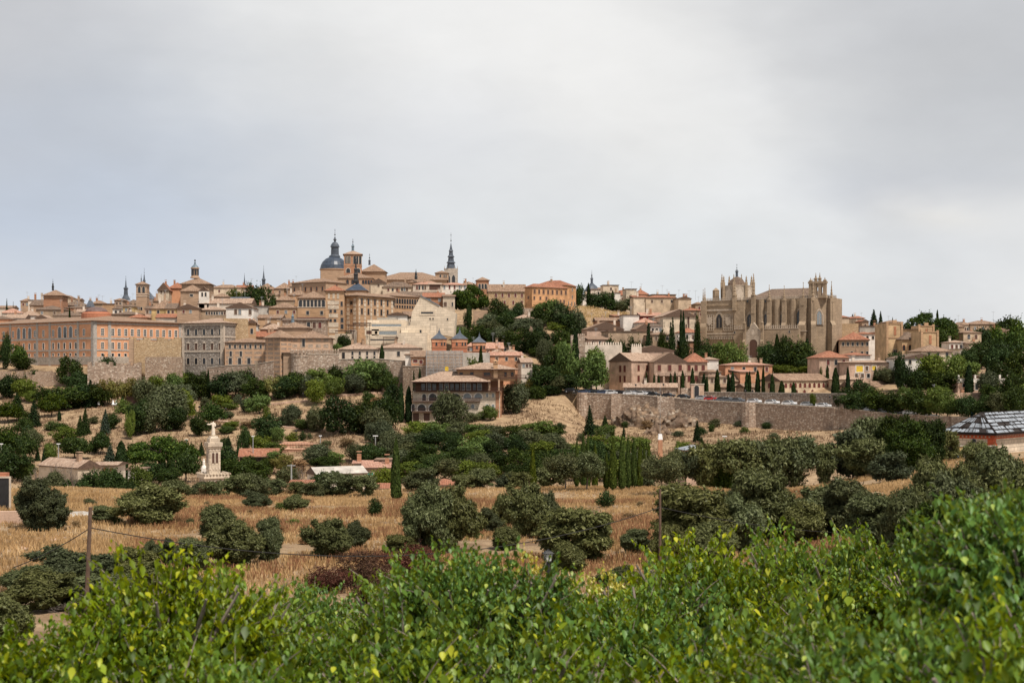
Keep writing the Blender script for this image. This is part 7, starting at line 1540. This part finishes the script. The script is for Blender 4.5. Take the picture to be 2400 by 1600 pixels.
# ---------------------------------------------------------------- white monument with statue
dm = 236; sm = dm / F; xm = (500 - 1200) * sm
mo = empty('monument', (xm, dm, gz(xm, dm) - 1)); tag(mo, 'tall pale monument tower carrying a robed statue with one arm out', 'monument')
mz = lambda r: (HY - r) * sm - mo.location.z
mw_ = lambda px: px * sm / 2
def mbox(nm, wpx, r0, r1, mat='palestone', dy=0.): mb = MB(); a = mw_(wpx); mb.box(-a, a, -a + dy, a + dy, mz(r1), mz(r0)); return mb.build(nm, mat, mo)
mo.rotation_euler = (0, 0, R(28))
k = .80
mbox('base', 66 * k, 1118, 1160); mbox('base_cornice', 76 * k, 1110, 1119)
mb = MB(); a = mw_(76 * k)
for i in range(9):
    t = -a + 2 * a * i / 8
    for (x, y) in ((t, -a), (t, a), (-a, t), (a, t)): mb.box(x - .16, x + .16, y - .16, y + .16, mz(1110), mz(1106.5))
mb.build('battlement', 'palestone', mo)
mbox('shaft', 33 * k, 1048, 1110); mbox('shaft_cornice', 39 * k, 1045, 1049); mbox('capital', 43 * k, 1036, 1045); mbox('upper_block', 30 * k, 1026, 1036); mbox('plinth', 22 * k, 1022, 1026, 'statue')
for sx in (0, 1):
    for px in (-7.5, -1.5, 4.5) if 0 else (-4.5, 4.5):
        o = link(bpy.data.objects.new('window', win_mesh(.4, 1.7, 'a', 'stonetrim', 'shutter')), mo); a = mw_(33 * k)
        if sx == 0: o.location = (px * sm, -a, mz(1072))
        else: o.location = (-a, px * sm, mz(1072)); o.rotation_euler = (0, 0, R(-90))
    for px in (-20, 0, 20):
        o = link(bpy.data.objects.new('arch', win_mesh(.9 if px == 0 else .5, 1.4, 'a', 'stonetrim', 'shutter')), mo); a = mw_(66 * k)
        if sx == 0: o.location = (px * k * sm, -a, mz(1134))
        else: o.location = (-a, px * k * sm, mz(1134)); o.rotation_euler = (0, 0, R(-90))
    for r_ in (1052, 1095):
        bb = MB(); a = mw_(34 * k)
        for i in range(4): t = -a * .8 + a * 1.6 * i / 3; bb.box(t - .15, t + .15, -a - .04, -a + .1, mz(r_ + 4), mz(r_))
        o = bb.build('relief', 'stonetrim', mo); o.rotation_euler = (0, 0, R(-90) if sx else 0)
st_ = empty('statue', (0, 0, 0)); st_.parent = None; bpy.data.objects.remove(st_)
me = bpy.data.meshes.new('statue'); H1 = mz(985) - mz(1022)
vs = [(0, 0, 0), (0, 0, .2), (0, 0, .45), (0, 0, .62), (0, 0, .8), (0, 0, .86), (0, -.01, .93), (-.10, 0, .79), (-.24, -.03, .74), (-.36, -.05, .76), (.10, 0, .79), (.14, -.03, .64), (.08, -.10, .66), (-.40, -.05, .77)]
es = [(0, 1), (1, 2), (2, 3), (3, 4), (4, 5), (5, 6), (4, 7), (7, 8), (8, 9), (4, 10), (10, 11), (11, 12), (9, 13)]
rad = [.15, .12, .11, .095, .09, .04, .055, .06, .05, .03, .06, .05, .03, .02]
me.from_pydata([Vector(v) * H1 for v in vs], es, []); me.materials.append(M['statue']); so2 = link(bpy.data.objects.new('statue', me)); so2.modifiers.new('skin', 'SKIN'); so2.modifiers.new('sub', 'SUBSURF').levels = 2
for i, r in enumerate(rad): me.skin_vertices[0].data[i].radius = (r * H1, r * H1)
me.skin_vertices[0].data[0].use_root = True
so2.location = (xm, dm, mo.location.z + mz(1022)); tag(so2, 'pale robed stone figure with outstretched arm on top of monument', 'statue')
# domed white turret behind the monument
q = B('turret', 'white domed turret behind the monument', 'turret', 472, 472, 484, 262, 0, 1098, None, 'none', 1.4, wall='white')
spire(q, 'dome', 478, 262.7, [(7, 1099), (6, 1094), (3, 1090), (3, 1080), (1.6, 1079), (2, 1076.5), (0, 1074)], 'whitetrim', 10)
# left edge brick ruin
B('brick_ruin', 'roofless orange brick gateway at the left frame edge', 'ruin', -30, -30, 14, 118, 0, 1108, None, 'none', .8, wall='brickred', wins=[('f', 1165, 1.0, 3.2, 1, .86, .86)])
B('boundary_wall', 'low plastered wall under the orange brick gateway', 'wall', -60, -60, 50, 102, 0, 1198, None, 'none', .4, wall='pink')
for i, (px, py, w_) in enumerate(((172, 1210, 1.1), (228, 1206, 1.0))):
    d = inv(px, py, 60, 180); x = (px - 1200) * d / F; mb = MB(); mb.lathe([(w_, -.3), (w_, .12), (w_ * .92, .16)], 9); o = mb.build('concrete_slab', 'concrete'); o.location = (x, d, gz(x, d)); o.scale = (1, 2.2, 1); tag(o, ['left', 'right'][i] + ' pale concrete slab in the grass near the left pole', 'slab')
# ---------------------------------------------------------------- ruined house at the right, collapsed roof
rd_ = 196; sr = rd_ / F; W_, L_, oo = solve(2219, 2322, 2520, rd_, 8, 12) if 0 else solve(2222, 2328, 2520, rd_, 48, None)
rz0 = gz(oo[0], oo[1]) - 2
ru = empty('ruined_house', (oo[0], oo[1], rz0), R(48)); tag(ru, 'brick-cornered house with holed roof patched by pale sheets', 'house'); rzf = lambda r: (HY - r) * sr - rz0
hh = rzf(1018); mb = MB(); mb.box(0, W_, 0, L_, -1, hh, 0, top=False); mb.build('wall', 'palestone', ru)
qb = MB()
for i in range(8):
    z = hh - .6 - i * .62
    for (a0, a1) in ((0, .8 if i % 2 else 1.15),): qb.box(-.06, a1, -.06, .02, z, z + .62); qb.box(-.06, .02, .02, a1, z, z + .62)
    qb.box(-.06, .02, L_ - (.8 if i % 2 else 1.15), L_ + .05, z, z + .62)
qb.build('quoin', 'brickpaint', ru)
fb = MB(); fb.box(-.08, W_, -.08, 0, hh - .62, hh - .1); fb.box(-.08, 0, 0, L_, hh - .62, hh - .1); fb.build('frieze', 'brickpaint', ru)
fb = MB()
for i in range(int(W_ / .55)): fb.box(.5 + i * .55, .72 + i * .55, -.13, -.06, hh - .45, hh - .25)
for i in range(int(L_ / .55)): fb.box(-.13, -.06, .4 + i * .55, .62 + i * .55, hh - .45, hh - .25)
fb.build('dentils', 'palestone', ru)
ow = MB(); ow.lathe([(.30, 0), (.30, .1)], 14); o = ow.build('round_window', 'glass', ru); o.location = (-.02, L_ * .42, rzf(1034.5)); o.rotation_euler = (0, R(-90), 0)
ow = MB(); ow.lathe([(.42, 0), (.42, .08)], 14); o = ow.build('round_surround', 'concrete', ru); o.location = (.03, L_ * .42, rzf(1034.5)); o.rotation_euler = (0, R(-90), 0)
rb = MB(); e = .8; zt = rzf(970) + 0; z1 = hh + .15
A, B1, C1, D1 = Vector((-e, -e, z1)), Vector((W_ + e, -e, z1)), Vector((W_ + e, L_ + e, z1)), Vector((-e, L_ + e, z1))
i_ = min(W_, L_) / 2
r1, r2 = (Vector((i_, L_ / 2, zt)), Vector((W_ - i_, L_ / 2, zt))) if W_ > L_ else (Vector((W_ / 2, i_, zt)), Vector((W_ / 2, L_ - i_, zt)))
for poly in ((A, B1, r2, r1), (B1, C1, r2), (C1, D1, r1, r2), (D1, A, r1)) if W_ > L_ else ((A, B1, r1), (B1, C1, r2, r1), (C1, D1, r2), (D1, A, r1, r2)): rb.poly(poly)
rb.box(-e, W_ + e, -e, L_ + e, hh - .1, z1, 0); rb.build('roof', 'nearblack', ru)
rr = random.Random(4); wd_ = MB()
def face_sheets(P0, P1, T0, T1, nu, nv, keep):
    nrm = (P1 - P0).cross(T0 - P0).normalized()
    if nrm.z < 0: nrm = -nrm
    f = lambda u, v: (P0 + (P1 - P0) * u).lerp(T0 + (T1 - T0) * u, v) + nrm * .09
    v0 = 0.
    for j in range(nv):
        v1 = v0 + rr.uniform(.75, 1.25) / nv; v1 = 1. if j == nv - 1 else v1; u = rr.uniform(0, .5) / nu
        while u < 1 - .3 / nu:
            u1 = min(1, u + rr.choice((.6, .9, 1.0, 1.5, 2.2)) / nu)
            if rr.random() < keep:
                g = .05 / nu; h_ = .07 / nv; sk = rr.uniform(-.1, .1) / nu
                sh_ = MB(); sh_.poly([f(u + g, v0 + h_ * rr.uniform(.5, 3)), f(u1 - g, v0 + h_ * rr.uniform(.5, 2)), f(min(1, max(u + g, u1 - g + sk)), v1 - h_), f(max(0, u + g + sk), v1 - h_ * rr.uniform(.4, 4))]); sh_.build('roof_sheet', 'roofmetal', ru)
            u = u1
        v0 = v1
    for i in range(nu + 1):
        a, b = f(i / nu, 0) - nrm * .03, f(i / nu, 1) - nrm * .03; wd_.tube([a, b], .07, 4)
    for j in range(nv + 1):
        a, b = f(0, j / nv), f(1, j / nv); wd_.tube([a, b], .08, 4)
if W_ > L_: face_sheets(A, B1, r1, r2, 11, 6, .93); face_sheets(A, D1, r1, r1 + Vector((.01, 0, 0)), 7, 4, .62)
else: face_sheets(A, B1, r1, r1 + Vector((.01, 0, 0)), 9, 6, .93); face_sheets(A, D1, r1, r2, 9, 4, .62)
wd_.build('batten', 'nearblack', ru)
# graffiti wall below it
gd = 186; g0 = P(2196, 1046, gd); gw = empty('graffiti_wall', (g0.x, gd, g0.z - 4)); tag(gw, 'old yellow wall with blue and purple graffiti under the ruined house', 'wall'); s_ = gd / F
mb = MB(); mb.box(0, 62 * s_, 0, .4, 0, 4); mb.build('panel', 'yellow', gw); mb = MB(); mb.box(62 * s_, 140 * s_, 0, .4, 0, 4.0); mb.build('panel', 'concrete', gw); mb = MB(); mb.box(-.1, 140 * s_, -.1, .5, 4, 4.12); mb.build('coping', 'concrete', gw)
for (dx, dz, rx, rz_, rot, mt) in ((8, 24, 9, 4.5, -40, 'g1'), (22, 24, 7, 6, 0, 'g2'), (34, 27, 5, 8, 5, 'g1'), (44, 25, 9, 5, 45, 'g1'), (18, 30, 9, 4, -10, 'g1'), (33, 33, 14, 4, 0, 'g1')):
    if 'g1' not in M: plain('g1', (.01, .13, .42), .6); plain('g2', (.18, .12, .35), .6); plain('g3', (.01, .01, .02), .6)
    for q, (mm, sc_, off) in enumerate((('g3', 1.16, .44), (mt, 1.0, .46))):
        mb = MB(); n = 18; pts = [(sc_ * rx * s_ * math.cos(math.tau * i / n), sc_ * rz_ * s_ * math.sin(math.tau * i / n)) for i in range(n)]; ca, sa = math.cos(R(-rot)), math.sin(R(-rot))
        yy = -.01 - (off - .4) * .3; mb.poly([(dx * s_ + x * ca - y * sa, yy - dx * .0003, 4 - dz * s_ + .25 + x * sa + y * ca) for x, y in pts]); mb.build('graffiti', mm, gw)
# ---------------------------------------------------------------- poles, lamps, cable, lantern
def pole(name, label, px, top, d, r, mat, lean=0., cat='pole', extra=None):
    x = (px - 1200) * d / F; zb = gz(x, d); zt = (HY - top) * d / F; o = empty(name, (x, d, zb)); tag(o, label, cat); mb = MB()
    mb.tube([(-lean * (zt - zb) , 0, -.5), (0 * lean, 0, zt - zb)], [r * 1.15, r * .85], 9); mb.build('post', mat, o); return o, zt - zb
p1, hp1 = pole('utility_pole', 'weathered wooden pole leaning slightly, at left foreground', 212, 1188, 48, .072, 'wood', .045)
p2, hp2 = pole('utility_pole', 'straight wooden pole in front of the middle olives', 1547, 1146, 66, .062, 'wood')
def floodlight(px, top, base, label, w_=8):
    d = inv(px, base); o, h = pole('floodlight', label, px, top, d, .12, 'steel', cat='lamp'); mb = MB(); ww = w_ * d / F / 2
    mb.box(-ww, ww, -.15, .15, h - .1, h + .12); mb.build('lamp_head', 'lampwhite', o)
floodlight(3, 1040, 1110, 'floodlight mast at the left frame edge'); floodlight(137, 1040, 1090, 'floodlight mast behind the cream gabled house'); floodlight(437, 1030, 1075, 'floodlight half hidden above the umbrella pine', 7)
floodlight(593, 1022, 1090, 'tall floodlight mast right of the monument', 7); floodlight(751, 1021, 1045, 'short floodlight above the terracotta terraces', 7); floodlight(880, 1021, 1055, 'floodlight at the right end of the terraces', 12); floodlight(1068, 1021, 1045, 'floodlight head poking out of the valley wood', 11); floodlight(1698, 1022, 1045, 'twin floodlight on the slope below the right bastion', 11)
def streetlamp(px, top, base, label, road=0):
    if road: d = float(road_d(px)) + 1.8
    else: d = inv(px, base)
    o, h = pole('street_lamp', label, px, top, d, .06, 'iron', cat='lamp'); mb = MB(); mb.lathe([(.1, h - .1), (.3, h + .35), (.32, h + .4), (.05, h + .65)], 6); mb.build('lamp_head', 'iron', o)
for px, top, lb in ((1490, 904, 'street lamp in front of the low stone lodge'), (1555, 903, 'street lamp at the lodge gable'), (1747, 918, 'street lamp behind the grey cars'), (1853, 928, 'street lamp at the pink pier of the road wall'), (1945, 932, 'street lamp right of the small roadside tree')): streetlamp(px, top, 0, lb, 1)
for px, top, base, lb in ((467, 955, 982, 'park lamp left of the round park pine'), (529, 960, 985, 'park lamp right of the round park pine'), (564, 935, 955, 'park lamp at the upper path'), (710, 925, 942, 'park lamp among the tree row'), (694, 1012, 1036, 'park lamp at the lower path'), (773, 1010, 1025, 'park lamp above the terraces')): streetlamp(px, top, base, lb)
rtr = place_tree('light', 1905, 930, None, 16, d=float(road_d(1905)) + 2.2); rtr.location.z = road_z(1905, 2.2); tag(rtr, 'small round tree standing beside the wall road', 'tree')
pm_ = pole('telegraph_pole', 'thin grey pole above the bare slope by the villa', 1302, 888, inv(1302, 925), .09, 'steel')
ms, hm = pole('lattice_mast', 'white lattice power mast below the pale olive', 683, 1088, 245, .14, 'steel', cat='mast'); mb = MB(); mb.box(-.7, .7, -.05, .05, hm - .25, hm - .1); mb.build('crossarm', 'steel', ms)
# sagging cable from the left pole across to the middle pole and on
cb = MB(); a = Vector(p1.location) + Vector((0, 0, hp1 - (1236 - 1188) * 48 / F)); b = Vector(p2.location) + Vector((0, 0, hp2 - (1188 - 1146) * 66 / F))
def cat_(a, b, sag, n=30): return [a.lerp(b, t / n) - Vector((0, 0, sag * 4 * (t / n) * (1 - t / n))) for t in range(n + 1)]
cb.tube(cat_(a, b, 1.55), .018, 5); c_ = P(2050, 1250, 78); cb.tube(cat_(b, c_, .3), .018, 5); c2_ = P(30, 1330, 48); cb.tube(cat_(a, c2_, .1), .016, 5)
tag(cb.build('overhead_cable', 'cable'), 'thin black cable sagging between the two wooden poles', 'cable')
# lantern poking out of the leaves
ld = 26; s_ = ld / F; lx, lz0 = (1285 - 1200) * s_, gz((1285 - 1200) * s_, ld); la = empty('street_lantern', (lx, ld, lz0)); tag(la, 'black street lantern with white panes among the leaves', 'lantern')
z = lambda r: (HY - r) * s_ - lz0
mb = MB(); mb.tube([(0, 0, 0), (0, 0, z(1316))], [.05, .035], 8); mb.build('post', 'iron', la)
mb = MB(); mb.lathe([(8.2 * s_, z(1313.5)), (12.5 * s_, z(1297))], 4, rot=math.pi / 4 + .25); mb.build('pane', 'lampglass', la)
mb = MB(); mb.lathe([(17 * s_ * .95, z(1297)), (17 * s_ * .95, z(1295.5)), (9 * s_, z(1291)), (3 * s_, z(1289)), (3 * s_, z(1287)), (0, z(1286))], 4, rot=math.pi / 4 + .25)
mb.lathe([(9.5 * s_, z(1316)), (9.5 * s_, z(1313.3))], 4, rot=math.pi / 4 + .25)
for i in range(4):
    an = math.pi / 4 + .25 + i * math.pi / 2; mb.tube([(8.6 * s_ * math.cos(an), 8.6 * s_ * math.sin(an), z(1313.5)), (13 * s_ * math.cos(an), 13 * s_ * math.sin(an), z(1296))], .008, 4)
    a2 = an + math.pi / 4; mb.tube([(6.2 * s_ * math.cos(a2), 6.2 * s_ * math.sin(a2), z(1313.5)), (9.3 * s_ * math.cos(a2), 9.3 * s_ * math.sin(a2), z(1297))], .007, 4)
mb.build('frame', 'iron', la)
# café terrace in the park: closed parasols
for i, px in enumerate((231, 265, 272)):
    d = inv(px, 955); x = (px - 1200) * d / F; o = empty('parasol', (x, d, gz(x, d))); tag(o, ['leftmost', 'middle', 'rightmost'][i] + ' of the three closed white parasols in the park', 'parasol', 'closed white parasols'); h = (HY - 937) * d / F - gz(x, d)
    mb = MB(); mb.tube([(0, 0, 0), (0, 0, h)], .05, 5); mb.build('pole', 'steel', o); mb = MB(); mb.lathe([(.42, h * .3), (.5, h * .35), (.1, h * .97), (0, h)], 8); mb.build('canopy', 'lampwhite', o)
B('cafe', 'low park cafe with long flat awning', 'building', 292, 292, 345, inv(310, 950), 0, 930, 926, 'flat', 5, wall='shutter', rm='tilepale')
def antenna(px, top, d, label):
    x = (px - 1200) * d / F; zb_ = (HY - top) * d / F; o = empty('roof_antenna', (x, d, zb_ - 4.5)); tag(o, label, 'antenna'); mb = MB(); mb.tube([(0, 0, 0), (0, 0, 4.5)], .05, 4); mb.build('mast', 'steel', o)
    mb = MB(); mb.box(-.9, .9, -.03, .03, 4.2, 4.27)
    for t in (-.7, -.35, 0, .35, .7): mb.box(t - .02, t + .02, -.3, .3, 4.25, 4.3)
    mb.build('array', 'steel', o)
for px, top, d, lb in ((186, 693, 655, 'roof antenna left of the slate turret on the left skyline'), (240, 693, 650, 'roof antenna left of the lone slate spire'), (171, 696, 655, 'roof antenna above the long dark tiled house'), (590, 652, 760, 'skyline antenna between the two needle spires'), (1480, 660, 680, 'roof antenna on the second cream box house'), (1552, 668, 670, 'roof antenna over the long red tiled house'), (1615, 680, 655, 'roof antenna beside the blank gabled house'), (1630, 680, 660, 'tall roof antenna just left of the church'), (2246, 738, 695, 'roof antenna above the right skyline roofs'), (2328, 730, 700, 'tall roof antenna at the right skyline')): antenna(px, top, d, lb)

# ---------------------------------------------------------------- foreground mulberries: arching shoots hung with leaves
def leaf_proto():
    # heart shaped drooping leaf, length along -z, unit length 1
    return np.array([(0, 0, 0), (-.22, .07, -.12), (-.32, .05, -.40), (0, -.05, -1.0), (.32, .05, -.40), (.22, .07, -.12), (0, -.06, -.35)]), np.array([(0, 1, 6), (1, 2, 6), (2, 3, 6), (3, 4, 6), (4, 5, 6), (5, 0, 6)])
def fg_mesh(seed, nsh, Rr, Hh, leaf):
    rs = np.random.RandomState(seed); LP_, LF = leaf_proto(); P_, A_, S_ = [], [], []; tb = MB(); sub = []
    lob = [(rs.uniform(0, 6.28), rs.random() ** .6 * 1.35, rs.uniform(.68, 1.2)) for _ in range(17)]
    for i in range(nsh):
        la, lt, lr = lob[rs.randint(17)] if rs.random() < .85 else (rs.uniform(0, 6.28), rs.random() * 1.4, .8)
        a = la + rs.normal(0, .22) / max(.35, math.sin(lt)); th = abs(lt + rs.normal(0, .17))
        base = np.array([Rr * .62 * math.sin(th) * math.cos(a), Rr * .62 * math.sin(th) * math.sin(a), Hh * .35 + Hh * .38 * math.cos(th)])
        base *= rs.uniform(.72, 1.0) * lr
        d = np.array([math.sin(th) * math.cos(a), math.sin(th) * math.sin(a), math.cos(th) * .9 + .55]); d = d / np.linalg.norm(d) + rs.normal(0, .22, 3)
        L = rs.uniform(.55, 1.25) * Rr * .48; n = int(L / (leaf * .42)); p = base.copy(); step = L / n; pts = [p.copy()]
        for k in range(n):
            d = d + np.array([0, 0, -.028]) + rs.normal(0, .03, 3); d /= np.linalg.norm(d); p = p + d * step; pts.append(p.copy())
            side = rs.uniform(0, 6.28)
            P_.append(p + rs.normal(0, .015, 3)); A_.append(side); S_.append(leaf * (rs.uniform(.5, 1.4)) * (1 if k < n - 3 else .65))
            if rs.random() < .55: P_.append(p + rs.normal(0, .03, 3)); A_.append(side + 3.1 + rs.normal(0, .4)); S_.append(leaf * rs.uniform(.6, 1.2))
        q = pts[::max(1, len(pts) // 5)]
        if i % 2 == 0: tb.tube(q, list(np.linspace(.014, .004, len(q))), 3)
    P_ = np.array(P_); A_ = np.array(A_); S_ = np.array(S_); n = len(P_)
    tilt = rs.uniform(.15, 1.15, n)           # lift of the blade away from hanging
    roll = rs.normal(0, .5, n)
    L0 = LP_[None] * S_[:, None, None]
    fold = rs.uniform(.4, 1.4, n)[:, None]; L0[:, :, 1] *= fold
    ct, st = np.cos(tilt)[:, None], np.sin(tilt)[:, None]
    x, y, zc = L0[..., 0], L0[..., 1], L0[..., 2]
    y2 = y * ct - zc * st; z2 = y * st + zc * ct
    cr, sr_ = np.cos(roll)[:, None], np.sin(roll)[:, None]
    x2 = x * cr + z2 * sr_ * .3; z3 = z2 - x * sr_ * .4
    ca, sa = np.cos(A_)[:, None], np.sin(A_)[:, None]
    X = x2 * ca - y2 * sa; Y = x2 * sa + y2 * ca
    V = np.stack([X, Y, z3], -1) + P_[:, None, :]
    Fc = (LF[None] + (np.arange(n) * 7)[:, None, None]).reshape(-1, 3)
    return V.reshape(-1, 3), Fc, tb
FG = []
for sd, ns, Rr, Hh, lf in ((101, 440, 1.7, 3.2, .128), (102, 440, 1.9, 3.2, .132), (103, 390, 1.5, 3.0, .12)):
    V, Fc, tb = fg_mesh(sd, ns, Rr, Hh, lf)
    cr_ = fastmesh('mulberry_crown', V, Fc, 'l_fg2' if sd == 101 else 'l_fg', smooth=True); br_ = tb.mesh('branches', 'barkgrey')
    t_ = MB(); rs_ = random.Random(sd); t_.tube([(0, 0, -2.5), (0, 0, .2), (.1, .05, Hh * .3)], [.14, .11, .08], 8)
    for i in range(9): a = i * .7; t_.tube([(.1, .05, Hh * .22), (math.cos(a) * Rr * .3, math.sin(a) * Rr * .3, Hh * .45), (math.cos(a) * Rr * .6, math.sin(a) * Rr * .6, Hh * .72)], [.06, .04, .02], 5)
    FG.append((cr_, br_, t_.mesh('trunk', 'barkgrey'), Rr, float(np.percentile(V[:, :, 2] if V.ndim == 3 else V[:, 2], 99.7))))
fgs = [  # px, top row, distance, radius m, variant
 (400, 1300, 16, 1.15, 0), (300, 1400, 15.5, 1.05, 1), (530, 1340, 17, 1.1, 0), (170, 1470, 15, 1.1, 0), (60, 1520, 14, 1.1, 1), (640, 1420, 19, .95, 0), (735, 1375, 23, 1.0, 1), (860, 1410, 21, 1.2, 2), (700, 1490, 17, 1.3, 1),
 (980, 1325, 20, 1.25, 0), (1090, 1290, 19.5, 1.1, 1), (1190, 1290, 20, 1.05, 2), (1330, 1365, 21, 1.2, 0), (1430, 1385, 21, 1.2, 1), (1520, 1330, 25, 1.4, 2), (1620, 1262, 27, 1.5, 0), (1730, 1300, 26, 1.5, 1), (1850, 1240, 29, 1.3, 2), (1980, 1262, 28, 1.4, 0), (2110, 1255, 28, 1.4, 1), (2190, 1300, 26, 1.2, 2),
 (420, 1480, 13.5, 1.3, 2), (950, 1440, 16, 1.4, 1), (1150, 1430, 16.5, 1.4, 0), (1350, 1460, 17, 1.5, 2), (1560, 1430, 19, 1.6, 1), (1780, 1420, 20, 1.6, 0), (1980, 1400, 20, 1.6, 2), (1700, 1520, 13.5, 1.2, 2),
 (2350, 1135, 12, .85, 1), (2440, 1150, 11.5, 1.0, 1), (2290, 1300, 12.5, .8, 2), (2210, 1455, 9.5, 1.0, 1), (2060, 1430, 10.5, .9, 1), (2380, 1420, 8.8, 1.0, 2), (2000, 1535, 8.5, .9, 2), (1860, 1500, 11, .85, 1), (200, 1560, 11, 1.0, 2), (560, 1545, 11.5, 1.0, 1), (900, 1555, 12.5, 1.1, 0), (1250, 1560, 13, 1.1, 1), (-60, 1480, 13, 1.1, 1), (2500, 1250, 11, 1.1, 2)]
names = {}
rf_ = random.Random(9); allx = sorted(fgs[:21]); lowx = sorted(fgs[21:])
for row, lst, ph in (('u', allx, 'along the upper edge of the foreground foliage'), ('l', lowx, 'in the lower foreground foliage')):
    for i, (px, top, d, rm_, v) in enumerate(lst):
        cr_, br_, tr_, R0, H0 = FG[v]; x = (px - 1200) * d / F; zt = (HY - top + 12) * d / F; sc_ = rm_ / R0 * 1.15; zb = zt - H0 * sc_
        t = empty('mulberry_tree', (x, d, zb), rf_.uniform(0, 6.28)); o = link(bpy.data.objects.new('crown', cr_), t); o.scale = (sc_, sc_, sc_)
        o = link(bpy.data.objects.new('branches', br_), t); o.scale = (sc_, sc_, sc_)
        g_ = gz(x, d); o = link(bpy.data.objects.new('trunk', tr_), t); o.scale = (sc_, sc_, sc_)
        if zb - 2.5 * sc_ > g_:
            mb = MB(); mb.tube([(0, 0, -.2), (0, 0, g_ - zb - .3)], [.12 * sc_, .16], 7); mb.build('stem', 'barkgrey', t)
        lb = ('leftmost' if i == 0 else 'rightmost' if i == len(lst) - 1 else ORD[i] if i < 20 else 'twenty-first') + ' bright green leafy crown ' + ('from left ' if 0 < i < len(lst) - 1 else '') + ph
        tag(t, lb, 'tree', 'mulberry trees ' + ph)
# yellow sprigs on the canopy edge
V, Fc, tb = fg_mesh(140, 26, .55, .9, .075); ym = fastmesh('yellow_crown', V, Fc, 'l_fgy', smooth=True)
for i, (px, top, d) in enumerate(((1375, 1334, 21.3), (1425, 1326, 21.3), (1238, 1284, 20.4))):
    x = (px - 1200) * d / F; g_ = gz(x, d); zt = (HY - top) * d / F; t = empty('yellow_sapling', (x, d, g_)); o = link(bpy.data.objects.new('crown', ym), t); o.location.z = zt - g_ - .62; o.scale = (.6, .6, .75)
    mb = MB(); mb.tube([(0, 0, 0), (0, 0, zt - g_ - .3)], [.03, .015], 5); mb.build('trunk', 'barkgrey', t); tag(t, ['left one of two yellow saplings right of the lantern', 'right one of two yellow saplings right of the lantern', 'yellow-green sprig just left of the lantern'][i], 'sapling')

# ---------------------------------------------------------------- dry grass tufts (uncountable)
def tufts(n, px0, px1, d0, d1, h, w_, nb, seed, cond=None):
    rs = np.random.RandomState(seed); px = rs.uniform(px0, px1, n); t = rs.random(n); d = d0 + (d1 - d0) * t ** .8
    P_, S_ = [], []
    for a, b in zip(px, d):
        x = (a - 1200) * b / F; k = noise.noise(Vector((x * .09, b * .09, 7))) + .35 * noise.noise(Vector((x * .5, b * .5, 2)))
        if cond and not cond(a, b, k): continue
        P_.append((x, b, gz(x, b))); S_.append(h * (.7 + .8 * max(0, k + .35)) * rs.uniform(.6, 1.3))
    P_ = np.array(P_); S_ = np.array(S_); m_ = len(P_)
    V = []; 
    for k in range(nb):
        a = rs.uniform(0, 6.28, m_); r = rs.uniform(0, w_ * 1.6, m_); c = P_ + np.stack([r * np.cos(a), r * np.sin(a), -.03 + 0 * a], 1)
        tx = rs.uniform(0, 6.28, m_); bw = w_ * rs.uniform(.12, .3, m_); side = np.stack([np.cos(tx) * bw, np.sin(tx) * bw, 0 * a], 1)
        lean = np.stack([rs.normal(0, .28, m_) * S_, rs.normal(0, .28, m_) * S_, S_], 1)
        V.append(np.stack([c - side, c + side, c + lean + side * .25, c + lean - side * .25], 1))
    V = np.concatenate(V).reshape(-1, 3); return V, np.arange(len(V)).reshape(-1, 4)
V, Q = tufts(60000, -250, 2650, 58, 182, .30, .17, 5, 1, lambda a, b, k: k > -.42)
o = link(bpy.data.objects.new('dry_grass', fastmesh('dry_grass', V, Q, 'g_dry'))); tag(o, 'tall pale dry grass covering the near field', 'grass', kind='stuff')
V, Q = tufts(26000, 300, 2000, 66, 150, .36, .18, 5, 2, lambda a, b, k: k > .08)
o = link(bpy.data.objects.new('rust_grass', fastmesh('rust_grass', V, Q, 'g_rust'))); tag(o, 'rust-coloured dry weeds among the pale grass', 'weeds', kind='stuff')
V, Q = tufts(42000, -250, 2650, 300, 480, .55, .5, 3, 3, lambda a, b, k: k > -.25 and b < road_d(a) - 4)
o = link(bpy.data.objects.new('slope_grass', fastmesh('slope_grass', V, Q, 'l_slope'))); tag(o, 'sparse dry grass tufts on the hillside slopes', 'grass', kind='stuff')
V, Q = tufts(1500, 1350, 1470, 600, 700, .8, .6, 3, 4)
o = link(bpy.data.objects.new('slope_grass', fastmesh('slope_grass', V, Q, 'g_dry'))); tag(o, 'pale dry grass on the bare slope under the skyline', 'grass', kind='stuff')
